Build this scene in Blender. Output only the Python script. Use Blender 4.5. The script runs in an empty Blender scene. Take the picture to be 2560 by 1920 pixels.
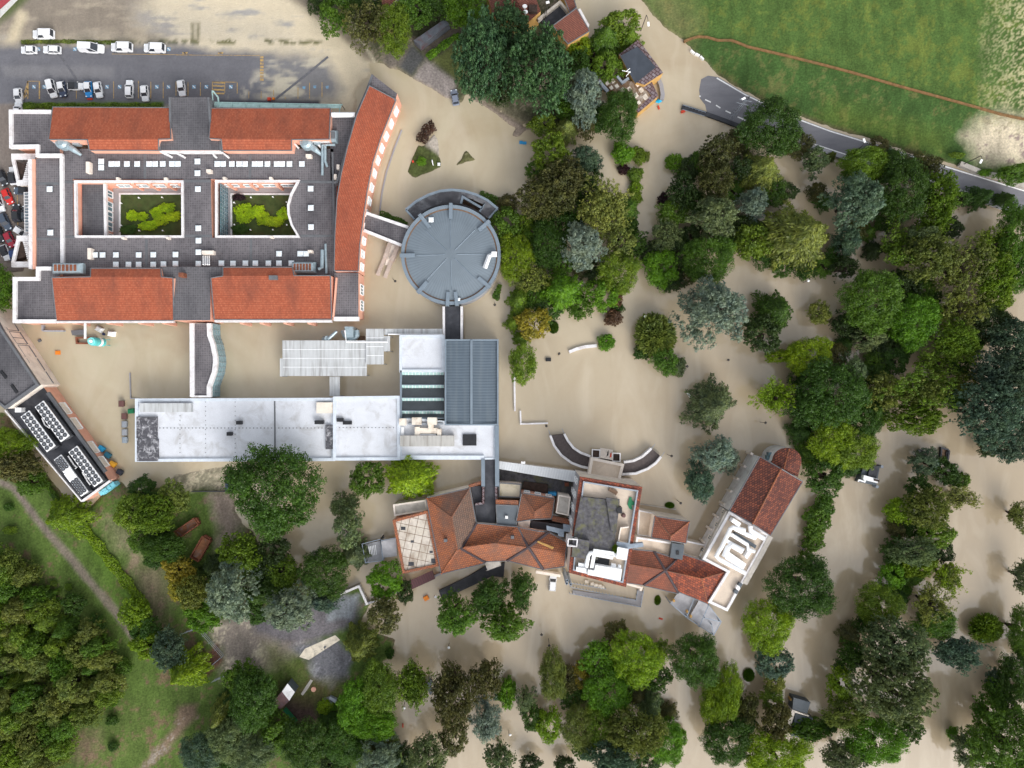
import bpy, math, random
import numpy as np
from mathutils import Vector
scene = bpy.context.scene
C = scene.collection
R = math.radians
random.seed(7)
# ------------------------------------------------------------------ camera, sky, sun, exposure
H, S = 160.0, 11.0                      # drone height above the flood, photo pixels per metre at water level
cd = bpy.data.cameras.new('camera'); cam = bpy.data.objects.new('camera', cd); C.objects.link(cam)
cam.location = (0, 0, H); cam.rotation_euler = (0, 0, 0)
cd.sensor_fit = 'HORIZONTAL'; cd.angle = 2 * math.atan(1280 / S / H); cd.clip_start = 1; cd.clip_end = 6000
scene.camera = cam
SUN_EL, SUN_AZ = R(34), R(150)
wd = bpy.data.worlds.new('World'); scene.world = wd; wd.use_nodes = True
wn = wd.node_tree; wn.nodes.clear()
wo = wn.nodes.new('ShaderNodeOutputWorld'); wb = wn.nodes.new('ShaderNodeBackground')
sk = wn.nodes.new('ShaderNodeTexSky'); sk.sky_type = 'NISHITA'; sk.sun_disc = False
sk.sun_elevation = SUN_EL; sk.sun_rotation = SUN_AZ; sk.air_density = 1.0; sk.dust_density = 4.0
hs = wn.nodes.new('ShaderNodeHueSaturation'); hs.inputs['Saturation'].default_value = 0.22   # overcast: almost grey
wn.links.new(sk.outputs[0], hs.inputs['Color'])
tc = wn.nodes.new('ShaderNodeTexCoord'); sz = wn.nodes.new('ShaderNodeSeparateXYZ'); wn.links.new(tc.outputs['Generated'], sz.inputs[0])
zr = wn.nodes.new('ShaderNodeMapRange'); wn.links.new(sz.outputs[2], zr.inputs[0]); zr.inputs[1].default_value = 0; zr.inputs[2].default_value = 1
zr.inputs[3].default_value = 1.1; zr.inputs[4].default_value = 2.2           # cloud cover: brighter overhead than at the horizon
mm = wn.nodes.new('ShaderNodeMix'); mm.data_type = 'RGBA'; mm.blend_type = 'MULTIPLY'; mm.inputs[0].default_value = 1
wn.links.new(hs.outputs[0], mm.inputs[6]); wn.links.new(zr.outputs[0], mm.inputs[7]); wn.links.new(mm.outputs[2], wb.inputs[0])
wb.inputs[1].default_value = 0.15; wn.links.new(wb.outputs[0], wo.inputs[0])
sd = bpy.data.lights.new('sun', 'SUN'); sd.energy = .5; sd.angle = R(30); sd.color = (1, .97, .93)
sun = bpy.data.objects.new('sun', sd); C.objects.link(sun)
sv = Vector((math.sin(SUN_AZ) * math.cos(SUN_EL), math.cos(SUN_AZ) * math.cos(SUN_EL), math.sin(SUN_EL)))
sun.rotation_euler = sv.to_track_quat('Z', 'Y').to_euler(); sun.location = sv * 300
scene.view_settings.view_transform = 'Standard'; scene.view_settings.look = 'None'
scene.view_settings.gamma = 1; scene.view_settings.exposure = 0.04
scene.render.engine = 'CYCLES'

# ------------------------------------------------------------------ helpers
def W(px, py, z=0.0):                   # photo pixel of a point at height z -> world
    k = (H - z) / H / S
    return Vector(((px - 1280) * k, (960 - py) * k, z))
def wp(poly, z): return [tuple(W(p[0], p[1], z)[:2]) for p in poly]
def area(p): return sum(p[i-1][0]*p[i][1]-p[i][0]*p[i-1][1] for i in range(len(p)))/2
def ccw(p): return list(p) if area(p) > 0 else list(p)[::-1]
def inset(p, d):                        # p ccw; d>0 shrinks
    out = []; n = len(p)
    for i in range(n):
        a, b, c = Vector(p[i-1]), Vector(p[i]), Vector(p[(i+1) % n])
        e1 = (b-a).normalized(); e2 = (c-b).normalized()
        n1 = Vector((-e1.y, e1.x)); n2 = Vector((-e2.y, e2.x)); m = n1+n2
        k = d/max(.25, 1+n1.dot(n2)); out.append((b.x+m.x*k, b.y+m.y*k))
    return out
def arc(cx, cy, r, a0, a1, n, ry=None):
    return [(cx+r*math.cos(R(a0+(a1-a0)*i/n)), cy+(ry or r)*math.sin(R(a0+(a1-a0)*i/n))) for i in range(n+1)]
BASE = {}
SPLIT = set('tiled_roof courtyard_lawn courtyard_kerb dark_paver_terrace paver_terrace white_brace courtyard_walk courtyard_wall parapet coping roof_gutter pilaster white_pipe foot stand post mottled_panel roof_hatch sawtooth_slope cowl pipe sheet_roof metal_edge brick_edge roof_slot air_handler condenser white_plant_box buttress dark_panel grey_ledge duct_run side_wall slab balustrade platform mooring_post terrace edging flat_roof membrane_roof pale_wall roller white_edge terrace_wall roof_kerb stone_slab_roof leg speckled_roof hipped_roof deck wall_panel valley_gutter'.split())
class MB:
    def __init__(s): s.v = []; s.f = []; s.m = []
    def add(s, vs, fs, m=0):
        o = len(s.v); s.v += [tuple(v) for v in vs]
        for f in fs: s.f.append([i+o for i in f]); s.m.append(m)
        return s
    def face(s, pts, m=0): return s.add(pts, [range(len(pts))], m)
    def walls(s, p, z0, z1, m=0, closed=True):
        n = len(p)
        for i in range(n if closed else n-1):
            a, b = p[i], p[(i+1) % n]
            s.face([(a[0], a[1], z0), (b[0], b[1], z0), (b[0], b[1], z1), (a[0], a[1], z1)], m)
        return s
    def prism(s, p, z0, z1, m=0, mt=None, bottom=True):
        p = ccw(p); s.walls(p, z0, z1, m); s.face([(x, y, z1) for x, y in p], m if mt is None else mt)
        if bottom: s.face([(x, y, z0) for x, y in p[::-1]], m)
        return s
    def ring(s, po, pi, z0, z1, m=0):
        s.walls(po, z0, z1, m); s.walls(pi[::-1], z0, z1, m); n = len(po)
        for i in range(n):
            j = (i+1) % n
            s.face([(*po[i], z1), (*po[j], z1), (*pi[j], z1), (*pi[i], z1)], m)
            s.face([(*po[i], z0), (*pi[i], z0), (*pi[j], z0), (*po[j], z0)], m)
        return s
    def box(s, x0, y0, z0, x1, y1, z1, m=0, mt=None): return s.prism([(x0, y0), (x1, y0), (x1, y1), (x0, y1)], z0, z1, m, mt)
    def obox(s, a, b, w, z0, z1, m=0):  # box along a->b (world xy) of width w
        a = Vector(a[:2]); b = Vector(b[:2]); d = (b-a).normalized()*w/2; n = Vector((-d.y, d.x))
        return s.prism([a-n, b-n, b+n, a+n], z0, z1, m)
    def tube(s, pts, rad, n=8, m=0, cap=True):
        pts = [Vector(p) for p in pts]; rr = rad if isinstance(rad, (list, tuple)) else [rad]*len(pts); o = len(s.v)
        for i, p in enumerate(pts):
            t = (pts[min(i+1, len(pts)-1)]-pts[max(i-1, 0)]).normalized()
            u = t.orthogonal().normalized() if abs(t.z) < .95 else Vector((1, 0, 0)); u = (u-t*u.dot(t)).normalized()
            if abs(t.z) < .95: u = Vector((-t.y, t.x, 0)).normalized()
            w = t.cross(u)
            for k in range(n):
                a = 2*math.pi*k/n; s.v.append(tuple(p+(u*math.cos(a)+w*math.sin(a))*rr[i]))
        for i in range(len(pts)-1):
            for k in range(n):
                s.f.append([o+i*n+k, o+i*n+(k+1) % n, o+(i+1)*n+(k+1) % n, o+(i+1)*n+k]); s.m.append(m)
        if cap:
            s.f.append([o+k for k in range(n)][::-1]); s.m.append(m)
            s.f.append([o+(len(pts)-1)*n+k for k in range(n)]); s.m.append(m)
        return s
    def mesh(s, name, mats, off=(0, 0, 0), smooth=False):
        me = bpy.data.meshes.new(name)
        me.from_pydata([(x-off[0], y-off[1], z-off[2]) for x, y, z in s.v], [], s.f)
        for m in (mats if isinstance(mats, (list, tuple)) else [mats]): me.materials.append(m)
        me.polygons.foreach_set('material_index', s.m)
        if smooth: me.polygons.foreach_set('use_smooth', [True]*len(s.f))
        me.update(); return me
    def pieces(s):
        key = {}; par = list(range(len(s.f)))
        def find(i):
            while par[i] != i: par[i] = par[par[i]]; i = par[i]
            return i
        for fi, f in enumerate(s.f):
            for v in f:
                k = tuple(round(q, 2) for q in s.v[v])
                if k in key: par[find(fi)] = find(key[k])
                else: key[k] = fi
        g = {}
        for fi in range(len(s.f)): g.setdefault(find(fi), []).append(fi)
        out = []
        for fs in g.values():
            m = MB()
            for fi in fs: m.face([s.v[i] for i in s.f[fi]], s.m[fi])
            out.append(m)
        return out
    def build(s, name, mats, parent=None, label=None, cat=None, group=None, kind=None, local=False, smooth=False, one=False):
        if parent is not None and name in SPLIT and not one:
            ps = s.pieces()
            if 1 < len(ps) <= 40: return [q.build(name, mats, parent, label, cat, group, kind, local, smooth, True) for q in ps][0]
        if parent is None:
            xs, ys, zs = zip(*s.v); off = ((min(xs)+max(xs))/2, (min(ys)+max(ys))/2, min(zs))
        else: off = (0, 0, 0) if local else BASE.get(parent.name, (0, 0, 0))
        o = bpy.data.objects.new(name, s.mesh(name, mats, off, smooth)); C.objects.link(o)
        if parent is None: o.location = off
        else: o.parent = parent
        BASE[o.name] = off
        tag(o, label, cat, group, kind); return o
def tag(o, label=None, cat=None, group=None, kind=None):
    for k, v in (('label', label), ('category', cat), ('group', group), ('kind', kind)):
        if v: o[k] = v
    return o
def thing(name, label, cat, loc=(0, 0, 0), rz=0, group=None):
    o = bpy.data.objects.new(name, None); C.objects.link(o); o.location = loc; o.rotation_euler = (0, 0, rz)
    o.empty_display_size = .5
    BASE[o.name] = tuple(loc); return tag(o, label, cat, group)
def struct(name, mb, mat): return mb.build(name, mat, kind='structure')
def copy_tree(o, parent=None):
    c = o.copy(); C.objects.link(c)
    if parent: c.parent = parent
    for ch in [x for x in bpy.data.objects if x.parent == o]: copy_tree(ch, c)
    return c
def kids(o): return KIDS.get(o.name, [])

# ------------------------------------------------------------------ materials
def mk(name, rough=.8, spec=.3, metal=0):
    m = bpy.data.materials.new(name); m.use_nodes = True; nt = m.node_tree; b = nt.nodes['Principled BSDF']
    b.inputs['Roughness'].default_value = rough; b.inputs['Specular IOR Level'].default_value = spec
    b.inputs['Metallic'].default_value = metal; return m, nt, b
def nd(nt, t, **kw):
    n = nt.nodes.new('ShaderNode'+t)
    for k, v in kw.items():
        if k.startswith('i_'):
            key = k[2:]; n.inputs[int(key) if key.isdigit() else key].default_value = v
        else: setattr(n, k, v)
    return n
def pos(nt, rot=0, scale=(1, 1, 1), loc=(0, 0, 0)):
    g = nd(nt, 'NewGeometry'); mp = nd(nt, 'Mapping'); mp.inputs['Rotation'].default_value = (0, 0, rot)
    mp.inputs['Scale'].default_value = scale; mp.inputs['Location'].default_value = loc
    nt.links.new(g.outputs['Position'], mp.inputs['Vector']); return mp.outputs[0]
def noise(nt, vec, scale, detail=4, rough=.55, dist=0):
    n = nd(nt, 'TexNoise', i_Scale=scale, i_Detail=detail, i_Roughness=rough, i_Distortion=dist)
    nt.links.new(vec, n.inputs['Vector']); return n.outputs['Fac']
def ramp(nt, fac, stops):
    r = nd(nt, 'ValToRGB'); e = r.color_ramp.elements
    while len(e) < len(stops): e.new(.5)
    for i, (p, c) in enumerate(stops):
        e[i].position = p; e[i].color = (*c, 1) if not isinstance(c, (int, float)) else (c, c, c, 1)
    nt.links.new(fac, r.inputs[0]); return r.outputs[0]
def mix(nt, fac, a, b, mode='MIX'):
    m = nd(nt, 'Mix', data_type='RGBA', blend_type=mode)
    for sock, v in ((m.inputs[0], fac), (m.inputs[6], a), (m.inputs[7], b)):
        if isinstance(v, (int, float)): sock.default_value = v
        elif isinstance(v, tuple): sock.default_value = (*v, 1)
        else: nt.links.new(v, sock)
    return m.outputs[2]
def bump(nt, b, h, dist=.05, st=.5):
    n = nd(nt, 'Bump', i_Distance=dist, i_Strength=st); nt.links.new(h, n.inputs['Height']); nt.links.new(n.outputs[0], b.inputs['Normal'])
def sc(c, k): return tuple(min(.95, x*k) for x in c)
def plain(name, col, var=.18, scale=.8, rough=.75, spec=.3, metal=0, stain=None, sa=.4, sscale=.15, fine=8):
    m, nt, b = mk(name, rough, spec, metal); p = pos(nt)
    c = ramp(nt, noise(nt, p, scale, 6), [(.3, sc(col, 1-var)), (.7, sc(col, 1+var))])
    c = mix(nt, .35, c, ramp(nt, noise(nt, p, fine, 3), [(.3, .55), (.7, .98)]), 'MULTIPLY')
    c = mix(nt, 1.0, c, (1.22, 1.22, 1.22), 'MULTIPLY')
    if stain:
        f = ramp(nt, noise(nt, p, sscale, 8, .65, .6), [(.5, 0), (.68, 1)])
        mm = nd(nt, 'Math', operation='MULTIPLY'); nt.links.new(f, mm.inputs[0]); mm.inputs[1].default_value = sa
        c = mix(nt, mm.outputs[0], c, stain)
    nt.links.new(c, b.inputs['Base Color']); return m
def tiles(name, c1, c2, cm, ang=0, w=.32, h=.42, patch=(.14, .04, .02), pa=.5, ps=.25, mort=.03, rough=.85, off=.5):
    m, nt, b = mk(name, rough, .2); p = pos(nt, R(ang))
    br = nd(nt, 'TexBrick'); br.offset = off; br.inputs['Scale'].default_value = 1; br.inputs['Brick Width'].default_value = w
    br.inputs['Row Height'].default_value = h; br.inputs['Mortar Size'].default_value = mort; br.inputs['Bias'].default_value = -.1
    br.inputs['Color1'].default_value = (*c1, 1); br.inputs['Color2'].default_value = (*c2, 1); br.inputs['Mortar'].default_value = (*cm, 1)
    nt.links.new(p, br.inputs['Vector'])
    g = pos(nt, R(ang), (1, .45, 1)); f = ramp(nt, noise(nt, g, ps, 7, .62), [(.45, 0), (.72, 1)])
    mm = nd(nt, 'Math', operation='MULTIPLY'); nt.links.new(f, mm.inputs[0]); mm.inputs[1].default_value = pa
    c = mix(nt, mm.outputs[0], br.outputs['Color'], patch)
    c = mix(nt, .5, c, ramp(nt, noise(nt, p, 1.7, 5), [(.3, .6), (.7, 1.0)]), 'MULTIPLY')
    nt.links.new(c, b.inputs['Base Color']); bump(nt, b, br.outputs['Fac'], -.04, .6); return m
def stripes(name, ca, cb, ang, period, rough=.5, metal=0, dirt=None, da=.3, ds=.4):
    m, nt, b = mk(name, rough, .4, metal); p = pos(nt, R(ang))
    w = nd(nt, 'TexWave', i_Scale=math.pi/10/period*1.0); w.inputs['Distortion'].default_value = 0
    nt.links.new(p, w.inputs['Vector'])
    c = ramp(nt, w.outputs['Fac'], [(.25, cb), (.6, ca)])
    c = mix(nt, .4, c, ramp(nt, noise(nt, pos(nt), .35, 6), [(.3, .7), (.7, 1.0)]), 'MULTIPLY')
    if dirt:
        f = ramp(nt, noise(nt, pos(nt, R(ang), (1.6, .12, 1)), ds*2, 6), [(.48, 0), (.75, 1)])
        mm = nd(nt, 'Math', operation='MULTIPLY'); nt.links.new(f, mm.inputs[0]); mm.inputs[1].default_value = da
        c = mix(nt, mm.outputs[0], c, dirt)
    nt.links.new(c, b.inputs['Base Color']); bump(nt, b, w.outputs['Fac'], .05, .5); return m
def objcol(name, rough=.35, spec=.5, coat=.3):
    m, nt, b = mk(name, rough, spec); oi = nd(nt, 'ObjectInfo'); nt.links.new(oi.outputs['Color'], b.inputs['Base Color'])
    b.inputs['Coat Weight'].default_value = coat; return m
MAT = {}
MAT['paver'] = tiles('roof_pavers', (.14, .128, .138), (.19, .176, .188), (.215, .205, .215), 0, .5, .5, (.045, .043, .052), .85, .10, .06, off=0)
MAT['paver2'] = tiles('roof_pavers_dark', (.115, .112, .122), (.145, .14, .152), (.175, .17, .18), 0, .5, .5, (.05, .05, .058), .8, .13, .05, off=0)
MAT['red'] = tiles('red_clay_tiles', (.40, .108, .055), (.48, .15, .08), (.24, .06, .036), 0, .3, .48, (.2, .068, .046), .75, .24, .035)
MAT['redv'] = tiles('red_clay_tiles_curved_wing', (.40, .1, .05), (.47, .14, .075), (.2, .055, .033), 70, .3, .48, (.19, .06, .042), .65, .2, .035)
MAT['old1'] = tiles('old_orange_tiles', (.47, .165, .075), (.33, .135, .08), (.13, .06, .045), 10, .5, .42, (.13, .1, .085), .85, .13, .04)
MAT['valley'] = plain('dark_valley_lead', (.065, .05, .055), .2, 1, .7)
MAT['oldg'] = tiles('grey_brown_old_tiles', (.24, .145, .105), (.17, .12, .095), (.09, .06, .05), 80, .5, .42, (.12, .1, .09), .8, .2, .04)
MAT['old2'] = tiles('old_mottled_tiles', (.36, .125, .075), (.25, .095, .065), (.1, .045, .035), -8, .42, .42, (.13, .07, .055), .75, .22, .04)
MAT['old3'] = tiles('speckled_red_tiles', (.42, .115, .06), (.14, .055, .045), (.08, .035, .03), 30, .6, .5, (.12, .05, .045), .55, .45, .04)
MAT['church'] = tiles('brown_red_roof_tiles', (.32, .105, .065), (.1, .045, .04), (.06, .028, .026), -33, .62, .42, (.06, .035, .034), .55, .9, .06)
MAT['houset'] = tiles('dull_red_house_tiles', (.27, .1, .07), (.22, .085, .065), (.1, .045, .035), 30, .32, .4, (.14, .07, .055), .5, .2, .05)
MAT['white'] = plain('white_paint', (.74, .74, .74), .06, .6, .6, stain=(.35, .33, .3), sa=.35, sscale=.5)
MAT['whitep'] = plain('white_parapet_capping', (.66, .65, .66), .1, .8, .6, stain=(.42, .36, .33), sa=.5, sscale=.6)
MAT['memb'] = plain('white_roof_membrane', (.56, .58, .62), .08, .3, .5, stain=(.36, .35, .34), sa=.55, sscale=.28)
MAT['stainw'] = plain('stained_white_slabs', (.66, .6, .52), .14, .4, .8, stain=(.3, .21, .13), sa=.7, sscale=.3)
MAT['mot'] = plain('mottled_bitumen', (.07, .07, .08), .3, 1.0, .7, stain=(.55, .55, .58), sa=.9, sscale=1.1)
MAT['terra'] = plain('terracotta_wall', (.66, .35, .255), .1, .5)
MAT['pale'] = plain('pale_plaster', (.70, .63, .56), .1, .5, stain=(.38, .3, .24), sa=.4, sscale=.4)
MAT['beige'] = plain('beige_terrace', (.56, .47, .38), .1, .3, stain=(.36, .28, .2), sa=.5, sscale=.25)
MAT['greyw'] = plain('grey_plaster', (.28, .28, .3), .1, .5)
MAT['dark'] = plain('dark_bitumen', (.04, .042, .05), .25, .6, .7, stain=(.1, .1, .11), sa=.5, sscale=.6)
MAT['moss'] = plain('mossy_bitumen', (.085, .083, .09), .45, 1.3, .9, stain=(.15, .15, .07), sa=.8, sscale=.6)
MAT['slate'] = plain('slate_grey_sheet', (.085, .1, .115), .15, .5, .6)
MAT['blue'] = stripes('blue_grey_sheet_roof', (.105, .14, .175), (.082, .11, .14), 90, .62, .5, dirt=(.16, .19, .21), da=.4, ds=.3)
MAT['bluep'] = plain('blue_grey_metal', (.165, .205, .245), .1, .6, .45)
MAT['trim'] = plain('grey_metal_trim', (.12, .125, .135), .15, .8, .5)
MAT['corr'] = stripes('weathered_corrugated_sheet', (.6, .62, .63), (.47, .49, .5), 0, .3, .55, 0, (.2, .19, .18), .75, .5)
MAT['corr2'] = stripes('white_corrugated_sheet', (.7, .72, .73), (.56, .58, .6), -8, .35, .5)
MAT['saw'] = plain('sawtooth_dark_sheet', (.06, .068, .075), .15, .5, .55)
MAT['glass'] = plain('blue_grey_glazing', (.1, .17, .2), .25, 1.2, .12, .6)
MAT['glass2'] = plain('pale_green_glazing', (.34, .5, .48), .15, 1.2, .15, .5)
MAT['metal'] = plain('galvanised_metal', (.3, .38, .42), .18, 1.2, .4, .5, .3)
MAT['steel'] = plain('grey_blue_steel', (.22, .26, .31), .15, 1, .5, .4, .3)
MAT['duct'] = plain('white_duct_sheet', (.82, .83, .84), .04, 1, .4)
MAT['sky'] = plain('opal_skylight_dome', (.72, .78, .82), .06, 2, .25, .5)
MAT['black'] = plain('black_plastic', (.02, .021, .024), .3, 2, .5)
MAT['con'] = plain('pale_concrete', (.42, .39, .35), .15, .6, .9, stain=(.25, .21, .17), sa=.5, sscale=.5)
MAT['ramp'] = plain('dark_brown_ramp_paving', (.085, .07, .068), .2, 2, .85)
MAT['rust'] = plain('rusty_steel', (.17, .06, .035), .3, 1.2, .85, stain=(.3, .13, .06), sa=.6, sscale=1)
MAT['maroon'] = stripes('maroon_sheet_roof', (.12, .045, .05), (.06, .025, .03), 15, .35, .6)
MAT['wood'] = plain('brown_timber', (.16, .1, .065), .2, 1.5, .8)
MAT['soil'] = plain('dark_bark_soil', (.05, .034, .028), .4, 1.5, .95)
MAT['lawn'] = plain('courtyard_lawn', (.05, .07, .02), .3, .7, .95, stain=(.07, .06, .025), sa=.7, sscale=.35)
MAT['walk'] = plain('grey_walkway', (.3, .29, .3), .08, .6, .85)
MAT['stone'] = tiles('stone_slab_roof', (.2, .15, .16), (.28, .25, .27), (.08, .04, .04), 35, 1.0, .7, (.12, .06, .06), .6, .6, .08)
MAT['yellow'] = plain('ochre_wall', (.5, .3, .1), .1, .5)
MAT['orange'] = plain('orange_plastic', (.65, .2, .02), .1, 2, .5)
MAT['redp'] = plain('red_plastic', (.55, .06, .03), .1, 2, .5)
MAT['bluepl'] = plain('blue_plastic', (.03, .25, .5), .12, 2, .5)
MAT['cyan'] = plain('light_blue_sheet', (.2, .58, .7), .1, 2, .5)
MAT['teal'] = plain('turquoise_paint', (.08, .42, .42), .12, 1, .45)
MAT['green'] = plain('green_plastic', (.02, .16, .07), .15, 2, .5)
MAT['brownp'] = plain('brown_plastic', (.12, .065, .06), .12, 2, .5)
MAT['greyp'] = plain('grey_plastic', (.27, .3, .34), .12, 2, .5)
MAT['lamp'] = plain('white_lamp_shell', (.85, .86, .86), .03, 1, .4)
MAT['pole'] = plain('dark_pole_paint', (.05, .045, .04), .2, 2, .6)
MAT['paint'] = objcol('car_paint'); MAT['bin'] = objcol('bin_plastic', .5, .4, 0)
MAT['win'] = plain('car_glass', (.03, .035, .045), .2, 2, .08, .7); MAT['tyre'] = plain('tyre_rubber', (.02, .02, .02), .2, 3, .9)
MAT['bark'] = plain('bark', (.06, .045, .035), .3, 2, .95)
# ------------------------------------------------------------------ ground sheet (painted by area), water, road
rng = np.random.default_rng(3)
def vnoise(x, y, cell, seed, oct=3):
    out = np.zeros_like(x); amp = 1.0; tot = 0
    for o in range(oct):
        g = np.random.default_rng(seed*17+o).random((256, 256))
        u = x/cell*2**o; v = y/cell*2**o; i = np.floor(u).astype(int); j = np.floor(v).astype(int); fu = u-i; fv = v-j
        fu = fu*fu*(3-2*fu); fv = fv*fv*(3-2*fv); G = lambda a, b: g[a % 256, b % 256]
        out += amp*((G(i, j)*(1-fu)+G(i+1, j)*fu)*(1-fv)+(G(i, j+1)*(1-fu)+G(i+1, j+1)*fu)*fv); tot += amp; amp *= .55
    return out/tot
cell = .4
gx = np.concatenate([[-2200, -900, -400, -200], np.arange(-126, 126.1, cell), [200, 400, 900, 2200]])
gy = np.concatenate([[-2200, -900, -400, -180], np.arange(-97, 97.1, cell), [180, 400, 900, 2200]])
GX, GY = np.meshgrid(gx, gy); PX = GX*S+1280; PY = 960-GY*S
n1 = vnoise(PX, PY, 34, 1)-.5; n2 = vnoise(PX, PY, 11, 2)-.5; n3 = vnoise(PX, PY, 120, 3)-.5; n4 = vnoise(PX, PY, 60, 4)-.5
nf = rng.random(PX.shape)-.5
def mask(poly, soft=6, amp=10):
    poly = np.array(poly, float); x0, y0 = poly.min(0)-40; x1, y1 = poly.max(0)+40
    M = np.zeros(PX.shape); sel = (PX > x0) & (PX < x1) & (PY > y0) & (PY < y1)
    x = PX[sel]; y = PY[sel]; d = np.full(x.shape, 1e9); ins = np.zeros(x.shape, bool)
    for (ax, ay), (bx, by) in zip(poly, np.roll(poly, -1, 0)):
        ex, ey = bx-ax, by-ay; t = np.clip(((x-ax)*ex+(y-ay)*ey)/(ex*ex+ey*ey+1e-9), 0, 1)
        d = np.minimum(d, np.hypot(x-ax-t*ex, y-ay-t*ey))
        if ay != by: ins ^= ((ay > y) != (by > y)) & (x < ex*(y-ay)/(by-ay)+ax)
    s = np.where(ins, d, -d)+amp*2*(n1[sel]+.6*n2[sel]); M[sel] = np.clip(s/soft*.5+.5, 0, 1); return M
COL = np.empty(PX.shape+(3,)); COL[:] = (.34, .28, .19); Z = np.full(PX.shape, -.8); TEX = np.ones(PX.shape); nst = vnoise(PX/5, PY, 16, 8)-.5
def paint(M, col, z=None, var=.0, spots=None, st=.1, sw=.06, tex=None, ns=0):
    global COL, Z, TEX
    c = np.empty(COL.shape); c[:] = col
    if tex is not None: TEX = TEX*(1-M)+tex*M
    if ns: c *= (1+ns*2*nst)[..., None]
    if var: c *= (1+var*2*(n4+.7*n1+.5*nf))[..., None]
    if spots is not None:
        k = np.clip(((1.5*nst+.5*n4+.3*n2 if ns else n1+.8*n2+.6*n4+.35*nf)-st)/sw, 0, 1)[..., None]; c = c*(1-k)+np.array(spots)*k
    COL = COL*(1-M[..., None])+np.clip(c, .005, .9)*M[..., None]
    if z is not None: Z = Z*(1-M)+z*M
GRASS = (.085, .135, .03); FIELD = (.075, .132, .033); SILT = (.60, .52, .38); ASPH = (.15, .15, .166)
OUT = (PX < -110) | (PY < -110)
paint(OUT.astype(float), (.06, .11, .035), .4)
# top right field
fieldp = [(1590, -80), (1601, 0), (1629, 40), (1661, 69), (1708, 104), (1729, 124), (1764, 156), (1795, 188), (1862, 231), (1931, 262), (1984, 287), (2076, 320), (2180, 350), (2282, 386), (2340, 402), (2480, 440), (2680, 480), (2680, -80)]
paint(mask(fieldp, 8, 4), FIELD, .5, .16, (.125, .165, .036), .02, .3)
low = mask([(1708, 104), (1790, 92), (2080, 172), (2560, 300), (2680, 480), (2480, 440), (2180, 350), (1862, 231)], 8, 2)
paint(low*.75, (.05, .105, .028), None, .25, (.12, .13, .05), .12, .2)
paint(mask([(1690, 0), (1730, 60), (1705, 100), (1660, 60), (1610, -20)], 60, 22)*.55, (.24, .19, .1), None, .2)
paint(mask([(2050, 300), (2350, 380), (2350, 340), (2080, 265)], 40, 10)*.5, (.15, .19, .03), None, .3)
paint(mask([(1795, 186), (1862, 229), (1931, 262), (2076, 316), (2180, 348), (2360, 405), (2360, 418), (2180, 366), (2060, 326), (1931, 276), (1862, 240)], 8, 3), (.1, .085, .05), None, .25)
paint(mask([(2410, 345), (2450, 305), (2500, 285), (2570, 300), (2600, 420), (2500, 418), (2440, 395)], 30, 14), SILT, .45, .06, (.32, .25, .22), .28, .06)
paint(mask([(2480, 300), (2500, 200), (2490, 100), (2520, -20), (2640, -20), (2640, 300)], 70, 24)*np.clip((n2+.9*nf+.25*n1)*5+.2, 0, 1), (.45, .42, .24))
paint(mask([(2500, 415), (2570, 420), (2570, 460), (2470, 430)], 8, 4), (.07, .12, .03), .5, .3)
# top left lots
paint(mask([(-80, -80), (770, -80), (850, 60), (925, 150), (935, 190), (905, 215), (880, 330), (-80, 330)], 14, 7), SILT, .30, .04, (.36, .345, .32), .2, .3, tex=.12, ns=.06)
paint(mask([(-80, -80), (370, -80), (360, 60), (430, 112), (-80, 112)], 40, 16), (.24, .205, .165), .32, .08, (.36, .31, .24), .22, .3, tex=.35, ns=.1)
paint(mask([(330, 20), (480, 30), (700, 60), (730, 112), (430, 112)], 40, 14)*.45, (.36, .34, .3), None, .1, (.2, .195, .2), .1, .3, tex=.2, ns=.1)
paint(mask([(48, 30), (70, 35), (40, 110), (20, 110)], 10, 8), (.55, .47, .33))
paint(mask([(55, 104), (360, 104), (620, 98), (805, 106), (805, 112), (55, 112)], 5, 3)*np.clip((n1+n2)*6+.7, 0, 1), (.12, .12, .05), .36, .3)
paint(mask([(480, 60), (486, 60), (486, 105), (480, 105)], 5, 3), (.14, .13, .07)); paint(mask([(494, 60), (500, 60), (500, 105), (494, 105)], 5, 3), (.14, .13, .07))
paint(mask([(-80, 114), (470, 114), (530, 128), (640, 132), (680, 142), (690, 262), (660, 270), (-80, 270)], 12, 6), ASPH, .30, .05, tex=.25, ns=.12)
paint(mask([(640, 140), (720, 134), (810, 150), (840, 190), (860, 225), (838, 252), (700, 266), (650, 266)], 20, 9)*.95, (.17, .172, .185), None, .06, (.47, .43, .34), .06, .25, tex=.2, ns=.1)
paint(mask([(545, 195), (640, 200), (660, 250), (570, 246)], 14, 10)*np.clip((n1+.7*n2)*3, 0, 1), (.42, .39, .33), tex=.2)
paint(mask([(5, 166), (290, 168), (285, 196), (15, 194)], 6, 3)*.5, (.235, .23, .235), None, .05)
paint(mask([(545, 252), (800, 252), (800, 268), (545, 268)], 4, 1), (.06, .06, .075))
paint(mask([(-40, 262), (72, 262), (84, 600), (60, 680), (-40, 690)], 4, 2), (.2, .17, .15), .30, .08, tex=.4)
paint(mask([(0, 22), (45, -10), (82, -10), (30, 40), (0, 62)], 8, 3), (.1, .12, .05), .36, .3)
paint(mask([(60, 257), (410, 257), (410, 273), (60, 273)], 4, 2), GRASS, .35, .3)
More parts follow.
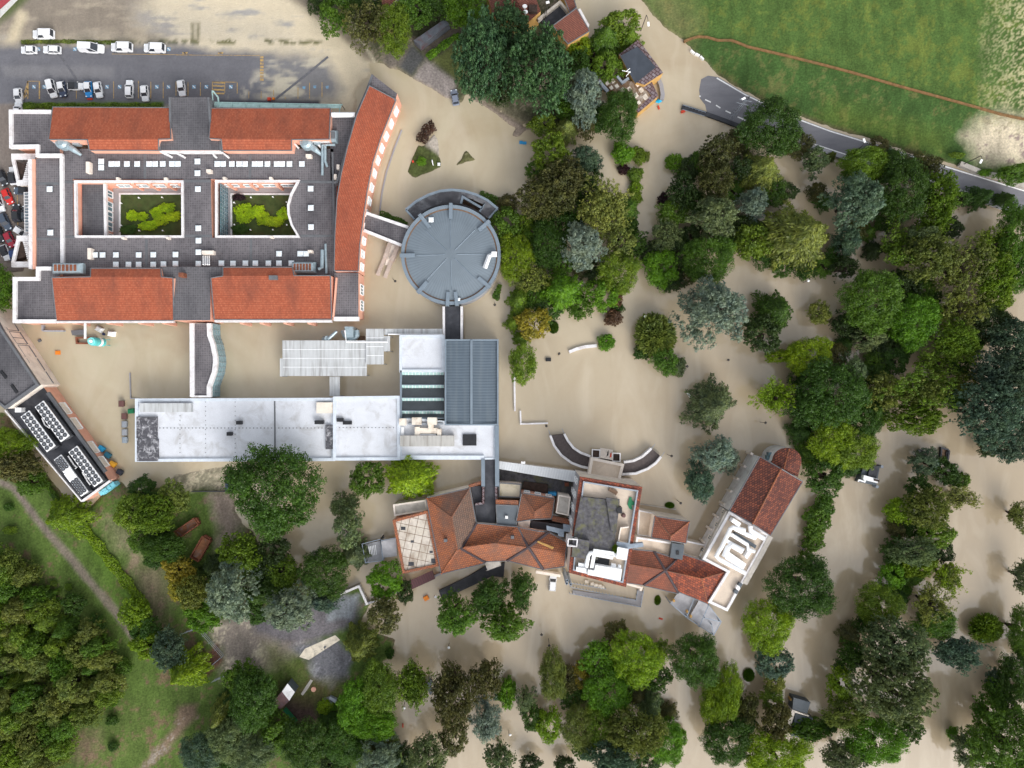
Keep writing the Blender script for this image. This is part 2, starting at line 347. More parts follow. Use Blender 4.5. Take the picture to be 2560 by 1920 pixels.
# top middle plots
paint(mask([(700, -80), (1440, -80), (1440, 10), (1420, 70), (1445, 130), (1480, 200), (1400, 330), (1345, 318), (1270, 285), (1170, 240), (1150, 260), (1075, 215), (1030, 195), (985, 170), (940, 160), (905, 130), (850, 80), (810, 30), (740, -20)], 8, 5), (.085, .09, .05), .45, .3, (.19, .16, .12), .12, .15)
paint(mask([(700, -20), (790, -20), (850, 40), (900, 110), (935, 150), (905, 140), (850, 80)], 14, 7), (.2, .17, .13), .36, .15)
paint(mask([(874, 58), (882, 58), (942, 158), (936, 161)], 3, 1), (.42, .38, .28), .46)
paint(mask([(996, 166), (1030, 112), (1064, 146), (1028, 192)], 5, 3), (.085, .087, .088), .46, .15)
paint(mask([(955, 152), (985, 118), (1030, 112), (1000, 165), (975, 175)], 8, 5), (.16, .14, .12), .4, .2)
paint(mask([(1050, 118), (1030, 108), (1150, 40), (1165, 75), (1110, 120), (1065, 145)], 6, 4), (.13, .11, .085), .46, .2)
paint(mask([(1035, 195), (1065, 150), (1140, 205), (1140, 245), (1115, 245), (1080, 222)], 6, 3), (.26, .23, .215), .38, .08)
paint(mask([(1082, 152), (1150, 105), (1170, 130), (1160, 210), (1140, 200)], 5, 3), (.105, .12, .04), .5, .2)
paint(mask([(1170, 240), (1215, 258), (1270, 290), (1310, 315), (1345, 312), (1345, 322), (1315, 328), (1298, 346), (1276, 342), (1286, 322), (1225, 277), (1185, 252)], 5, 3), (.27, .22, .18), .32, .1)
paint(mask([(1240, 255), (1345, 300), (1340, 313), (1312, 312), (1260, 282)], 8, 5), (.13, .12, .08), .5, .25)
# lawn islands in the flooded forecourt
paint(mask([(1058, 362), (1086, 328), (1098, 345), (1102, 388), (1088, 392)], 4, 2), (.46, .41, .35), .14, .06)
paint(mask([(1019, 430), (1024, 405), (1043, 362), (1060, 362), (1103, 393), (1105, 420), (1080, 432), (1040, 448), (1028, 444)], 5, 3), (.085, .105, .035), .25, .25)
paint(mask([(1130, 420), (1148, 398), (1163, 368), (1178, 383), (1194, 402), (1170, 408)], 5, 3), (.14, .14, .06), .25, .4, (.4, .34, .24), .1, .1)
paint(mask([(1225, 740), (1252, 705), (1252, 750), (1242, 756)], 4, 2), (.08, .12, .03), .2)
paint(mask([(1308, 828), (1330, 840), (1400, 790), (1420, 815), (1345, 850)], 10, 8)*0, SILT)
# park fringe (shallow, grassy under the crowns)
for pg in ([(1380, 880), (1330, 800), (1330, 700), (1380, 640)], [(1648, 705), (1690, 700), (1700, 730), (1670, 745)]):
    paint(mask(pg, 20, 12)*.5, (.3, .26, .17), None, .2)
# south-west land
swp = [(-90, 1020), (12, 1030), (180, 1268), (215, 1268), (270, 1225), (305, 1205), (325, 1225), (400, 1215), (440, 1190), (560, 1170), (575, 1215), (590, 1300), (640, 1335), (655, 1372), (700, 1392), (735, 1430), (758, 1462), (835, 1482), (905, 1463), (925, 1512), (900, 1560), (985, 1600), (985, 1640), (960, 1655), (985, 1700), (965, 1800), (1000, 1840), (1010, 1880), (1040, 2020), (-90, 2020)]
paint(mask(swp, 7, 5), GRASS, .45, .3, (.15, .11, .065), .13, .2)
paint(mask([(385, 1160), (575, 1160), (575, 1225), (420, 1226)], 10, 8)*.8, (.3, .26, .2), .12, .2, (.5, .44, .33), .05, .1)
paint(mask([(525, 1228), (585, 1228), (605, 1310), (575, 1420), (545, 1415), (545, 1320)], 18, 10), (.235, .19, .155), .46, .2)
paint(mask([(330, 1420), (400, 1390), (430, 1450), (410, 1560), (470, 1620), (440, 1640), (350, 1500)], 30, 15)*.7, (.2, .15, .11), None, .2)
paint(mask([(270, 1300), (360, 1310), (350, 1390), (290, 1370)], 30, 20)*.55, (.3, .26, .17), None, .25)
paint(mask([(510, 1560), (620, 1510), (720, 1560), (800, 1590), (760, 1620), (700, 1660), (640, 1690), (560, 1690), (550, 1620)], 24, 14), (.27, .23, .195), .47, .18, (.5, .44, .34), .17, .12)
paint(mask([(630, 1530), (700, 1545), (860, 1480), (905, 1490), (890, 1560), (800, 1600), (700, 1610), (640, 1580)], 12, 8), (.15, .14, .15), .48, .15)
paint(mask([(725, 1615), (800, 1600), (840, 1590), (885, 1640), (870, 1690), (830, 1720), (780, 1690), (765, 1650)], 8, 5), (.16, .16, .175), .48, .2, (.3, .3, .33), .2, .1)
paint(mask([(860, 1490), (900, 1484), (880, 1545), (820, 1552), (822, 1520)], 6, 4), (.24, .26, .28), .48, .06)
paint(mask([(655, 1600), (700, 1600), (720, 1640), (780, 1640), (770, 1690), (690, 1680), (660, 1650)], 16, 10)*.7, (.085, .1, .03), None, .3)
for t in ([(0, 1196), (18, 1200), (46, 1216), (118, 1310), (182, 1380), (238, 1450), (310, 1534), (342, 1592), (332, 1600), (292, 1545), (222, 1462), (128, 1350), (96, 1312), (30, 1225), (0, 1212)],):
    paint(mask(t, 5, 3), (.2, .165, .14), .47, .12)
paint(mask([(128, 1325), (150, 1348), (240, 1458), (300, 1530), (290, 1535), (228, 1460), (140, 1352)], 8, 5)*.35, (.13, .13, .06), None, .2)
paint(mask([(448, 1762), (498, 1755), (492, 1790), (440, 1850), (380, 1910), (350, 1960), (320, 1960), (385, 1880), (440, 1810)], 8, 5), (.2, .145, .1), .46, .2, (.3, .26, .22), .24, .1)
paint(mask([(205, 1312), (232, 1330), (360, 1510), (340, 1540), (300, 1500), (225, 1395)], 14, 10), (.085, .15, .025), .5, .3, (.11, .12, .04), .1, .2)
paint(mask([(110, 1470), (230, 1480), (240, 1600), (300, 1740), (420, 1760), (360, 1900), (280, 1940), (190, 1930), (150, 1700)], 30, 15)*.6, (.095, .135, .035), None, .3, (.17, .14, .07), .15, .2)
paint(mask([(180, 1840), (250, 1830), (240, 1880), (190, 1890)], 25, 12)*.8, (.17, .11, .085), None, .2)
paint(mask([(490, 1650), (545, 1610), (560, 1650), (520, 1690)], 6, 5), (.12, .06, .045), None, .25)
paint(mask([(700, 1735), (790, 1740), (800, 1800), (740, 1820)], 10, 6), (.06, .04, .035), None, .3)
paint(mask([(640, 1700), (860, 1690), (850, 1790), (760, 1760), (680, 1730)], 14, 8)*.7, (.1, .095, .035), None, .3)
# far right / bottom banks out of frame
paint(((PX > 2700) | (PY > 2060)).astype(float), (.06, .1, .035), .4)
me = bpy.data.meshes.new('ground'); ny, nx = PX.shape
co = np.stack([GX, GY, Z+np.where(Z > -.1, (n2+.6*nf)*.05, 0)], -1).reshape(-1, 3)
idx = np.arange(nx*ny).reshape(ny, nx); q = np.stack([idx[:-1, :-1], idx[:-1, 1:], idx[1:, 1:], idx[1:, :-1]], -1).reshape(-1, 4)
me.vertices.add(len(co)); me.vertices.foreach_set('co', co.ravel()); me.loops.add(q.size); me.loops.foreach_set('vertex_index', q.ravel())
me.polygons.add(len(q)); me.polygons.foreach_set('loop_start', np.arange(0, q.size, 4)); me.polygons.foreach_set('loop_total', np.full(len(q), 4))
me.update(); at = me.attributes.new('area_colour', 'FLOAT_COLOR', 'POINT')
at.data.foreach_set('color', np.concatenate([COL.reshape(-1, 3), TEX.reshape(-1, 1)], 1).ravel().astype(np.float32))
m, nt, b = mk('ground', .95, .15); a = nd(nt, 'Attribute', attribute_name='area_colour'); p = pos(nt)
tm = nd(nt, 'Math', operation='MULTIPLY'); nt.links.new(a.outputs['Alpha'], tm.inputs[0]); tm.inputs[1].default_value = .85
c = mix(nt, tm.outputs[0], a.outputs['Color'], ramp(nt, noise(nt, p, 2.2, 6, .7), [(.25, .45), (.75, 1.5)]), 'MULTIPLY')
c = mix(nt, tm.outputs[0], c, ramp(nt, noise(nt, pos(nt, R(-30), (1, .3, 1)), .55, 5, .6), [(.3, .72), (.7, 1.25)]), 'MULTIPLY')
rr = nd(nt, 'MapRange'); nt.links.new(a.outputs['Alpha'], rr.inputs[0]); rr.inputs[3].default_value = .3; rr.inputs[4].default_value = .95; nt.links.new(rr.outputs[0], b.inputs['Roughness'])
nt.links.new(c, b.inputs['Base Color']); bump(nt, b, noise(nt, p, 3, 5), .2, .6); me.materials.append(m)
o = bpy.data.objects.new('ground', me); C.objects.link(o); o['kind'] = 'structure'
# flood water
m, nt, b = mk('silty_flood_water', .12, .5); b.inputs['IOR'].default_value = 1.33; b.inputs['Specular IOR Level'].default_value = .8; b.inputs['Coat Weight'].default_value = 1; b.inputs['Coat Roughness'].default_value = .08
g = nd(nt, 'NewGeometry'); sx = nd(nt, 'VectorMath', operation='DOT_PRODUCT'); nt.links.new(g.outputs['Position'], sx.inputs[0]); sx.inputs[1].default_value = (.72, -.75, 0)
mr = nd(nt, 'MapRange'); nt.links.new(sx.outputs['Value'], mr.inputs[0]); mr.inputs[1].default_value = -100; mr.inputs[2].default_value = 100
p = pos(nt); base = ramp(nt, mr.outputs[0], [(0, (.46, .405, .275)), (.42, (.52, .44, .312)), (.68, (.415, .338, .235)), (1, (.37, .298, .205))])  # water tint, with cloud and vignette darkening painted in toward the lower right
sw1 = noise(nt, p, .04, 5, .52, 1.6); sw2 = noise(nt, pos(nt, R(60), (1, .3, 1)), .09, 5, .5, 2.2)
c = mix(nt, ramp(nt, sw1, [(.42, .0), (.68, .7)]), base, (.40, .315, .205))
c = mix(nt, ramp(nt, sw2, [(.46, .0), (.7, .4)]), c, (.58, .5, .38))
c = mix(nt, .07, c, ramp(nt, noise(nt, p, .5, 6, .65, 1.0), [(.3, .6), (.7, 1.0)]), 'MULTIPLY')
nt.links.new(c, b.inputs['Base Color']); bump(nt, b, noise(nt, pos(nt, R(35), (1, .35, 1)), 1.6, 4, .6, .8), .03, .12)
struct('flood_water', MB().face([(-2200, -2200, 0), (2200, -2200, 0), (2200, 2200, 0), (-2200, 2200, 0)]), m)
# road sheet with its markings
m, nt, b = mk('wet_road_asphalt', .65, .4); p = pos(nt)
c = ramp(nt, noise(nt, pos(nt, R(18), (.25, 1.2, 1)), .5, 6, .6), [(.3, (.15, .15, .168)), (.7, (.205, .205, .225))])
c = mix(nt, .5, c, ramp(nt, noise(nt, p, 9, 3), [(.3, .7), (.7, 1.0)]), 'MULTIPLY'); c = mix(nt, ramp(nt, noise(nt, p, .12, 5, .6, 1), [(.55, 0), (.7, .4)]), c, (.11, .11, .125))
nt.links.new(c, b.inputs['Base Color'])
roadp = [(1770, 189), (1796, 193), (1862, 233), (1931, 266), (1984, 291), (2076, 325), (2180, 357), (2329, 403), (2450, 440), (2700, 516), (2700, 566), (2560, 528), (2387, 472), (2128, 394), (1991, 350), (1870, 322), (1824, 303), (1768, 284), (1763, 262), (1750, 246), (1748, 225), (1753, 198)]
struct('road', MB().prism(wp(roadp, .05), -.6, .05), m)
mp_, nt, b = mk('road_paint', .7, .3); c = ramp(nt, noise(nt, pos(nt), 3, 5), [(.3, (.6, .6, .6)), (.6, (.8, .8, .8))]); nt.links.new(c, b.inputs['Base Color'])
my_, nt, b = mk('yellow_paint', .8, .3); c = ramp(nt, noise(nt, pos(nt), 2, 5), [(.3, (.24, .2, .16)), (.6, (.52, .34, .12))]); nt.links.new(c, b.inputs['Base Color'])
mb_, nt, b = mk('blue_paint', .8, .3); c = ramp(nt, noise(nt, pos(nt), 2, 5), [(.3, (.16, .22, .3)), (.65, (.18, .36, .52))]); nt.links.new(c, b.inputs['Base Color'])
L = MB()
def line(pts, w, z, mb): 
    for a_, b_ in zip(pts, pts[1:]):
        a2, b2 = W(*a_, z), W(*b_, z); d = (b2-a2).normalized()*w/2; n = Vector((-d.y, d.x, 0)); mb.face([a2-n, b2-n, b2+n, a2+n])
line([(1792, 195), (1862, 236), (1931, 270), (1984, 294), (2076, 328), (2161, 354), (2329, 406), (2450, 443), (2700, 520)], .3, .058, L)
line([(1990, 347), (2056, 367), (2128, 390.6), (2260, 431), (2390, 471), (2560, 524), (2700, 562)], .26, .058, L)
for a_, b_ in (((1748, 240), (1752, 241)), ((1763, 249), (1777, 255.5)), ((1790, 263), (1801, 270)), ((1814, 277), (1827, 283)), ((1844, 292), (1878, 307))): line([a_, b_], .28, .058, L)
struct('road_markings', L, mp_)
# parking bay paint
Y = MB(); B = MB(); Wm = MB(); zz = .36
def bay(px, y0, y1, w=.16): line([(px, y0), (px, y1)], w, zz, Y)
for px in (69.5, 98.5): bay(px, 203, 247, .3)
for px, y0, y1 in ((160, 238, 246), (191, 222, 247), (284, 203, 246), (346, 202, 246), (377, 204, 246), (408, 204, 246), (440, 204, 240), (470, 205, 240), (501, 206, 240), (531, 204, 234), (562, 204, 232), (593, 206, 234), (622, 228, 246), (653, 228, 246), (684, 225, 240), (713, 242, 248), (745, 218, 247), (774, 206, 246), (805, 206, 244)): bay(px, y0, y1)
line([(69.5, 203), (58, 246)], .25, zz, Y); line([(60, 238), (69.5, 222)], .3, zz, Y); line([(58, 247), (69.5, 236)], .3, zz, Y); line([(69.5, 203), (98, 203)], .12, zz, Y)
line([(531, 204.5), (593, 205.5)], .14, zz, Y)
for y in (206, 214.5, 224, 233): line([(533, y), (561, y+1)], .35, zz, Y)
line([(280, 135), (480, 137)], .1, zz, Y); line([(440, 137.5), (650, 138.5)], .1, zz, Y)
for px in (462, 551): line([(px-6, 134), (px+7, 131)], .25, zz, Y); line([(px-6, 131), (px+6, 134)], .2, zz, Y)
for y in range(143, 200, 8): line([(650, y), (659, y)], .5, zz, Y)
for px in (85, 111, 267.5, 299, 392, 421, 485, 516, 577, 96, 187, 422):
    py = 217 if px not in (96, 187, 422) or px == 421 else 123
    if py == 217 or True:
        if px in (485, 577, 516, 392, 421, 85, 111, 267.5, 299): B.face([W(px-4.5, py-4.5, zz), W(px+4.5, py-4.5, zz), W(px+4.5, py+4.5, zz), W(px-4.5, py+4.5, zz)]); line([(px-3, py-3), (px+3, py+3)], .2, zz+.004, Wm)
        else: B.face([W(px-4.5, 118.5, zz), W(px+4.5, 118.5, zz), W(px+4.5, 127.5, zz), W(px-4.5, 127.5, zz)]); line([(px-3, 120), (px+3, 126)], .2, zz+.004, Wm)
for px, py in ((760, 219), (787, 217), (818, 218)): B.face([W(px-4, py-3, zz), W(px+4, py-4, zz), W(px+3, py+4, zz), W(px-3, py+3, zz)])
line([(43, 484), (46, 640)], .14, zz, Y)
struct('parking_markings', Y, my_); struct('blue_bay_symbols', B, mb_); struct('white_bay_symbols', Wm, mp_)
# dark tarred joints across the lot, running track corner
D = MB(); line([(150, 138), (190, 196)], .5, .355, D); line([(820, 142), (762, 190)], .5, .355, D); line([(762, 190), (690, 247)], .5, .355, D)
struct('asphalt_repair_strip', D, plain('fresh_tar', (.12, .12, .132), .2, 2, .8))
T = MB().prism(wp([(-120, -60), (40, -60), (27, 0), (0, 22), (-120, 120)], .42), -.3, .42)
struct('running_track', T, plain('red_track_rubber', (.3, .05, .06), .1, 2, .9))
K = MB(); K.prism(wp([(29, -2), (45, -2), (0, 44), (0, 24)], .44), -.3, .44); struct('track_kerb', K, plain('pale_kerb', (.5, .5, .48), .1, 2, .9))
CS = MB().prism(wp([(748, 1642), (762, 1622), (838, 1588), (850, 1600), (772, 1650)], .5), -.2, .5)
struct('concrete_path', CS, plain('pale_washed_concrete', (.6, .54, .44), .15, 1, .9, stain=(.2, .17, .13), sa=.6, sscale=.8))
# ------------------------------------------------------------------ buildings
def strip(mb, pts, w, z0, z1, m=0):     # mitred wall of width w along world polyline
    pts = [Vector(p[:2]) for p in pts]; l = []; r = []
    for i, p in enumerate(pts):
        d1 = (p-pts[i-1]).normalized() if i else (pts[1]-p).normalized()
        d2 = (pts[i+1]-p).normalized() if i < len(pts)-1 else d1
        n = Vector((-d1.y-d2.y, d1.x+d2.x)); n = n.normalized()*w/2/max(.5, n.length/2)
        l.append(p+n); r.append(p-n)
    for i in range(len(pts)-1): mb.prism([r[i], r[i+1], l[i+1], l[i]], z0, z1, m)
    return mb
def pstrip(mb, px, w, z0, z1, m=0): return strip(mb, wp(px, z1), w, z0, z1, m)
def flat(wall, roof, poly, z, z0=-1, par=None, pw=.45, ph=.5, rm=0):
    P = ccw(wp(poly, z+(ph if par is not None else 0)))
    wall.walls(P, z0, z-.01); roof.face([(*p, z) for p in P], rm)
    if par is not None: par.ring(inset(P, -.06), inset(P, pw), z-.35, z+ph)
    return P
def pitched(roof, wall, faces, z0, trim=None, tr=.13):
    cnt = {}
    for f in faces:
        pts = [W(*p) for p in f]; roof.face(pts)
        for i in range(len(f)):
            a, b = tuple(f[i]), tuple(f[(i+1) % len(f)]); k = (min(a, b), max(a, b)); cnt[k] = cnt.get(k, 0)+1
    for (a, b), n in cnt.items():
        if n > 1: continue
        A, B_ = W(*a), W(*b)
        if wall is not None: wall.face([A-Vector((0, 0, .03)), B_-Vector((0, 0, .03)), (B_.x, B_.y, z0), (A.x, A.y, z0)])
        if trim is not None: trim.tube([A-Vector((0, 0, .02)), B_-Vector((0, 0, .02))], tr, 5)
def ridge(mb, a, b, r=.16): mb.tube([W(*a)+Vector((0, 0, .02)), W(*b)+Vector((0, 0, .02))], r, 6)
def windows(parent, a, b, z0, z1, n, w, frame='white', glass='glass', name='window', pane=True, mull=2):
    a = Vector(a[:2]); b = Vector(b[:2]); d = (b-a).normalized(); nn = Vector((d.y, -d.x)); Ln = (b-a).length
    for i in range(n):
        c = a+d*Ln*(i+.5)/n; p = c-d*w/2; q = c+d*w/2; mb = MB()
        mb.obox(p, q, .5, z0-.16, z0, 0); mb.obox(p, q, .22, z1, z1+.16, 0)
        for k in range(mull+1):
            e = p+(q-p)*k/mull; mb.obox(e-d*.09, e+d*.09, .2, z0, z1, 0)
        f = mb.build(name, MAT[frame], parent)
        if pane: MB().obox(p+d*.02, q-d*.02, .08, z0, z1).build('pane', MAT[glass], f)
def skylight(parent, px, py, z, s=1.2):
    c = W(px, py, z+.4); mb = MB(); x, y = c.x, c.y; h = s/2
    mb.box(x-h-.08, y-h-.08, z, x+h+.08, y+h+.08, z+.26, 1)
    v = [(x+sx*h*k, y+sy*h*k, z+zz_) for k, zz_ in ((1, .26), (.93, .4), (.5, .5)) for sx, sy in ((-1, -1), (1, -1), (1, 1), (-1, 1))]
    mb.add(v, [[i+o, (i+1) % 4+o, (i+1) % 4+o+4, i+o+4] for o in (0, 4) for i in range(4)]+[[8, 9, 10, 11]], 0)
    return mb.build('skylight', [MAT['sky'], MAT['trim']], parent)

# ---- main block: four red roofs, grey paver terraces, two courtyards
mbt = thing('hospital_block', 'large block with four bright red tiled roofs, grey paver terraces and two planted courtyards', 'building', W(450, 540, 0))
wall, roof, roof2, par, red, trim, cop = MB(), MB(), MB(), MB(), MB(), MB(), MB()
ZF = 5.0
pitched(red, wall, [[(131.7, 267.7, 6.3), (425, 269, 6.3), (427, 347, 8.2), (396.5, 348, 8.2), (219, 349, 8.2), (121.5, 348.7, 8.2)], [(219, 349, 8.2), (396.5, 348, 8.2), (396.5, 376, 7.2), (223, 375.5, 7.2)]], ZF-.2, trim)
pitched(red, wall, [[(528, 270, 6.3), (826, 270, 6.3), (823, 348, 8.2), (729, 349, 8.2), (553, 348, 8.2), (522.5, 346, 8.2)], [(553, 348, 8.2), (729, 349, 8.2), (729, 376, 7.2), (556, 376, 7.2)]], ZF-.2, trim)
pitched(red, wall, [[(129, 694, 8.2), (226, 692, 8.2), (403.6, 692, 8.2), (432.6, 695, 8.2), (434, 801, 6.3), (141, 802, 6.3)], [(226, 692, 8.2), (227, 670.5, 7.4), (402, 670.5, 7.4), (403.6, 692, 8.2)]], ZF-.2, trim)
pitched(red, wall, [[(527, 695, 8.2), (557, 690, 8.2), (735, 689, 8.2), (826, 689, 8.2), (829, 798, 6.3), (535.5, 799, 6.3)], [(557, 690, 8.2), (557, 668, 7.4), (731, 668, 7.4), (735, 689, 8.2)]], ZF-.2, trim)
red.build('tiled_roof', MAT['red'], mbt)
cw_o = [(990, 249), (952, 344), (932, 405), (917.6, 477), (908, 545), (899, 612), (895.5, 678)]
cw_i = [(923.4, 214), (891, 289), (868, 370), (852, 440), (842, 500), (837, 590), (835, 677)]
rc = MB(); fc = []
for i in range(6): fc.append([(*cw_i[i], 8.0), (*cw_o[i], 6.5), (*cw_o[i+1], 6.5), (*cw_i[i+1], 8.0)])
pitched(rc, wall, fc, -1, trim); rc.build('curved_tiled_roof', MAT['redv'], mbt)
# flat pieces
for pg in ([(150, 372), (833, 372), (838, 448), (150, 448)], [(150, 594), (836, 594), (836, 690), (150, 690)], [(150, 448), (182, 448), (185, 594), (150, 594)], [(459, 448), (527, 446), (530, 594), (460, 594)],
           [(747, 448), (842, 448), (838, 594), (747, 594), (732, 560), (724, 530), (723, 508), (732, 478)], [(826, 285), (893, 285), (868, 370), (842, 452), (826, 452)], [(84, 398), (150, 386), (152, 668), (86, 668)]):
    flat(wall, roof, pg, ZF)
flat(wall, roof, [(27, 276), (133, 276), (121, 349), (150, 349), (150, 388), (94, 388), (94, 364), (26, 364)], 6.1)
flat(wall, roof, [(35, 696), (91, 696), (91, 672), (150, 672), (150, 690), (129, 694), (141, 802), (35, 806)], 6.1)
flat(wall, roof2, [(424, 243), (519.6, 243), (527, 345), (551, 347), (551, 376), (399, 376), (399, 345), (427, 345)], 7.0)
flat(wall, roof2, [(403.6, 667), (555.7, 667), (556, 690), (526, 695), (526, 801), (434, 801), (432, 695), (404, 693)], 7.0)
flat(wall, roof, [(836, 682), (896, 682), (896, 793), (834, 793)], 6.0)
flat(wall, roof, [(932, 187), (993, 234), (989, 248), (923, 214)], 6.3)
wall.build('wall', MAT['terra'], mbt); roof.build('paver_terrace', MAT['paver'], mbt); roof2.build('dark_paver_terrace', MAT['paver2'], mbt)
# parapets
for pl, w, z in (([(128, 279), (26, 278), (27, 366), (93, 365), (93, 388), (155, 388)], .75, 6.6), ([(128, 671), (94, 671), (94, 697), (36, 697), (36, 803), (140, 803)], .8, 6.6), ([(141, 804.5), (434, 804)], .45, 6.0), ([(536, 803), (829, 803)], .45, 6.0), ([(834, 797), (897, 797)], .9, 6.4),
                 ([(153, 388), (155, 668)], .75, 5.6), ([(74.5, 398), (76, 672)], .75, 5.5)): pstrip(par, pl, w, z-.8, z)
P1 = [(187, 453), (455, 453), (456, 591), (189, 591)]; P2 = [(540, 452), (745, 452), (728, 484), (720, 512), (721, 535), (729, 562), (746, 591), (540, 591)]
for pg in (P1, P2):
    P = ccw(wp(pg, 5.5)); par.ring(inset(P, -.22), inset(P, .22), 4.8, 5.5)
par.build('parapet', MAT['whitep'], mbt)
tw = MB(); pstrip(tw, [(82.5, 398), (84.5, 672)], .85, 4.6, 5.3); pstrip(tw, [(841, 694), (833, 793)], .35, 5, 6.5); tw.build('coping', MAT['terra'], mbt)
for pl in ([(520.5, 243), (528, 345)], [(424, 243), (426, 345)], [(399, 346), (399, 376)], [(551, 348), (551, 376)], [(831, 380), (838, 690)], [(923, 214), (989, 250)], [(931, 186), (918, 222), (893, 280), (868, 366), (843, 455), (834, 456)]): pstrip(cop, pl, .45, 4.8, 7.2 if pl[0][0] in (520.5, 424, 399, 551) else 6.6 if pl[0][0] > 900 else 5.25)
for pl in ([(362, 380), (362, 447)], [(625, 380), (625, 447)], [(366, 598), (366, 668)], [(627, 596), (628, 668)], [(84, 459), (148, 459)], [(87, 597), (150, 597)], [(156, 455), (183, 455)], [(459, 453), (527, 453)], [(460, 590), (530, 590)], [(748, 454), (838, 455)], [(748, 590), (836, 590)], [(157, 592), (186, 592)]): pstrip(cop, pl, .55, 4.9, 5.06)
cop.build('roof_gutter', MAT['trim'], mbt); trim.build('eaves_trim', MAT['trim'], mbt)
# courtyard floors, inner walls with windows, low roof of courtyard one
cy = MB()
for pg in (P1, P2): cy.face([(*p, .4) for p in ccw(wp(pg, 5.5))])
cy.build('courtyard_walk', MAT['walk'], mbt)
cl = MB(); cl.prism(wp([(299.5, 486), (452, 486), (452, 600), (299.5, 600)], .5), .3, .5); cl.prism(wp([(579.5, 487), (741, 487), (728, 520), (740, 600), (579.5, 600)], .5), .3, .5); cl.build('courtyard_lawn', MAT['lawn'], mbt)
ck = MB(); pstrip(ck, [(299, 600), (299, 484), (452, 484)], .4, .3, .62); pstrip(ck, [(578, 600), (578, 485), (742, 485)], .4, .3, .62); ck.build('courtyard_kerb', MAT['whitep'], mbt)
iw = MB(); pi = wp(P1, 5.5); strip(iw, [pi[3], pi[0], pi[1]], .3, .4, 4.9); pj = wp(P2, 5.5); strip(iw, [pj[0], pj[1]], .3, .4, 4.9); iw.build('courtyard_wall', MAT['terra'], mbt)
lw, lr, lp = MB(), MB(), MB(); flat(lw, lr, [(205, 456), (262, 456), (263, 590), (206, 590)], 3.6, .4); lw.build('low_wing_wall', MAT['terra'], mbt); lr.build('low_wing_roof', MAT['paver2'], mbt)
pstrip(lp, [(261, 458), (263.5, 590)], .6, 3.4, 4.1); lp.build('low_wing_parapet', MAT['whitep'], mbt)
e0 = W(262, 456, 3.6); e1 = W(263, 590, 3.6)
for y0, y1, n in ((472, 490, 1), (500, 575, 3), (580, 590, 1)):
    a = W(264.6, y0, 3.6); b = W(264.6, y1, 3.6); windows(mbt, b, a, 1.2, 3.0, n, (a-b).length/n*.9)
a = W(278, 456, 5.0); b = W(452, 456, 5.0); windows(mbt, (a.x, a.y-.22), (b.x, b.y-.22), 2.6, 3.8, 4, 2.9)
a = W(548, 455, 5.0); b = W(738, 455, 5.0); windows(mbt, (a.x, a.y-.22), (b.x, b.y-.22), 2.6, 3.8, 4, 2.9)
pl_ = MB()
for px in (330, 372, 415, 447, 570, 625, 690): a = W(px, 456, 5); pl_.box(a.x-.3, a.y-.6, .4, a.x+.3, a.y-.1, 4.8)
for px in (180, 265, 345, 405, 600, 650, 710, 770): a = W(px, 803, 6.2); pl_.box(a.x-.35, a.y-.55, -1, a.x+.35, a.y+.1, 5.4)
pl_.build('pilaster', MAT['terra'], mbt)
gl = MB(); a = W(548, 458, 5); b = W(548, 588, 5); gl.obox((a.x+.1, a.y), (b.x+.1, b.y), .12, .5, 4.7); g_ = gl.build('curtain_wall', MAT['glass'], mbt)
gm = MB()
for k in range(15): y = a.y+(b.y-a.y)*k/14; gm.box(a.x+.1, y-.04, .5, a.x+.24, y+.04, 4.7)
for z in (1.6, 2.7, 3.8): gm.box(a.x+.1, b.y, z, a.x+.23, a.y, z+.07)
gm.build('mullion', MAT['metal'], g_)
# east facade of the curved wing
for i in range(1, 6):
    a, b = W(*cw_o[i], 6.5), W(*cw_o[i+1], 6.5); d = (b-a).normalized(); nn = Vector((-d.y, d.x, 0))*.08
    windows(mbt, b+nn, a+nn, 2.3, 4.7, 2, 1.6, 'white', 'sky', mull=2)
a, b = W(*cw_o[0], 6.5), W(*cw_o[1], 6.5); d = (b-a).normalized(); nn = Vector((-d.y, d.x, 0))*.08; windows(mbt, b+nn, a+nn, 2.3, 4.7, 3, 1.6, 'white', 'sky', mull=2)
a, b = W(896, 700, 6.0), W(896, 780, 6.0); windows(mbt, (b.x+.08, b.y), (a.x+.08, a.y), 1.8, 4.2, 2, 2.2, mull=3)
beams = MB()
for x0, y0, x1, y1 in ((400, 378, 425, 390), (433, 378, 458, 391), (528, 378, 537, 391), (552, 378, 568, 391), (730, 352, 743, 367), (787, 352, 800, 366), (132, 352, 152, 368)): pstrip(beams, [(x0, y0), (x1, y1)], .4, 5.0, 6.2)
for x0, x1, y in ((399, 552, 377.5), (131, 216, 351.5), (733, 823, 351.5)): pstrip(beams, [(x0, y), (x1, y)], .4, 5.4, 6.9)
beams.build('white_brace', MAT['whitep'], mbt)
sky_ = [(252, 403), (252, 418), (277.5, 409), (292, 409), (316.5, 409), (342, 409), (372, 409), (387, 409), (406, 409), (429, 409), (444, 409), (493, 403), (493, 432), (542.5, 409), (557, 409), (579, 409), (597, 409), (612, 409), (636, 409), (650, 409), (668, 409), (691, 409), (705, 409), (723, 409), (754, 409), (494, 472), (495, 570), (495.5, 601), (495.5, 630), (495.5, 659), (776, 471), (776.5, 519), (777, 567),
        (236.5, 637), (255.5, 637), (289, 637), (346, 637), (382.5, 636.5), (438, 636), (289, 661), (320.5, 661), (346, 661), (382.5, 661), (408, 660), (438, 659), (553, 658), (582, 658.5), (613, 658), (638, 658), (670.5, 658), (697, 634), (697, 658), (728, 658), (750, 634), (764.5, 634), (123, 472), (125, 581)]
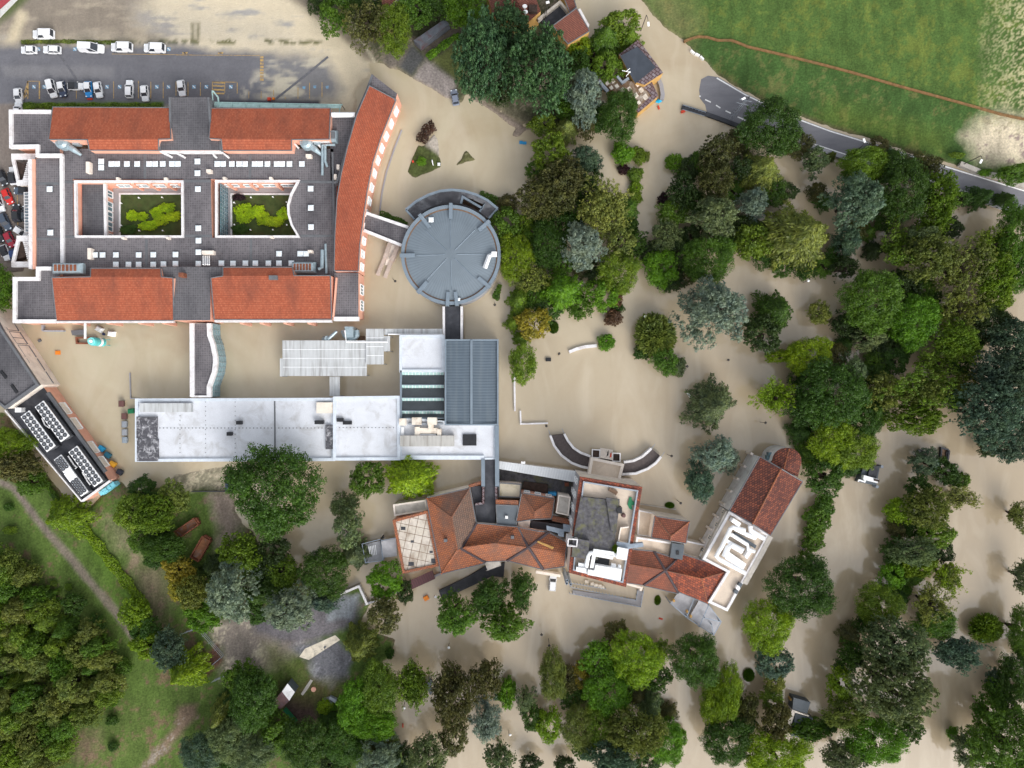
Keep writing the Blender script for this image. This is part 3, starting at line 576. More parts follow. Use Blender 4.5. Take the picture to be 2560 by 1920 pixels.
for x, y in sky_: skylight(mbt, x, y, ZF, 1.22)
ch = MB()
for x, y, w, h in ((219, 418, .8, 2.4), (521, 427, 1, .7), (223, 634, .8, 2.4), (519, 631, 2.6, .8), (771, 389, 1.2, .7), (845, 417, .6, 1), (838, 442, .6, 1.2), (775, 628, 1, .5), (293, 446, .6, .5), (413, 446.5, .6, .5), (560, 445, .6, .5), (676, 445, .6, .5), (307, 595, .6, .4), (418, 594.5, .6, .4), (678, 592, .6, .4)):
    c_ = W(x, y, 6.2); c_2 = MB().box(c_.x-w/2, c_.y-h/2, 4.9, c_.x+w/2, c_.y+h/2, 6.2).build('chimney', [MAT['pale']], mbt)
for x, y in ((453, 687), (683, 694)):
    c_ = W(x, y, 8.6); MB().box(c_.x-(.5 if x < 500 else .9), c_.y-.45, 6.8, c_.x+(.5 if x < 500 else .9), c_.y+.45, 8.8, 0).build('chimney', MAT['rust' if x < 500 else 'trim'], mbt)
pp = MB()
for pl, r in (([(508, 640, 5.3), (508, 662, 6.9)], .14), ([(513, 640, 5.3), (513, 662, 6.9)], .14), ([(518, 640, 5.3), (518, 662, 6.9)], .14), ([(523, 640, 5.3), (523, 662, 6.9)], .14)): pp.tube([W(*p) for p in pl], r)
pp.build('white_pipe', MAT['duct'], mbt)
# rooftop air units
def air_unit(px, py, z, w, h, ht, label, mat='metal', rusty=False, rz=0):
    t = thing('air_handling_unit', label, 'rooftop unit', W(px, py, z), rz); b = MB()
    b.box(-w/2, -h/2, .15, w/2, h/2, ht*.6); b.prism([(-w/2, -h/2), (w/2, -h/2), (w/2, h/2), (-w/2, h/2)], ht*.6, ht*.62)
    v = [(-w/2, -h/2, ht*.62), (w/2, -h/2, ht*.62), (w/2, h/2, ht*.62), (-w/2, h/2, ht*.62), (-w*.42, -h*.36, ht), (w*.42, -h*.36, ht), (w*.42, h*.36, ht), (-w*.42, h*.36, ht)]
    b.add(v, [[0, 1, 5, 4], [1, 2, 6, 5], [2, 3, 7, 6], [3, 0, 4, 7], [4, 5, 6, 7]]); b.build('casing', MAT[mat], t, local=True)
    l = MB()
    for k in range(6): l.box(-w*.38+k*w*.128, -h*.3, ht, -w*.38+k*w*.128+w*.09, h*.3, ht+.08)
    l.build('louvre', MAT['rust' if rusty else 'trim'], t, local=True)
    lg = MB()
    for sx in (-1, 1):
        for sy in (-1, 1): lg.box(sx*w*.45-.06, sy*h*.42-.06, 0, sx*w*.45+.06, sy*h*.42+.06, .15)
    lg.build('foot', MAT['trim'], t, local=True); return t
air_unit(178, 673, 6.1, 6.6, 2.3, 1.9, 'long grey roof unit with rust stained louvres at the lower left red roof', rusty=True)
air_unit(763, 671, 5.0, 5.2, 2.4, 1.9, 'grey roof unit with yellowed louvres beside the lower right red roof', rusty=True)
air_unit(836, 345, 5.0, 1.8, 2.6, 1.8, 'tall grey roof unit between the upper right red roof and the curved roof')
def fan_unit(px, py, label, fl):
    t = thing('extractor_fan', label, 'rooftop unit', W(px, py, 5)); a = MB()
    a.tube([(-1.1*fl, .3, .8), (-1.0*fl, .3, 2.3)], [1.35, 1.35], 16); a.tube([(-1*fl, .3, 2.3), (-1*fl, .3, 2.7)], [1.2, .7], 16); a.build('fan_drum', MAT['metal'], t, local=True)
    d = MB(); d.tube([(-.4*fl, 0, 1.2), (1*fl, -.9, 1.1), (2.2*fl, -1.8, .5)], [.75, .6, .3], 10); d.build('duct', MAT['metal'], t, local=True)
    b = MB(); b.box(1.4*fl-.7, .2, 0, 1.4*fl+.7, 1.5, 1.4); b.build('housing', MAT['metal'], t, local=True)
    s = MB()
    for sx in (-1, 1):
        for sy in (-1, 1): s.tube([(-1.05*fl+sx*.9, .3+sy*.9, 0), (-1.05*fl+sx*.9, .3+sy*.9, .8)], .07, 6)
    s.build('stand', MAT['steel'], t, local=True)
fan_unit(182, 369, 'grey drum extractor fan below the upper left red roof', 1); fan_unit(783, 369, 'grey drum extractor fan below the upper right red roof', .9)
def pipe_run(name, label, cat, pts, r, mat, n=8):
    return MB().tube([W(*p) for p in pts], r, n).build(name, MAT[mat], None, label, cat)
pipe_run('ventilation_pipe', 'bent grey pipe running from the roof unit down the terrace edge', 'pipe', [(838, 362, 6), (806, 363, 6), (806, 438, 5.6)], .3, 'metal')
pipe_run('ventilation_pipe', 'short grey pipe beside the bent pipe on the terrace edge', 'pipe', [(813, 364, 6), (813, 402, 5.7), (818, 417, 5.6)], .3, 'metal')
pipe_run('ventilation_pipe', 'straight grey pipe at the lower terrace corner', 'pipe', [(814, 610, 5.6), (816, 684, 5.7)], .28, 'metal')
pipe_run('ventilation_pipe', 'hooked grey pipe leaving the yellowed roof unit', 'pipe', [(796, 673, 6), (805, 669, 6), (806, 625, 5.7)], .4, 'metal')
pipe_run('roof_duct', 'white horizontal duct bridging to the curved red roof', 'duct', [(830, 287, 6.4), (888, 287, 6.4)], .55, 'duct', 10)

# ---- entrance canopies with planters and glass canopy on the west car park
for y0, fl, lab in ((384, 1, 'white stepped canopy with triangular planter by the upper west car park'), (668, -1, 'white stepped canopy with triangular planter by the lower west car park')):
    t = thing('entrance_canopy', lab, 'canopy', W(48, y0+fl*42, 0)); b = MB()
    b.prism(wp([(28, y0), (88, y0), (88, y0+fl*14), (28, y0+fl*14)], 3.6), 3.1, 3.6)
    b.prism(wp([(28, y0+fl*14), (36, y0+fl*14), (47, y0+fl*66), (43, y0+fl*80)], 3.6), 3.1, 3.6); b.prism(wp([(70, y0+fl*14), (72, y0+fl*14), (71, y0+fl*80), (56, y0+fl*66), (68, y0+fl*30)], 3.6), 3.1, 3.6)
    b.prism(wp([(41, y0+fl*66), (70, y0+fl*66), (69, y0+fl*79), (41, y0+fl*79)], 3.7), 3.1, 3.7); b.build('slab', MAT['whitep'], t)
    s = MB(); s.prism(wp([(36, y0+fl*16), (68, y0+fl*30), (56, y0+fl*65), (48, y0+fl*65)], 2.6), 1.0, 2.6); s.build('planter', MAT['soil'], t)
    st = MB()
    for k in range(9): st.prism(wp([(57+k*1.2, y0+fl*(64-k*5)), (70, y0+fl*(64-k*5)), (70, y0+fl*(61-k*5)), (58+k*1.2, y0+fl*(61-k*5))], 3.8), 3.6, 3.8)
    st.build('step', MAT['whitep'], t); w_ = MB(); w_.prism(wp([(42, y0+fl*67), (69, y0+fl*67), (68, y0+fl*78), (42, y0+fl*78)], 3), -.2, 3.1); w_.build('wall', MAT['pale'], t)
t = thing('glass_canopy', 'narrow glass canopy with white bars over the west car park', 'canopy', W(66, 530, 0)); b = MB()
for k in range(14): y = 481+k*7.6; pstrip(b, [(60, y), (73, y)], .12, 2.95, 3.05)
pstrip(b, [(60, 480), (62, 581)], .14, 2.95, 3.07); pstrip(b, [(72, 480), (73, 581)], .14, 2.95, 3.07); fr = b.build('frame', MAT['whitep'], t)
b = MB()
for y in (482, 515, 548, 580): a = W(60.5, y, 2.9); b.tube([(a.x, a.y, .3), a], .07, 6)
b.build('post', MAT['whitep'], t)
mgl, nt, bb = mk('clear_canopy_glass', .1, .5); bb.inputs['Alpha'].default_value = .28; bb.inputs['Base Color'].default_value = (.5, .65, .75, 1)
MB().face([W(60, 480, 2.98), W(72, 480, 2.98), W(73, 581, 2.98), W(62, 581, 2.98)]).build('pane', mgl, t)
# glazed balcony canopy on the north side
t = thing('glass_canopy', 'long green glass canopy along the north wall of the upper right red roof', 'canopy', W(690, 265, 0)); b = MB(); c_ = MB()
c_.face([W(536, 256, 4), W(854, 262, 4), (W(854, 262, 4).x, W(854, 273, 4).y, 4.5), (W(536, 256, 4).x, W(536, 270, 4).y, 4.5)]); c_.build('pane', MAT['glass2'], t)
for k in range(10): x = 545+k*34; pstrip(b, [(x, 256+k*.6), (x, 271)], .15, 4.4, 4.6)
pstrip(b, [(535, 255.5), (856, 261.5)], .2, 3.9, 4.15); pstrip(b, [(849, 262), (849, 280)], .2, 3.9, 4.15); pstrip(b, [(530, 226), (532, 256)], .2, 3.9, 4.15); pstrip(b, [(532, 227), (545, 243), (546, 254)], .3, 3.9, 4.15); b.build('frame', MAT['glass2'], t)
b = MB()
for x in (545, 620, 700, 780, 852): a = W(x, 258, 3.9); b.tube([(a.x, a.y, 0), a], .08, 6)
b.build('post', MAT['trim'], t)

# ---- round auditorium
cx_, cy_ = 1127.5, 637.5; zc = 6.0; c0 = W(cx_, cy_, zc); Rr = 124.5/S*(H-zc)/H
aud = thing('round_auditorium', 'round hall with a ribbed blue-grey metal disc roof', 'building', (c0.x, c0.y, 0))
n = 96; ring_ = lambda r, z: [(c0.x+r*math.cos(2*math.pi*k/n), c0.y+r*math.sin(2*math.pi*k/n), z) for k in range(n)]
b = MB(); b.walls([p[:2] for p in ring_(Rr-.25, 0)], -1, 5.9); b.build('drum_wall', MAT['greyw'], aud)
b = MB(); o_, i_ = ring_(Rr, 6.3), ring_(Rr-.7, 6.3); b.ring([p[:2] for p in o_], [p[:2] for p in i_], 5.6, 6.3); b.build('eaves_ring', MAT['bluep'], aud)
m, nt, bb = mk('radial_seam_roof', .42, .5); g = nd(nt, 'NewGeometry'); vs = nd(nt, 'VectorMath', operation='SUBTRACT'); nt.links.new(g.outputs['Position'], vs.inputs[0]); vs.inputs[1].default_value = (c0.x, c0.y, 0)
sp = nd(nt, 'SeparateXYZ'); nt.links.new(vs.outputs[0], sp.inputs[0]); at2 = nd(nt, 'Math', operation='ARCTAN2'); nt.links.new(sp.outputs[1], at2.inputs[0]); nt.links.new(sp.outputs[0], at2.inputs[1])
mu = nd(nt, 'Math', operation='MULTIPLY'); nt.links.new(at2.outputs[0], mu.inputs[0]); mu.inputs[1].default_value = 88; sn = nd(nt, 'Math', operation='SINE'); nt.links.new(mu.outputs[0], sn.inputs[0])
mr = nd(nt, 'MapRange'); nt.links.new(sn.outputs[0], mr.inputs[0]); mr.inputs[1].default_value = .2; mr.inputs[2].default_value = 1
c = mix(nt, mr.outputs[0], (.175, .215, .25), (.148, .184, .218)); c = mix(nt, .6, c, ramp(nt, noise(nt, pos(nt), .22, 7, .6, .5), [(.3, .74), (.7, 1.0)]), 'MULTIPLY')
nt.links.new(c, bb.inputs['Base Color']); bump(nt, bb, sn.outputs[0], -.02, .3)
b = MB(); rs = [(Rr-1.0, 5.95), (Rr*.66, 6.35), (Rr*.36, 6.6), (Rr*.1, 6.75)]
for (r0, z0), (r1, z1) in zip(rs, rs[1:]):
    A, B2 = ring_(r0, z0), ring_(r1, z1)
    for k in range(n): b.face([A[k], A[(k+1) % n], B2[(k+1) % n], B2[k]])
b.face(ring_(Rr*.1, 6.75)); b.build('seamed_roof', m, aud)
b = MB(); b.ring([p[:2] for p in ring_(Rr-.7, 0)], [p[:2] for p in ring_(Rr-1.0, 0)], 5.6, 5.97); b.build('ring_gutter', MAT['wood'], aud)
for a0, r0, r1 in ((90, .72, 1.03), (41, .74, 1.03), (128, .7, 1.02), (181, .72, 1.02), (229, .72, 1.02), (-40, .72, 1.02), (266, .75, 1.03), (277, .75, 1.03)):
    d = Vector((math.cos(R(a0)), math.sin(R(a0)))); p0 = Vector(c0[:2])+d*Rr*r0; p1 = Vector(c0[:2])+d*Rr*r1
    MB().obox(p0, p1, .75, 5.7, 6.72).build('roof_beam', MAT['bluep'], aud)
for a0 in range(0, 360, 45):
    d = Vector((math.cos(R(a0+1)), math.sin(R(a0+1)), 0)); MB().tube([c0+d*Rr*.12+Vector((0, 0, .78)), c0+d*Rr*.7+Vector((0, 0, .36))], .1, 4).build('roof_seam', MAT['bluep'], aud)
for px, py, s in ((1077.5, 549, 1.1), (1146, 748, .7)): skylight(aud, px, py, 6.1, s)
b = MB().tube([W(1212, 670, 7), W(1223, 640, 7), W(1236, 635, 7)], .5, 4); b.build('vent_duct', MAT['duct'], aud)
b = MB().box(*W(1229, 641, 7)[:2], 6.2, *W(1242, 630, 7)[:2], 7.4); b.build('vent_box', MAT['duct'], aud)
# crescent annex
cr = thing('crescent_annex', 'dark roofed crescent annex hugging the round hall', 'building', W(1130, 500, 0))
arc_o = [(1014.5, 524), (1040, 503), (1070, 487), (1100, 477), (1130, 474), (1160, 477), (1190, 486), (1218, 500), (1244, 521)]
arc_i = [(1036, 548), (1055, 531), (1078, 517), (1103, 509), (1128, 507), (1152, 509), (1176, 517), (1199, 529), (1222, 545)]
b, w_, p_ = MB(), MB(), MB(); Pq = arc_o+arc_i[::-1]
w_.walls(ccw(wp(Pq, 4.2)), -1, 4.1); 
for i in range(8):
    if i in (5, 6):
        mid0 = [(arc_o[i][k]*.55+arc_i[i][k]*.45) for k in (0, 1)]; mid1 = [(arc_o[i+1][k]*.6+arc_i[i+1][k]*.4) for k in (0, 1)]
        b.face([(*W(*q, 4.2)[:2], 4.2) for q in (arc_o[i], arc_o[i+1], mid1, mid0)])
    else: b.face([(*W(*q, 4.2)[:2], 4.2) for q in (arc_o[i], arc_o[i+1], arc_i[i+1], arc_i[i])])
m5 = [(arc_o[5][k]*.55+arc_i[5][k]*.45) for k in (0, 1)]; m7 = [(arc_o[7][k]*.6+arc_i[7][k]*.4) for k in (0, 1)]
w_.build('wall', MAT['greyw'], cr); b.build('bitumen_roof', MAT['mot'] if 0 else plain('patched_bitumen', (.055, .055, .062), .25, .8, .7, stain=(.3, .31, .33), sa=.6, sscale=.16), cr)
pstrip(p_, arc_o, .5, 3.6, 4.6); pstrip(p_, [arc_o[0], arc_i[0]], .4, 3.6, 4.6); pstrip(p_, [arc_o[-1], arc_i[-1]], .4, 3.6, 4.5); pstrip(p_, [arc_i[5], m5, (1205, 520), m7, arc_i[7]], .45, 3.6, 4.5); p_.build('parapet', MAT['bluep'], cr)
b = MB(); b.face([(*W(*q, .3)[:2], .3) for q in (arc_i[5], m5, m7, arc_i[7])]); 
for q0, q1 in (((1182, 516), (1196, 540)), ((1200, 521), (1190, 540)), ((1208, 525), (1216, 545))): pstrip(b, [q0, q1], .2, 2.5, 2.8)
b.build('timber_lightwell', MAT['wood'], cr)
# walkways
def walkway(label, poly, z, rm, pm, sides, wm='greyw', pw=.6, name='covered_walkway'):
    t = thing(name, label, 'walkway', (*W(*poly[0], 0)[:2], 0)); w, r, p = MB(), MB(), MB()
    P = ccw(wp(poly, z)); w.walls(P, z-3.0 if z > 4 else -1, z-.01); r.face([(*q, z) for q in P])
    w.face([(*q, z-3.0 if z > 4 else -.9) for q in P]); w.build('wall', MAT[wm], t); r.build('roof', MAT[rm], t)
    for s in sides: pstrip(p, s, pw, z-.5, z+.5)
    p.build('parapet', MAT[pm], t); return t
walkway('paver roofed bridge between the curved wing and the round hall', [(913, 533), (1020, 570), (1004, 611), (909, 573)], 4.8, 'paver', 'whitep', [[(915, 532), (1021, 568)], [(909, 575), (1004, 613)]])
walkway('dark roofed walkway south of the round hall', [(1107, 766), (1156, 766), (1157, 848), (1107, 848)], 4.2, 'mot' if 0 else 'dark', 'whitep', [[(1109, 766), (1110, 848)], [(1154, 766), (1154, 848)]], pw=.5)
ct = thing('curved_link', 'link building with a bowed blue glass front and white edge', 'building', W(510, 900, 0))
go = [(527, 808), (528, 838), (536, 860), (542, 890), (543, 905), (540, 930), (532, 952), (527, 966), (527, 992)]
w_, r_, p_, g_ = MB(), MB(), MB(), MB(); Pq = [(476, 808)]+go+[(477, 992)]; P = ccw(wp(Pq, 5)); r_.face([(*q, 4.6) for q in P]); w_.walls(wp([go[-1], (477, 992), (476, 808), go[0]], 5), -1, 4.9, closed=False)
w_.build('wall', MAT['pale'], ct); r_.build('paver_roof', MAT['paver'], ct); pstrip(p_, [(479, 808), (480, 992)], .95, 4.3, 5.1); pstrip(p_, [(x-5, y) for x, y in go], .95, 4.3, 5.1); pstrip(p_, [(478, 991), (527, 991)], .4, 4.3, 5.0); p_.build('parapet', MAT['whitep'], ct)
gp = wp(go, 5); g_.walls(gp, -.6, 4.6, closed=False); gg = g_.build('curtain_wall', plain('aqua_glazing', (.2, .32, .36), .2, 1.5, .15, .6), ct)
b = MB()
for z in (.6, 1.8, 3.0, 4.1): strip(b, gp, .14, z, z+.09)
for (x0, y0), (x1, y1) in zip(gp, gp[1:]):
    k = max(1, int(math.hypot(x1-x0, y1-y0)/.9))
    for j in range(k): x, y = x0+(x1-x0)*j/k, y0+(y1-y0)*j/k; b.box(x-.05, y-.05, -.6, x+.09, y+.05, 4.6)
b.build('mullion', MAT['metal'], gg)
# access ramp below the bridge
rt = thing('access_ramp', 'splayed pale ramp with steps beneath the paver bridge', 'ramp', W(968, 650, 0)); b = MB()
for a_, m_, e_ in (((975, 607), (962, 645), (943, 688)), ((995, 612), (978, 652), (962, 694))):
    pstrip(b, [a_, m_], .9, -.8, 1.5); pstrip(b, [m_, e_], .8, -.8, .6)
b.build('side_wall', plain('pinkish_concrete', (.45, .37, .32), .12, 1, .85), rt); b = MB()
for k in range(9):
    t0, t1 = k/9, (k+1)/9; f = lambda a, b_, s: (a[0]+(b_[0]-a[0])*s, a[1]+(b_[1]-a[1])*s); z = 1.3-k*.13
    b.prism(wp([f((978, 610), (962, 662), t0), f((993, 614), (974, 664), t0), f((993, 614), (974, 664), t1), f((978, 610), (962, 662), t1)], z), -.5, z)
b.build('step', MAT['pale'], rt)

# ---- blue-grey hall
ht = thing('sheet_metal_hall', 'rectangular hall with a ribbed blue-grey sheet roof', 'building', W(1178, 955, 0)); w_, r_, p_ = MB(), MB(), MB()
w_.walls(ccw(wp([(1114, 850), (1245, 850), (1245, 1062), (1114, 1062)], 7)), -1, 6.8); w_.build('wall', MAT['greyw'], ht)
r_.face([W(1114, 850, 6.9), W(1178, 850, 7.3), W(1178, 1062, 7.3), W(1114, 1062, 6.9)]); r_.face([W(1178, 850, 7.3), W(1245, 850, 6.9), W(1245, 1062, 6.9), W(1178, 1062, 7.3)]); r_.build('ribbed_roof', MAT['blue'], ht)
P = ccw(wp([(1111.5, 848), (1246.5, 848), (1246.5, 1063.5), (1111.5, 1063.5)], 7.4)); p_.ring(P, inset(P, .35), 6.6, 7.4); p_.build('edge_flashing', MAT['bluep'], ht)
b = MB(); pstrip(b, [(1178.5, 850), (1178.5, 1062)], .5, 7.2, 7.5); b.build('ridge_cap', MAT['bluep'], ht)
# ---- long white building
lt = thing('long_white_building', 'long low building with white membrane roofs and mottled west end', 'building', W(640, 1075, 0)); w_, r_, p_ = MB(), MB(), MB()
flat(w_, r_, [(338, 997), (835, 995), (836, 1152), (338, 1154)], 4.4, par=p_, pw=.6, ph=.4); flat(w_, r_, [(833, 992), (1000, 990), (1000, 1150), (833, 1151)], 5.0, par=p_, pw=.6, ph=.4)
flat(w_, r_, [(999, 838), (1111, 838), (1111, 930), (999, 930)], 5.2, par=p_, pw=.55, ph=.4); flat(w_, r_, [(1001, 1043), (1237, 1064), (1237, 1148), (1001, 1148)], 4.6, par=p_, pw=.3, ph=.2)
pstrip(p_, [(1001, 1144), (1210, 1144)], .9, 4.2, 5.1)
w_.build('wall', MAT['white'], lt); r_.build('membrane_roof', MAT['memb'], lt); p_.build('parapet', plain('pale_blue_capping', (.55, .6, .66), .08, 1, .5), lt)
b = MB()
for q in ((341, 1042, 392, 1096), (342, 1098, 395, 1153), (814, 1062, 835, 1123)): a, c_ = W(q[0], q[1], 4.9), W(q[2], q[3], 4.9); b.box(a.x, c_.y, 4.4, c_.x, a.y, 4.9)
b.build('mottled_panel', MAT['mot'], lt)
b = MB()
for q in ((1157, 1086, 1191, 1114),): a, c_ = W(q[0], q[1], 5.0), W(q[2], q[3], 5.0); b.box(a.x, c_.y, 4.6, c_.x, a.y, 5.0)
for x, y, w in ((596, 1057, 1.1), (572, 1085, 1.0), (797, 1056, 1.9), (850, 1050, 1.4), (868, 1057, 1.9)): c_ = W(x, y, 5.5); b.box(c_.x-w/2, c_.y-.4, 4.4, c_.x+w/2, c_.y+.4, 5.5)
b.build('roof_hatch', MAT['black'], lt)
b = MB()
for q in ((349, 1008, 478, 1030),): a, c_ = W(q[0], q[1], 5.4), W(q[2], q[3], 5.4); b.box(a.x, c_.y, 4.3, c_.x, a.y, 5.4)
b.build('corrugated_cover', MAT['corr'], lt)
b = MB(); a, c_ = W(791, 1006, 5.3), W(833, 1033, 5.3); b.box(a.x, c_.y, 4.3, c_.x, a.y, 5.3); b.build('stair_head', MAT['stainw'], lt)
b = MB(); pstrip(b, [(686.5, 998), (687.5, 1150)], .3, 4.38, 4.5); pstrip(b, [(834, 1000), (835, 1146)], .4, 4.4, 5.35)
for y, x0, x1, z in ((1070, 400, 830, 4.42), (1069, 840, 995, 5.02)):
    for k in range(int((x1-x0)/9)): c_ = W(x0+k*9, y, z); b.box(c_.x-.1, c_.y-.1, z, c_.x+.1, c_.y+.1, z+.06)
for x in (450, 514, 588): 
    for k in range(12): c_ = W(x, 1005+k*11.5, 4.42); b.box(c_.x-.08, c_.y-.08, 4.41, c_.x+.08, c_.y+.08, 4.47)
b.build('seam_fixing', MAT['trim'], lt)
sg, sd_ = MB(), MB(); wsaw = MB()
for k in range(4):
    y0 = 930.5+k*32.4; y1 = y0+32.4
    A, B2, Cc, D = W(1004, y0, 5.4), W(1110, y0, 5.4), W(1110, y0+7, 4.6), W(1004, y0+7, 4.6); sg.face([A, D, Cc, B2])
    E, F = W(1004, y1, 5.4), W(1110, y1, 5.4)
    if k == 3: E, F = W(1004, y0+17, 5.0), W(1110, y0+17, 5.0)
    sd_.face([D, E, F, Cc])
sd_.build('sawtooth_slope', MAT['saw'], lt); g0 = sg.build('sawtooth_glazing', MAT['glass2'], lt); b = MB()
for k in range(4):
    y0 = 930.5+k*32.4
    for j in range(13): x = 1004+j*8.8; b.tube([W(x, y0, 5.45), W(x, y0+7, 4.66)], .06, 4)
b.build('glazing_bar', MAT['whitep'], g0); b = MB(); pstrip(b, [(1002, 926), (1002, 1044)], .4, 3, 5.6)
for k in range(5): y = 930.5+k*32.4-(14 if k == 4 else 0); pstrip(b, [(1003, y-.6), (1110, y-.6)], .16, 5.3, 5.5)
b.build('sawtooth_edge', MAT['bluep'], lt)
b = MB(); a, c_ = W(1000, 1089, 6), W(1134.6, 1116, 6); b.box(a.x, c_.y, 4.6, c_.x, a.y, 6.0); b.build('plant_shelter', stripes('stained_shelter_sheet', (.52, .51, .48), (.42, .41, .39), 0, .3, .7, 0, (.16, .14, .11), .8, .5), lt)
# plant between sawtooth and shelter
t = thing('roof_plant', 'cream boxed air plant with twin cowls behind the sawtooth skylights', 'rooftop unit', W(1055, 1068, 4.6)); b = MB()
for x, y, w, h, z in ((1006, 1055, 1.4, 1.5, 6.2), (1041, 1053, 2, 1.6, 6.4), (1080, 1053, 2, 1.6, 6.4), (1043, 1080, 1.1, 2.2, 5.7), (1077, 1068, 1.1, 1.4, 5.9), (1072, 1077, 4.2, 1.2, 5.6), (1098, 1082, .9, 1.6, 5.8)): c_ = W(x, y, z); b.box(c_.x-w/2, c_.y-h/2, 4.6, c_.x+w/2, c_.y+h/2, z)
b.build('cowl', MAT['stainw'], t); b = MB()
for x in (1003, 1006, 1009): b.tube([W(x, 1068, 5.3), W(x, 1089, 5.4)], .1, 6)
b.tube([W(1050, 1087, 5.4), W(1090, 1087, 5.4)], .15, 6); b.build('pipe', MAT['duct'], t); b = MB(); a, c_ = W(1020, 1058, 5.1), W(1108, 1062, 5.1); b.box(a.x, c_.y, 4.6, c_.x, a.y, 5.1); b.build('casing', MAT['greyp'], t)
# corrugated canopies
def canopy(label, polys, z, slope=0):
    t = thing('corrugated_canopy', label, 'canopy', (*W(*polys[0][0], 0)[:2], 0)); r, p, tr = MB(), MB(), MB()
    for pg in polys:
        P = ccw(wp(pg, z)); r.prism(P, z-.12, z)
        for q in P: c_ = Vector(q)*.985+Vector(P[(P.index(q)+2) % len(P)])*.015; p.tube([(c_.x, c_.y, -1), (c_.x, c_.y, z-.12)], .07, 6)
    r.build('sheet_roof', MAT['corr'], t); p.build('post', MAT['steel'], t)
    for pg in polys:
        xs = [q[0] for q in pg]; ys = [q[1] for q in pg]; x0, x1, y0, y1 = min(xs), max(xs), min(ys), max(ys)
        if y1-y0 > 50:
            for k in (1, 2, 3): pstrip(tr, [(x0+1, y0+(y1-y0)*k/4), (x1-1, y0+(y1-y0)*k/4)], .1, z, z+.05)
    if tr.f: tr.build('sheet_joint', MAT['duct'], t)
canopy('large weathered corrugated canopy over the flooded yard', [[(706, 851), (917, 851), (917, 940), (706, 940)], [(699.5, 896), (705.5, 896), (705.5, 941), (699.5, 941)]], 3.6)
canopy('stepped corrugated canopy beside the white roof', [[(915, 822), (959.5, 822), (959.5, 911), (915, 911)], [(960, 840), (975, 840), (975, 878), (960, 878)]], 4.0)
canopy('thin strip canopy along the north edge of the white roof', [[(960.5, 822), (1106, 822), (1106, 836.5), (960.5, 836.5)]], 4.3)
canopy('short sooty canopy joining the yard canopy to the white building', [[(824, 941.5), (849.5, 941.5), (849.5, 990), (824, 990)]], 3.3)
pipe_run('roof_pipe', 'twin white pipe stepping along the corrugated canopies', 'pipe', [(862, 826, 4.4), (866, 855, 4.4), (969, 855, 4.4), (971, 835.5, 4.6), (1107, 836.5, 4.9)], .14, 'duct', 6)
# exhaust plant by the yard
t = thing('exhaust_plant', 'galvanised exhaust plant with curled duct behind the yard canopy', 'plant unit', W(875, 832, 0)); b = MB()
b.tube([(W(815+5, 848, 3)), W(842, 828, 3)], [.45, .3], 10); b.tube([W(814, 849, 2.2), W(818, 846, 3.2)], [.9, .6], 12); b.build('exhaust_cone', MAT['metal'], t)
b = MB().tube([W(892, 826, 2.5), W(893, 838, 2.6), W(887, 846, 2.6), W(878, 849, 2.6), W(870, 845, 2.4), W(862, 838, 2), W(858, 828, 1.6)], [.6]*7, 12); b.build('curled_duct', MAT['metal'], t)
b = MB(); c_ = W(872, 830, 4.2); b.box(c_.x-.9, c_.y-1.2, 0, c_.x+.9, c_.y+1.2, 4.2); b.build('fan_housing', MAT['metal'], t); b = MB(); b.prism(wp([(895, 838), (911, 840), (911, 852), (893, 852)], 1), -.8, 1); b.build('base', MAT['wood'], t)

# ---- chiller building (west)
u = Vector((.585, -.811)); vv = Vector((.811, .585))        # along the block towards south-east, across towards north-east
cbt = thing('chiller_building', 'angled low plant building with terracotta wall and dark sunken roof', 'building', W(150, 1120, 0)); w_, r_, p_ = MB(), MB(), MB()
P = flat(w_, r_, [(12, 1026), (105, 962), (258, 1176), (272, 1200), (204, 1254)], 4.4); w_.build('wall', MAT['terra'], cbt); r_.build('sunken_roof', MAT['dark'], cbt)
pstrip(p_, [(12, 1026), (204, 1254)], .3, 4.2, 4.9); pstrip(p_, [(204, 1253), (274, 1202)], .4, 4.2, 5.0); p_.build('white_edge', MAT['whitep'], cbt)
b = MB(); pstrip(b, [(118, 982), (262, 1180)], .7, 4.2, 4.8); b.build('coping', MAT['trim'], cbt)
a, b_ = W(105, 962, 4.4), W(258, 1176, 4.4); d = (b_-a).normalized(); nn = Vector((-d.y, d.x, 0))*.08
for s0, s1 in ((.2, .36), (.38, .54), (.66, .82), (.84, .98)): windows(cbt, a+(b_-a)*s1+nn, a+(b_-a)*s0+nn, 1.5, 3.2, 1, (b_-a).length*(s1-s0)*.8, 'white', 'stainw', mull=1)
ubt = thing('plant_hall', 'angled flat roofed hall cut by the left edge with white panel wall', 'building', W(30, 920, 0)); w_, r_, p_ = MB(), MB(), MB()
flat(w_, r_, [(-120, 600), (2, 820), (96, 962), (12, 1022), (-120, 920)], 7.0, par=p_, pw=.5, ph=.4); w_.build('wall', MAT['pale'], ubt); r_.build('flat_roof', MAT['paver2'], ubt); p_.build('parapet', MAT['trim'], ubt)
a, b_ = W(-60, 725, 7.0), W(96, 962, 7.0); d = (b_-a).normalized(); nn = Vector((-d.y, d.x, 0))*.1
windows(ubt, b_+nn, a+nn, 2.2, 5.4, 7, (b_-a).length/7*.88, 'trim', 'white', 'wall_panel', mull=2)
b = MB()
for q0, q1 in (((1, 928), (15, 945)), ((28, 962), (42, 982))): pstrip(b, [q0, q1], .6, 7.0, 7.25)
b.build('roof_slot', MAT['black'], ubt)
FANM = MB().tube([(0, 0, 0), (0, 0, .12)], .44, 14).tube([(0, 0, .13), (0, 0, .16)], .16, 8).mesh('fan_mesh', MAT['black'])
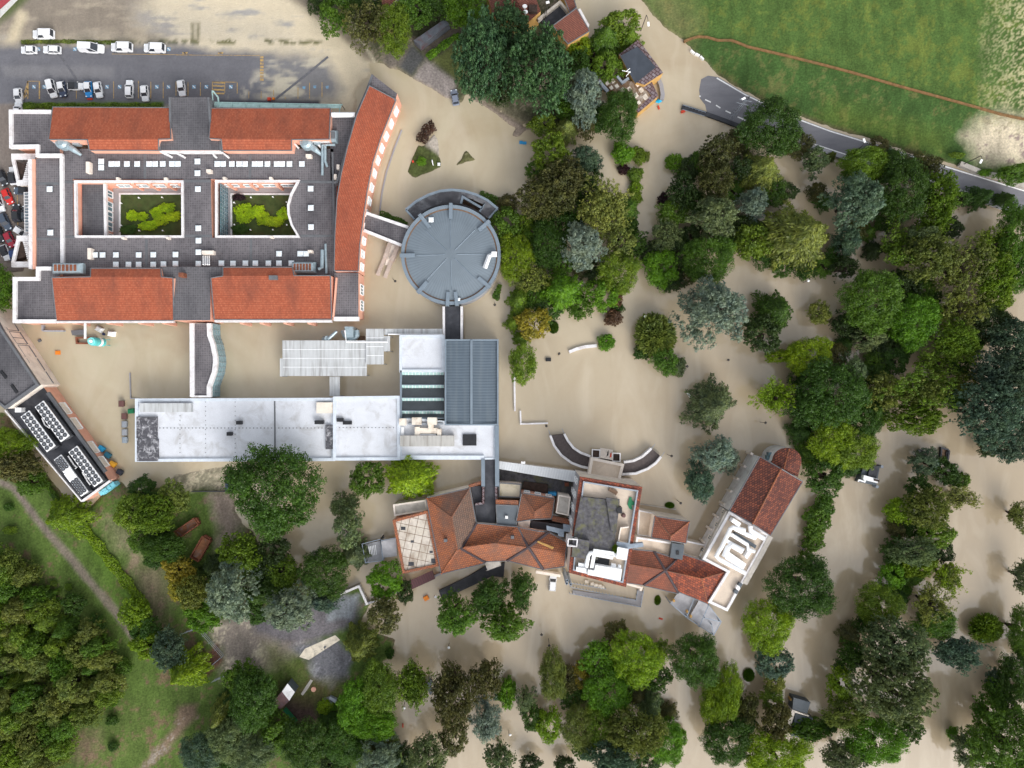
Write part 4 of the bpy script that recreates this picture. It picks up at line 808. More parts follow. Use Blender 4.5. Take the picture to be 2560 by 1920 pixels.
FANM2 = MB(); FANM2.ring([(.47*math.cos(k*math.pi/7), .47*math.sin(k*math.pi/7)) for k in range(14)], [(.36*math.cos(k*math.pi/7), .36*math.sin(k*math.pi/7)) for k in range(14)], 0, .18, 1); FANM2.tube([(0, 0, .02), (0, 0, .06)], .36, 14, 0); FANM2.tube([(0, 0, .06), (0, 0, .15)], .13, 8, 2)
for k in range(4): FANM2.obox((.34*math.cos(k*math.pi/2), .34*math.sin(k*math.pi/2)), (.1*math.cos(k*math.pi/2), .1*math.sin(k*math.pi/2)), .07, .05, .13, 1)
FANM2 = FANM2.mesh('fan_mesh', [MAT['black'], MAT['trim'], MAT['greyp']])
def chiller(p0, p1, rows, label, w=2.3, gap=None):
    a, e = W(*p0, 7), W(*p1, 7); d = Vector((e.x-a.x, e.y-a.y, 0)); Ln = d.length+1.3; rz = math.atan2(d.y, d.x); c_ = (a+e)/2
    t = thing('chiller', label, 'chiller', (c_.x, c_.y, 4.4), rz, 'rooftop chillers'); b = MB()
    b.box(-Ln/2, -w/2, 2.35, Ln/2, w/2, 2.6); b.build('top_deck', MAT['duct'], t, local=True)
    s = MB(); s.box(-Ln/2+.1, -w*.28, .3, Ln/2-.1, w*.28, 2.34)
    for k in range(int(Ln)+1):
        x = -Ln/2+.15+k*(Ln-.3)/int(Ln)
        for sy in (-1, 1): s.tube([(x, sy*w*.3, .2), (x, sy*w*.48, 2.34)], .05, 4)
    s.build('coil_frame', MAT['trim'], t, local=True); q = MB()
    for sy in (-1, 1): q.box(-Ln/2, sy*w*.36-.08, 0, Ln/2, sy*w*.36+.08, .25)
    q.build('skid', MAT['black'], t, local=True)
    if gap: MB().box(gap[0], -w/2-.02, 2.6, gap[1], w/2+.02, 2.75).build('cover_panel', MAT['duct'], t, local=True)
    for k in range(rows):
        x = -d.length/2+d.length*k/(rows-1)
        if gap and gap[0]-.4 < x < gap[1]+.4: continue
        for sy in (-1, 1):
            f = bpy.data.objects.new('fan', FANM2); C.objects.link(f); f.parent = t; f.location = (x, sy*w*.235, 2.6); BASE[f.name] = (0, 0, 0)
chiller((102, 1015.6), (158, 1091), 9, 'white chiller with two rows of fans along the terracotta wall, upper left one')
chiller((66.5, 1040), (123, 1116), 9, 'white chiller with two rows of fans along the outer edge, nearest the flat roofed hall')
chiller((186, 1128.5), (241.6, 1203.6), 9, 'white chiller with two rows of fans along the terracotta wall, lower right one')
chiller((148, 1149), (207, 1229), 13, 'white chiller split by a blank middle panel, at the outer lower corner', 1.9, (-1.1, 1.0))
for i, (pts) in enumerate(([(105, 1045), (112, 1062), (124, 1070)], [(170, 1140), (185, 1162), (192, 1168), (188, 1172)], [(206, 1180), (220, 1205), (226, 1212)])):
    pipe_run('chiller_pipe', ('bent white pipe between the two upper chillers', 'bent white pipe between the lower chillers', 'white pipe ending beside the lower corner chiller')[i], 'pipe', [(x, y, 5.6) for x, y in pts], .16, 'duct')
b = MB(); c_ = W(46, 1025, 5.6); b.box(c_.x-.7, c_.y-.5, 4.4, c_.x+.7, c_.y+.5, 5.7); b.build('plant_box', MAT['duct'], None, 'small white box unit at the inner corner of the sunken roof', 'plant box')
# ---- old house with hipped orange roofs
oh = thing('old_hipped_house', 'old long house with hipped orange tile roofs and grey valleys', 'building', W(1190, 1370, 0)); r_, w_, tr, rg, vl = MB(), MB(), MB(), MB(), MB()
E, G = 6.0, 8.6
pitched(r_, w_, [[(1065, 1245, E), (1174, 1220, E), (1129, 1293, G)], [(1065, 1245, E), (1129, 1293, G), (1143, 1374, G-.6), (1103, 1435, E)], [(1143, 1374, G-.6), (1152, 1371, E+.4), (1213, 1408, E), (1103, 1435, E)]], -1, tr)
pitched(r_, w_, [[(1192, 1308, E), (1294, 1317, E), (1321, 1368, E+1.6), (1314, 1368, G-.8), (1238, 1358, G-.4), (1162, 1368, G-.8), (1154, 1371, E+.4)], [(1154, 1371, E+.4), (1162, 1368, G-.8), (1238, 1358, G-.4), (1314, 1368, G-.8), (1321, 1368, E+1.6), (1268, 1402, E), (1214, 1404, E)]], -1, tr)
pitched(r_, w_, [[(1296, 1318, E), (1345, 1328, E+.6), (1372, 1330, E), (1321, 1368, E+1.6)], [(1372, 1330, E), (1418, 1356, E), (1414, 1385, E+1), (1321, 1368, E+1.6)], [(1321, 1368, E+1.6), (1414, 1385, E+1), (1412, 1416, E), (1357.6, 1424, E)], [(1321, 1368, E+1.6), (1357.6, 1424, E), (1270, 1402, E)]], -1, tr)
r_.build('hipped_roof', MAT['old1'], oh); gf = MB(); pitched(gf, w_, [[(1174, 1220, E), (1191, 1307, E), (1152, 1371, E+.4), (1143, 1374, G-.6), (1129, 1293, G)]], -1, tr); gf.build('grey_roof_slope', MAT['oldg'], oh); w_.build('wall', MAT['pale'], oh); tr.build('eaves_trim', MAT['trim'], oh)
for a, b_ in (((1065, 1245, E), (1129, 1293, G)), ((1174, 1220, E), (1129, 1293, G)), ((1129, 1293, G), (1143, 1374, G-.6)), ((1143, 1374, G-.6), (1103, 1435, E)), ((1162, 1368, G-.8), (1238, 1358, G-.4)), ((1238, 1358, G-.4), (1314, 1368, G-.8))): ridge(rg, a, b_)
rg.build('ridge_tiles', MAT['old1'], oh)
for a, b_ in (((1191, 1308, E+.1), (1153, 1371, E+.45)), ((1153, 1371, E+.45), (1214, 1406, E+.1)), ((1268, 1402, E+.1), (1321, 1368, E+1.65)), ((1321, 1368, E+1.65), (1358, 1424, E+.1)), ((1321, 1368, E+1.65), (1372, 1330, E+.1)), ((1321, 1368, E+1.65), (1302, 1335, E+.3))): ridge(vl, a, b_, .32)
vl.build('valley_gutter', MAT['valley'], oh)
for x, y in ((1114, 1351), (1281, 1343)): c_ = W(x, y, 8); MB().box(c_.x-.35, c_.y-.3, 6, c_.x+.35, c_.y+.3, 8.3).build('chimney', MAT['trim'], oh)
b = MB(); pstrip(b, [(1344, 1354), (1384, 1370)], .35, 7.4, 7.6); pstrip(b, [(1346, 1356), (1382, 1372)], .2, 7.4, 7.7); b.build('scaffold_ladder', MAT['yellow'], None, 'timber ladder lying on the damaged east end of the old hipped roof', 'ladder')
b = MB(); pstrip(b, [(1210, 1402), (1252, 1402), (1252, 1414), (1215, 1427)], .1, 5, 5.1)
b.prism(wp([(1211, 1405), (1248, 1402), (1252, 1412), (1219, 1427)], 5.6), 5.4, 5.6); b.build('porch_roof', MAT['con'], oh)
# flat white-stained block
fb = thing('stained_flat_block', 'flat roofed block with cracked rust stained white slabs', 'building', W(1040, 1355, 0)); w_, r_, p_ = MB(), MB(), MB()
flat(w_, r_, [(982, 1301), (1070, 1277), (1097, 1415), (1007, 1434)], 5.4, par=p_, pw=.5, ph=.35); w_.build('wall', MAT['terra'], fb); p_.build('parapet', MAT['old1'], fb)
m = tiles('cracked_white_slabs', (.62, .56, .48), (.66, .6, .53), (.2, .14, .1), 12, 1.75, 1.75, (.2, .12, .07), .75, .5, .06, off=0); r_.build('slab_roof', m, fb)
for x, y, w in ((1008, 1321, 1), (1031, 1354, .7), (1078, 1380, .7), (1086, 1402, 1.4), (1028, 1410, 1.2)): c_ = W(x, y, 5.45); MB().box(c_.x-w/2, c_.y-w*.35, 5.4, c_.x+w/2, c_.y+w*.35, 5.46).build('roof_patch', MAT['dark'], fb)
lb = thing('low_pale_annex', 'low pale flat annex half hidden by the bright yellow-green tree', 'building', W(1025, 1275, 0)); w_, r_, p_ = MB(), MB(), MB()
flat(w_, r_, [(983, 1262), (1064, 1250), (1068, 1276), (986, 1290)], 4, par=p_, pw=.3, ph=.25); w_.build('wall', MAT['pale'], lb); r_.build('flat_roof', MAT['con'], lb); p_.build('parapet', MAT['pale'], lb)
# dark flat roofs and link corridor north of the old house
dk = thing('dark_flat_link', 'dark bitumen corridor roof running south from the blue-grey hall', 'walkway', W(1224, 1230, 0)); w_, r_, p_ = MB(), MB(), MB()
flat(w_, r_, [(1213, 1148), (1237, 1148), (1238, 1308), (1192, 1308), (1187, 1262), (1212, 1258)], 4.6); w_.build('wall', MAT['greyw'], dk); r_.build('bitumen_roof', MAT['dark'], dk)
pstrip(p_, [(1207.5, 1148), (1208, 1216)], .8, 4.3, 5.3); pstrip(p_, [(1242, 1064), (1243, 1216)], .9, 4.3, 5.3); p_.build('metal_edge', MAT['bluep'], dk)
b = MB(); pstrip(b, [(1208, 1217), (1208, 1258), (1188, 1261)], .45, 4.3, 5.1); pstrip(b, [(1240, 1217), (1241, 1252)], .5, 4.3, 5.1); b.build('brick_edge', MAT['stone'], dk)
db = thing('dark_flat_annex', 'small dark flat roof tucked beside the corridor and old hipped roof', 'building', W(1190, 1235, 0)); w_, r_, p_ = MB(), MB(), MB(); flat(w_, r_, [(1177, 1217), (1204, 1214), (1204, 1256), (1184, 1258)], 4.0); w_.build('wall', MAT['old1'], db); r_.build('bitumen_roof', MAT['dark'], db)
pstrip(p_, [(1172, 1216), (1206, 1206)], .6, 3.6, 4.8); p_.build('tiled_edge', MAT['old1'], db)
sl = thing('slate_roofed_annex', 'small annex with a slate grey sheet roof and one white vent', 'building', W(1266, 1287, 0)); w_, r_, tr = MB(), MB(), MB()
pitched(r_, w_, [[(1240, 1262, 6.2), (1294, 1264, 6.2), (1291, 1315, 5.6), (1243, 1312, 5.6)]], -1, tr); w_.build('wall', MAT['pale'], sl); r_.build('sheet_roof', MAT['slate'], sl); tr.build('trim', MAT['trim'], sl)
c_ = W(1266.5, 1293, 6.2); MB().box(c_.x-.3, c_.y-.3, 5.7, c_.x+.3, c_.y+.3, 6.4).build('vent', MAT['white'], sl); b = MB(); pstrip(b, [(1239, 1255), (1296, 1257)], 1.0, 5.6, 6.1); b.build('tile_verge', MAT['old1'], sl)
bf = thing('beige_flat_roof_annex', 'square beige stained flat roof between corridor and red hip roof', 'building', W(1275, 1225, 0)); w_, r_, p_ = MB(), MB(), MB(); flat(w_, r_, [(1248, 1207), (1303, 1211), (1300, 1244), (1247.5, 1242)], 4.6, par=p_, pw=.15, ph=.12); w_.build('wall', MAT['pale'], bf); r_.build('flat_roof', plain('moss_stained_beige', (.42, .37, .28), .12, .4, .85, stain=(.2, .16, .05), sa=.7, sscale=.35), bf); p_.build('parapet', MAT['trim'], bf)
rh = thing('red_hip_roof_wing', 'two storey wing with an orange-grey hip roof and lower terracotta wall', 'building', W(1340, 1265, 0)); w_, r_, tr, rg = MB(), MB(), MB(), MB()
pitched(r_, w_, [[(1304, 1232, 6.2), (1386.5, 1246, 6.2), (1337, 1279, 8.2)], [(1304, 1232, 6.2), (1337, 1279, 8.2), (1336, 1298, 7.6), (1290, 1305, 6.2)], [(1386.5, 1246, 6.2), (1379, 1297, 6.2), (1336, 1298, 7.6), (1337, 1279, 8.2)]], -1, tr); r_.build('hip_roof', MAT['old1'], rh); w_.build('wall', MAT['terra'], rh); tr.build('eaves_trim', MAT['trim'], rh)
for a, b_ in (((1304, 1232, 6.2), (1337, 1279, 8.2)), ((1386.5, 1246, 6.2), (1337, 1279, 8.2))): ridge(rg, a, b_)
rg.build('ridge_tiles', MAT['old1'], rh)
a, b_ = W(1304, 1232, 6.2), W(1386.5, 1246, 6.2); nn = Vector((.0, .1, 0)); windows(rh, b_+nn, a+nn, 3.6, 5, 3, 1.3, 'white', 'glass')
bt = thing('beige_flat_tower', 'tall narrow beige flat roof squeezed beside the grey tower wall', 'building', W(1408, 1268, 0)); w_, r_, p_ = MB(), MB(), MB(); flat(w_, r_, [(1397, 1238), (1426, 1243), (1421, 1289), (1390, 1282)], 6, par=p_, pw=.2, ph=.2); w_.build('wall', MAT['pale'], bt); r_.build('flat_roof', MAT['con'], bt); p_.build('parapet', MAT['pale'], bt)
cyd = thing('yard_deck', 'dark grimy service yard deck behind the white corrugated passage', 'deck', W(1340, 1210, 0)); b = MB(); b.prism(wp([(1247, 1172), (1305, 1178), (1440, 1208), (1432, 1245), (1390, 1240), (1304, 1222), (1304, 1206), (1247, 1203)], 1.0), -.8, 1.0); b.build('paving', MAT['moss'], cyd)
b = MB(); b.prism(wp([(1310, 1204), (1370, 1211), (1369, 1231), (1306, 1222)], 1.6), .9, 1.6); b.build('maroon_floor', MAT['soil'], cyd); c_ = W(1381, 1235.5, 3); MB().box(c_.x-.9, c_.y-.35, 1.02, c_.x+.9, c_.y+.35, 3).build('blue_tank', MAT['bluepl'], None, 'blue box tank standing beside the red hip roof wing', 'tank')
MB().box(*W(1412, 1216, 1.9)[:2], 1.02, *W(1422, 1207, 1.9)[:2], 1.9).build('brown_crate', MAT['rust'], None, 'brown crate in the corner of the dark service yard', 'crate')
b = MB(); b.prism(wp([(1296, 1290), (1327, 1294), (1322, 1332), (1293, 1330)], 5.2), 4.9, 5.2); b.build('flat_infill_roof', MAT['con'], rh); b = MB(); b.prism(wp([(1327, 1302), (1412, 1312), (1415, 1330), (1326, 1326)], 4.4), -1, 4.4); b.build('dark_infill_roof', MAT['dark'], rh)
b = MB(); b.prism(wp([(1380, 1290), (1425, 1299), (1430, 1313), (1380, 1303)], 5.3), 4.5, 5.3); b.build('tiled_lean_to', MAT['old1'], rh)
# white corrugated passage
t = thing('corrugated_passage', 'long white corrugated passage roof running to the tower', 'walkway', W(1343, 1175, 0)); b = MB(); b.prism(wp([(1247, 1153), (1440, 1178), (1438, 1206), (1247, 1172)], 4), 3.75, 4); b.build('sheet_roof', MAT['corr2'], t); w_ = MB(); w_.walls(ccw(wp([(1249, 1156), (1438, 1180), (1436, 1202), (1249, 1170)], 4)), -1, 3.74); w_.build('wall', MAT['pale'], t)
c_ = W(1308, 1157, 4.4); MB().box(c_.x-.45, c_.y-.25, 4, c_.x+.45, c_.y+.25, 4.5).build('vent_box', MAT['white'], t)
# ---- tower block
TZ = 12.5; tb = thing('tower_block', 'tallest block with brick edged roof terrace, mossy flat roof and white ductwork', 'building', W(1505, 1325, 0)); w_, r_, p_, q_ = MB(), MB(), MB(), MB()
TP = [(1450, 1192), (1606, 1218), (1565, 1468), (1422, 1432), (1432, 1330)]
P = ccw(wp(TP, TZ+.6)); w_.walls(P, -1, TZ+.1); r_.face([(*q, TZ) for q in P]); p_.ring(P, inset(P, .75), TZ-.3, TZ+.6); Q = inset(P, .76); q_.ring(Q, inset(Q, .3), TZ-.1, TZ+.9)
w_.build('wall', MAT['pale'], tb); r_.build('roof_terrace', MAT['beige'], tb); p_.build('brick_parapet', MAT['old3'], tb); q_.build('grey_railing', MAT['greyp'], tb)
b = MB(); b.prism(wp([(1452, 1242), (1549, 1252), (1548, 1272), (1540, 1330), (1533, 1378), (1500, 1372), (1494, 1400), (1428, 1392), (1436, 1330)], TZ+1.2), TZ, TZ+1.2); b.build('mossy_roof', MAT['moss'], tb)
for poly, z0, z1 in (([(1515, 1244), (1549, 1248), (1541, 1330), (1528, 1330)], TZ+1.2, TZ+1.7), ([(1432, 1345), (1474, 1352), (1470, 1398), (1430, 1392)], TZ+1.2, TZ+2.2)): MB().prism(wp(poly, z1), z0, z1).build('roof_block', MAT['moss'], tb)
b = MB(); P2 = ccw(wp([(1420, 1346), (1445, 1348), (1443, 1368), (1418, 1366)], TZ+2.8)); b.ring(P2, inset(P2, .22), TZ-2, TZ+2.8); b.build('light_shaft', MAT['whitep'], tb); MB().face([(*q, TZ+1.5) for q in P2]).build('shaft_floor', MAT['moss'], tb)
a, c_ = W(1432, 1330, TZ+.6), W(1450, 1192, TZ+.6); d = (c_-a).normalized(); nn = Vector((-d.y, d.x, 0))*.1
for z in (2.2, 5.4, 8.6): windows(tb, c_+nn, a+nn, z, z+1.6, 4, 1.2, 'white', 'white' if 0 else 'glass')
gw = MB(); gw.obox(c_+nn*.5, a+nn*.5, .06, -1, TZ-.3); gw.build('grey_render', MAT['greyw'], tb)
b = MB(); pstrip(b, [(1572, 1318), (1552, 1320), (1546, 1355), (1572, 1360)], .25, TZ, TZ+1.1); b.build('terrace_wall', MAT['pale'], tb)
c_ = W(1549, 1276, TZ+2); MB().box(c_.x-.5, c_.y-.6, TZ, c_.x+.5, c_.y+.6, TZ+2).build('dark_hatch', MAT['black'], tb)
b = MB(); pstrip(b, [(1523, 1222), (1543, 1234)], .8, TZ+.1, TZ+.5); b.build('pallet', MAT['wood'], None, 'brown slatted pallet on the tower roof terrace', 'pallet')
b = MB(); b.prism(wp([(1574, 1243), (1579, 1243), (1580, 1251), (1587, 1256), (1586, 1263), (1579, 1263), (1581, 1275), (1574, 1272), (1569, 1262), (1571, 1254)], TZ+.25), TZ+.02, TZ+.25); b.build('tarpaulin', MAT['green'], None, 'crumpled dark green tarpaulin on the tower roof terrace', 'tarpaulin')
c_ = W(1560, 1290, TZ+.8); MB().tube([(c_.x, c_.y, TZ+.01), (c_.x, c_.y, TZ+.8)], [.5, .35], 10).build('planter_pot', MAT['brownp'], None, 'round brown pot on the tower roof terrace', 'pot')
t = thing('roof_ductwork', 'white boxed ductwork filling the south end of the tower roof', 'ductwork', W(1500, 1410, TZ))
def px_box(mb, poly, z0, z1): mb.prism(wp(poly, z1), z0, z1)
b = MB(); px_box(b, [(1489, 1413), (1555, 1424), (1551, 1452), (1469, 1437), (1470, 1424), (1486, 1427)], TZ+.4, TZ+2.2); b.build('air_handler', MAT['duct'], t)
b = MB(); px_box(b, [(1484, 1373), (1492, 1374), (1484, 1421), (1475, 1420)], TZ+.8, TZ+1.9); px_box(b, [(1491, 1373.5), (1535, 1380), (1533, 1389), (1490, 1381)], TZ+.8, TZ+1.8); px_box(b, [(1490, 1382), (1534, 1391), (1532, 1399), (1489, 1391)], TZ+.6, TZ+1.5)
b.tube([W(1482, 1382, TZ+2), W(1474, 1383, TZ+2), W(1470, 1390, TZ+2), (W(1465, 1418, TZ+2))], .45, 8); b.build('duct_run', MAT['duct'], t)
b = MB(); px_box(b, [(1544, 1368), (1571, 1373), (1566, 1401), (1541, 1396)], TZ+.3, TZ+2.4); px_box(b, [(1534, 1376), (1543, 1378), (1541, 1394), (1534, 1392)], TZ+.3, TZ+1.5); b.build('white_plant_box', MAT['duct'], t)
b = MB(); px_box(b, [(1446, 1407), (1462, 1409), (1460, 1419), (1446, 1417)], TZ+.3, TZ+1.3); px_box(b, [(1441, 1418), (1467, 1421), (1467, 1434), (1440, 1428)], TZ+.3, TZ+1.6); px_box(b, [(1529, 1410), (1541, 1412), (1540, 1421), (1528, 1419)], TZ+.3, TZ+1.4); px_box(b, [(1546, 1413), (1553, 1414), (1552, 1422), (1545, 1421)], TZ+.3, TZ+1.3); b.build('condenser', MAT['duct'], t)
b = MB(); px_box(b, [(1488, 1393), (1524, 1400), (1521, 1418), (1486, 1411)], TZ+.1, TZ+.5); b.build('dark_grille', MAT['black'], t)
b = MB(); px_box(b, [(1542, 1354), (1574, 1358), (1573, 1372), (1541, 1366)], TZ+1.4, TZ+1.6); px_box(b, [(1574, 1360), (1608, 1357), (1609, 1367), (1573, 1372)], TZ-.2, TZ+.9); b.build('steel_stair', MAT['steel'], None, 'grey steel stair bridging the tower parapet to the lower terrace', 'stair')
b = MB(); px_box(b, [(1366, 1314), (1410, 1324), (1410, 1343), (1396, 1340), (1394, 1333), (1367, 1325)], 7.0, 7.2); px_box(b, [(1408, 1310), (1432, 1314), (1430, 1331), (1408, 1328)], 7.4, 7.6); b.build('steel_stair', MAT['steel'], None, 'grey steel stair west of the tower above the dark lean-to roof', 'stair')
# plants growing on the mossy roof are added with the trees
# ---- terraces and east tiled wing
et = thing('terrace_wing', 'low beige terraces with white edging between tower and small hip roof', 'building', W(1650, 1365, 0)); w_, r_, p_ = MB(), MB(), MB()
flat(w_, r_, [(1592, 1343), (1682, 1357), (1678, 1394), (1588, 1374)], 5.2, par=p_, pw=.35, ph=.5); flat(w_, r_, [(1598, 1276), (1637, 1284), (1627, 1342), (1594, 1338)], 3.8, par=p_, pw=.2, ph=.3); flat(w_, r_, [(1706, 1350), (1760, 1362), (1780, 1370), (1766, 1402), (1708, 1386)], 3.6, par=p_, pw=.25, ph=.3)
w_.build('wall', MAT['pale'], et); r_.build('terrace', MAT['beige'], et); p_.build('edging', MAT['whitep'], et)
b = MB(); px_box(b, [(1681, 1358), (1711, 1362), (1706, 1400), (1675, 1394)], 5.3, 7.0); b.build('lift_head', MAT['slate'], et); c_ = W(1694, 1382, 7.1); MB().box(c_.x-.3, c_.y-.4, 6.8, c_.x+.3, c_.y+.4, 7.2).build('roof_vent', MAT['black'], et)
sh = thing('small_hip_house', 'small square building with a red hip roof and blank pale walls', 'building', W(1672, 1322, 0)); w_, r_, tr, rg = MB(), MB(), MB(), MB()
pitched(r_, w_, [[(1637, 1290, 7.5), (1724, 1304, 7.5), (1677, 1341, 9)], [(1724, 1304, 7.5), (1715, 1359, 7.5), (1676, 1352, 8.6), (1677, 1341, 9)], [(1637, 1290, 7.5), (1677, 1341, 9), (1676, 1352, 8.6), (1628, 1344, 7.5)]], -1, tr); r_.build('hip_roof', MAT['old2'], sh); w_.build('wall', MAT['pale'], sh); tr.build('eaves_trim', MAT['trim'], sh)
for a in ((1637, 1290, 7.5), (1724, 1304, 7.5), (1676, 1352, 8.6)): ridge(rg, a, (1677, 1341, 9))
rg.build('ridge_tiles', MAT['old1'], sh)
ew = thing('cross_roofed_wing', 'wing with speckled red roofs crossing at one point beside the tower', 'building', W(1680, 1430, 0)); w_, r_, r2, tr, rg, vl = MB(), MB(), MB(), MB(), MB(), MB()
X = (1663, 1426, 7.4)
pitched(r_, w_, [[(1577, 1373, 6), (1635, 1378, 6), X, (1573, 1411, 8)], [(1573, 1411, 8), X, (1609, 1463, 6), (1566, 1457, 6)], [(1635, 1378, 6), (1693, 1398, 6), X], [X, (1695, 1484, 6), (1609, 1464, 6)]], -1, tr)
pitched(r2, w_, [[(1693, 1398, 6), (1709, 1386, 6), (1800, 1415, 6), (1818.6, 1429, 6), (1754, 1447, 8.3), X], [(1818.6, 1429, 6), (1769.4, 1509.6, 6), (1754, 1447, 8.3)], [X, (1754, 1447, 8.3), (1769.4, 1509.6, 6), (1697, 1480, 6)]], -1, tr)
r_.build('tiled_roof', MAT['old2'], ew); r2.build('speckled_roof', MAT['old3'], ew); w_.build('wall', MAT['pale'], ew); tr.build('eaves_trim', MAT['trim'], ew)
for a, b_ in ((X, (1573, 1411, 8)), (X, (1754, 1447, 8.3)), ((1754, 1447, 8.3), (1818, 1429, 6)), ((1754, 1447, 8.3), (1769, 1509, 6))): ridge(rg, a, b_, .12)
rg.build('ridge_tiles', MAT['old1'], ew)
for b_ in ((1635, 1378, 6.1), (1693, 1398, 6.1), (1696, 1482, 6.1), (1609, 1463, 6.1)): ridge(vl, X, b_, .28)
vl.build('valley_gutter', MAT['valley'], ew)
b = MB(); pstrip(b, [(1568, 1460), (1604, 1470), (1601, 1477)], .5, 1.2, 2.2); pstrip(b, [(1340, 1430), (1401, 1440)], .6, .5, 2.2); b.build('low_wall', MAT['pale'], None, 'low beige wall along the foot of the tower and old house', 'wall')
# front ramp with railings south of the tower
t = thing('railed_ramp', 'long railed ramp half under water south of the tower', 'ramp', W(1520, 1490, 0)); b = MB(); b.prism(wp([(1432, 1475), (1596, 1500), (1590, 1516), (1432, 1486)], .3), -.8, .3); b.prism(wp([(1594, 1474), (1608, 1478), (1602, 1518), (1588, 1516)], .34), -.8, .34); b.build('deck', MAT['walk'], t)
for pl in ([(1426, 1468), (1590, 1501), (1594, 1478)], [(1424, 1484), (1602, 1518), (1610, 1474)], [(1428, 1458), (1515, 1473)]):
    b = MB(); strip(b, wp(pl, 1.3), .1, 1.22, 1.3); strip(b, wp(pl, .8), .05, .75, .8)
    for (x0, y0), (x1, y1) in zip(pl, pl[1:]):
        k = max(2, int(math.hypot(x1-x0, y1-y0)/8))
        for j in range(k+1): c_ = W(x0+(x1-x0)*j/k, y0+(y1-y0)*j/k, 1.2); b.box(c_.x-.05, c_.y-.05, -.5, c_.x+.05, c_.y+.05, 1.22)
    b.build('railing', MAT['steel'], t)
b = MB()
for i, (x, y) in enumerate(((1467, 1455), (1480, 1460), (1490, 1463), (1500, 1465), (1506, 1468))): c_ = W(x, y, .6); b.box(c_.x-.4, c_.y-.3, -.3, c_.x+.4, c_.y+.3, .5+.1*i)
b.build('rubbish_pile', MAT['stainw'], None, 'pale heap of rubbish under the tower south edge', 'rubbish')
for i, (x, y) in enumerate(((1418, 1451), (1417, 1459), (1427, 1461))):
    c_ = W(x, y, 9); b = MB(); ro = [(c_.x+.32*math.cos(k*math.pi/6), c_.y+.32*math.sin(k*math.pi/6)) for k in range(12)]; ri = [(c_.x+.2*math.cos(k*math.pi/6), c_.y+.2*math.sin(k*math.pi/6)) for k in range(12)]; b.ring(ro, ri, -1, 9)
    b.build('flue', MAT['steel'], None, ('round steel flue beside the white car, uppermost of three', 'round steel flue beside the white car, lower left of three', 'round steel flue nearest the tower corner, lower right of three')[i], 'flue', 'steel flues by the white car')
# ---- brown-roofed chapel with apse and ducted flat roof
chp = thing('chapel', 'long brown-red gabled building with rounded apse and ducted flat end', 'building', W(1900, 1270, 0)); w_, r_, tr, rg = MB(), MB(), MB(), MB()
pitched(r_, w_, [[(1899.6, 1141, 7.5), (1953, 1172, 9.5), (1882, 1310, 9.5), (1823, 1276.7, 7.5)], [(1953, 1172, 9.5), (2006.7, 1203.6, 7.5), (1925.7, 1339, 7.5), (1882, 1310, 9.5)]], -1, tr)
ac = Vector((1963, 1178)); ap = [(1926, 1154)]+[(1967+37*math.cos(a), 1152+33*math.sin(a)) for a in np.linspace(math.pi*1.02, math.pi*2.02, 12)]+[(1995, 1192)]
for a, b_ in zip(ap, ap[1:]): pitched(r_, w_, [[(*a, 6.6), (*b_, 6.6), (1959, 1176, 8.6)]], -1, None)
r_.build('tiled_roof', MAT['church'], chp); tr.build('eaves_trim', MAT['trim'], chp); ridge(rg, (1953, 1172, 9.5), (1882, 1310, 9.5), .2); ridge(rg, (1973, 1122, 6.7), (1959, 1176, 8.6), .12); rg.build('ridge_tiles', MAT['old1'], chp)
p_ = MB(); f_ = MB(); flat(w_, f_, [(1823, 1279), (1924, 1338), (1818.6, 1528), (1771, 1506), (1818, 1430), (1757, 1398)], 6.3, par=p_, pw=.5, ph=.5); w_.build('wall', MAT['whitep'], chp); f_.build('flat_roof', MAT['beige'], chp); p_.build('parapet', MAT['whitep'], chp)
b = MB(); pstrip(b, [(1927, 1341), (1905, 1383), (1862, 1460)], 1.1, 6, 6.9); pstrip(b, [(1820, 1280), (1760, 1398)], 1.0, 5.2, 6.5); b.build('grey_ledge', MAT['con'], chp)
a, b_ = W(1899, 1141, 7.5), W(1757, 1398, 6.6); d = (b_-a).normalized(); nn = Vector((d.y, -d.x, 0))*.1
windows(chp, a+(b_-a)*.5+nn, b_+nn, 3.6, 4.8, 4, .9, 'pale', 'glass', mull=2); b = MB()
for k in range(9): c_ = a+(b_-a)*(k/8)+nn*5; b.obox(c_-nn*5, c_+nn*1, .5, -1, 3.4)
b.build('buttress', MAT['pale'], chp)
for x, y in ((1923, 1136), (1919, 1144)): c_ = W(x+2, y, 4.4); MB().box(c_.x-.5, c_.y-.5, 3.6, c_.x+.5, c_.y+.5, 5).build('window', MAT['glass'], chp)
t = thing('roof_ductwork', 'winding white ducts and plant on the flat end of the chapel', 'ductwork', W(1850, 1370, 6.3)); zz2 = 7.9
def dq(mb, pts, r, z=zz2): mb.tube([W(x, y, z) for x, y in pts], r, 8)
b = MB(); dq(b, [(1863, 1326), (1831, 1318), (1826, 1321), (1804, 1367), (1798, 1376), (1790, 1390), (1798, 1398), (1862, 1432)], .48); dq(b, [(1823, 1337), (1828, 1336), (1869, 1362), (1870, 1372), (1887, 1379)], .4); dq(b, [(1810, 1392), (1820, 1368), (1828, 1362), (1856, 1378)], .62); dq(b, [(1876, 1315), (1876, 1326), (1910, 1346)], .55); dq(b, [(1838, 1322), (1860, 1333), (1890, 1345)], .45); b.build('duct_run', MAT['duct'], t)
b = MB()
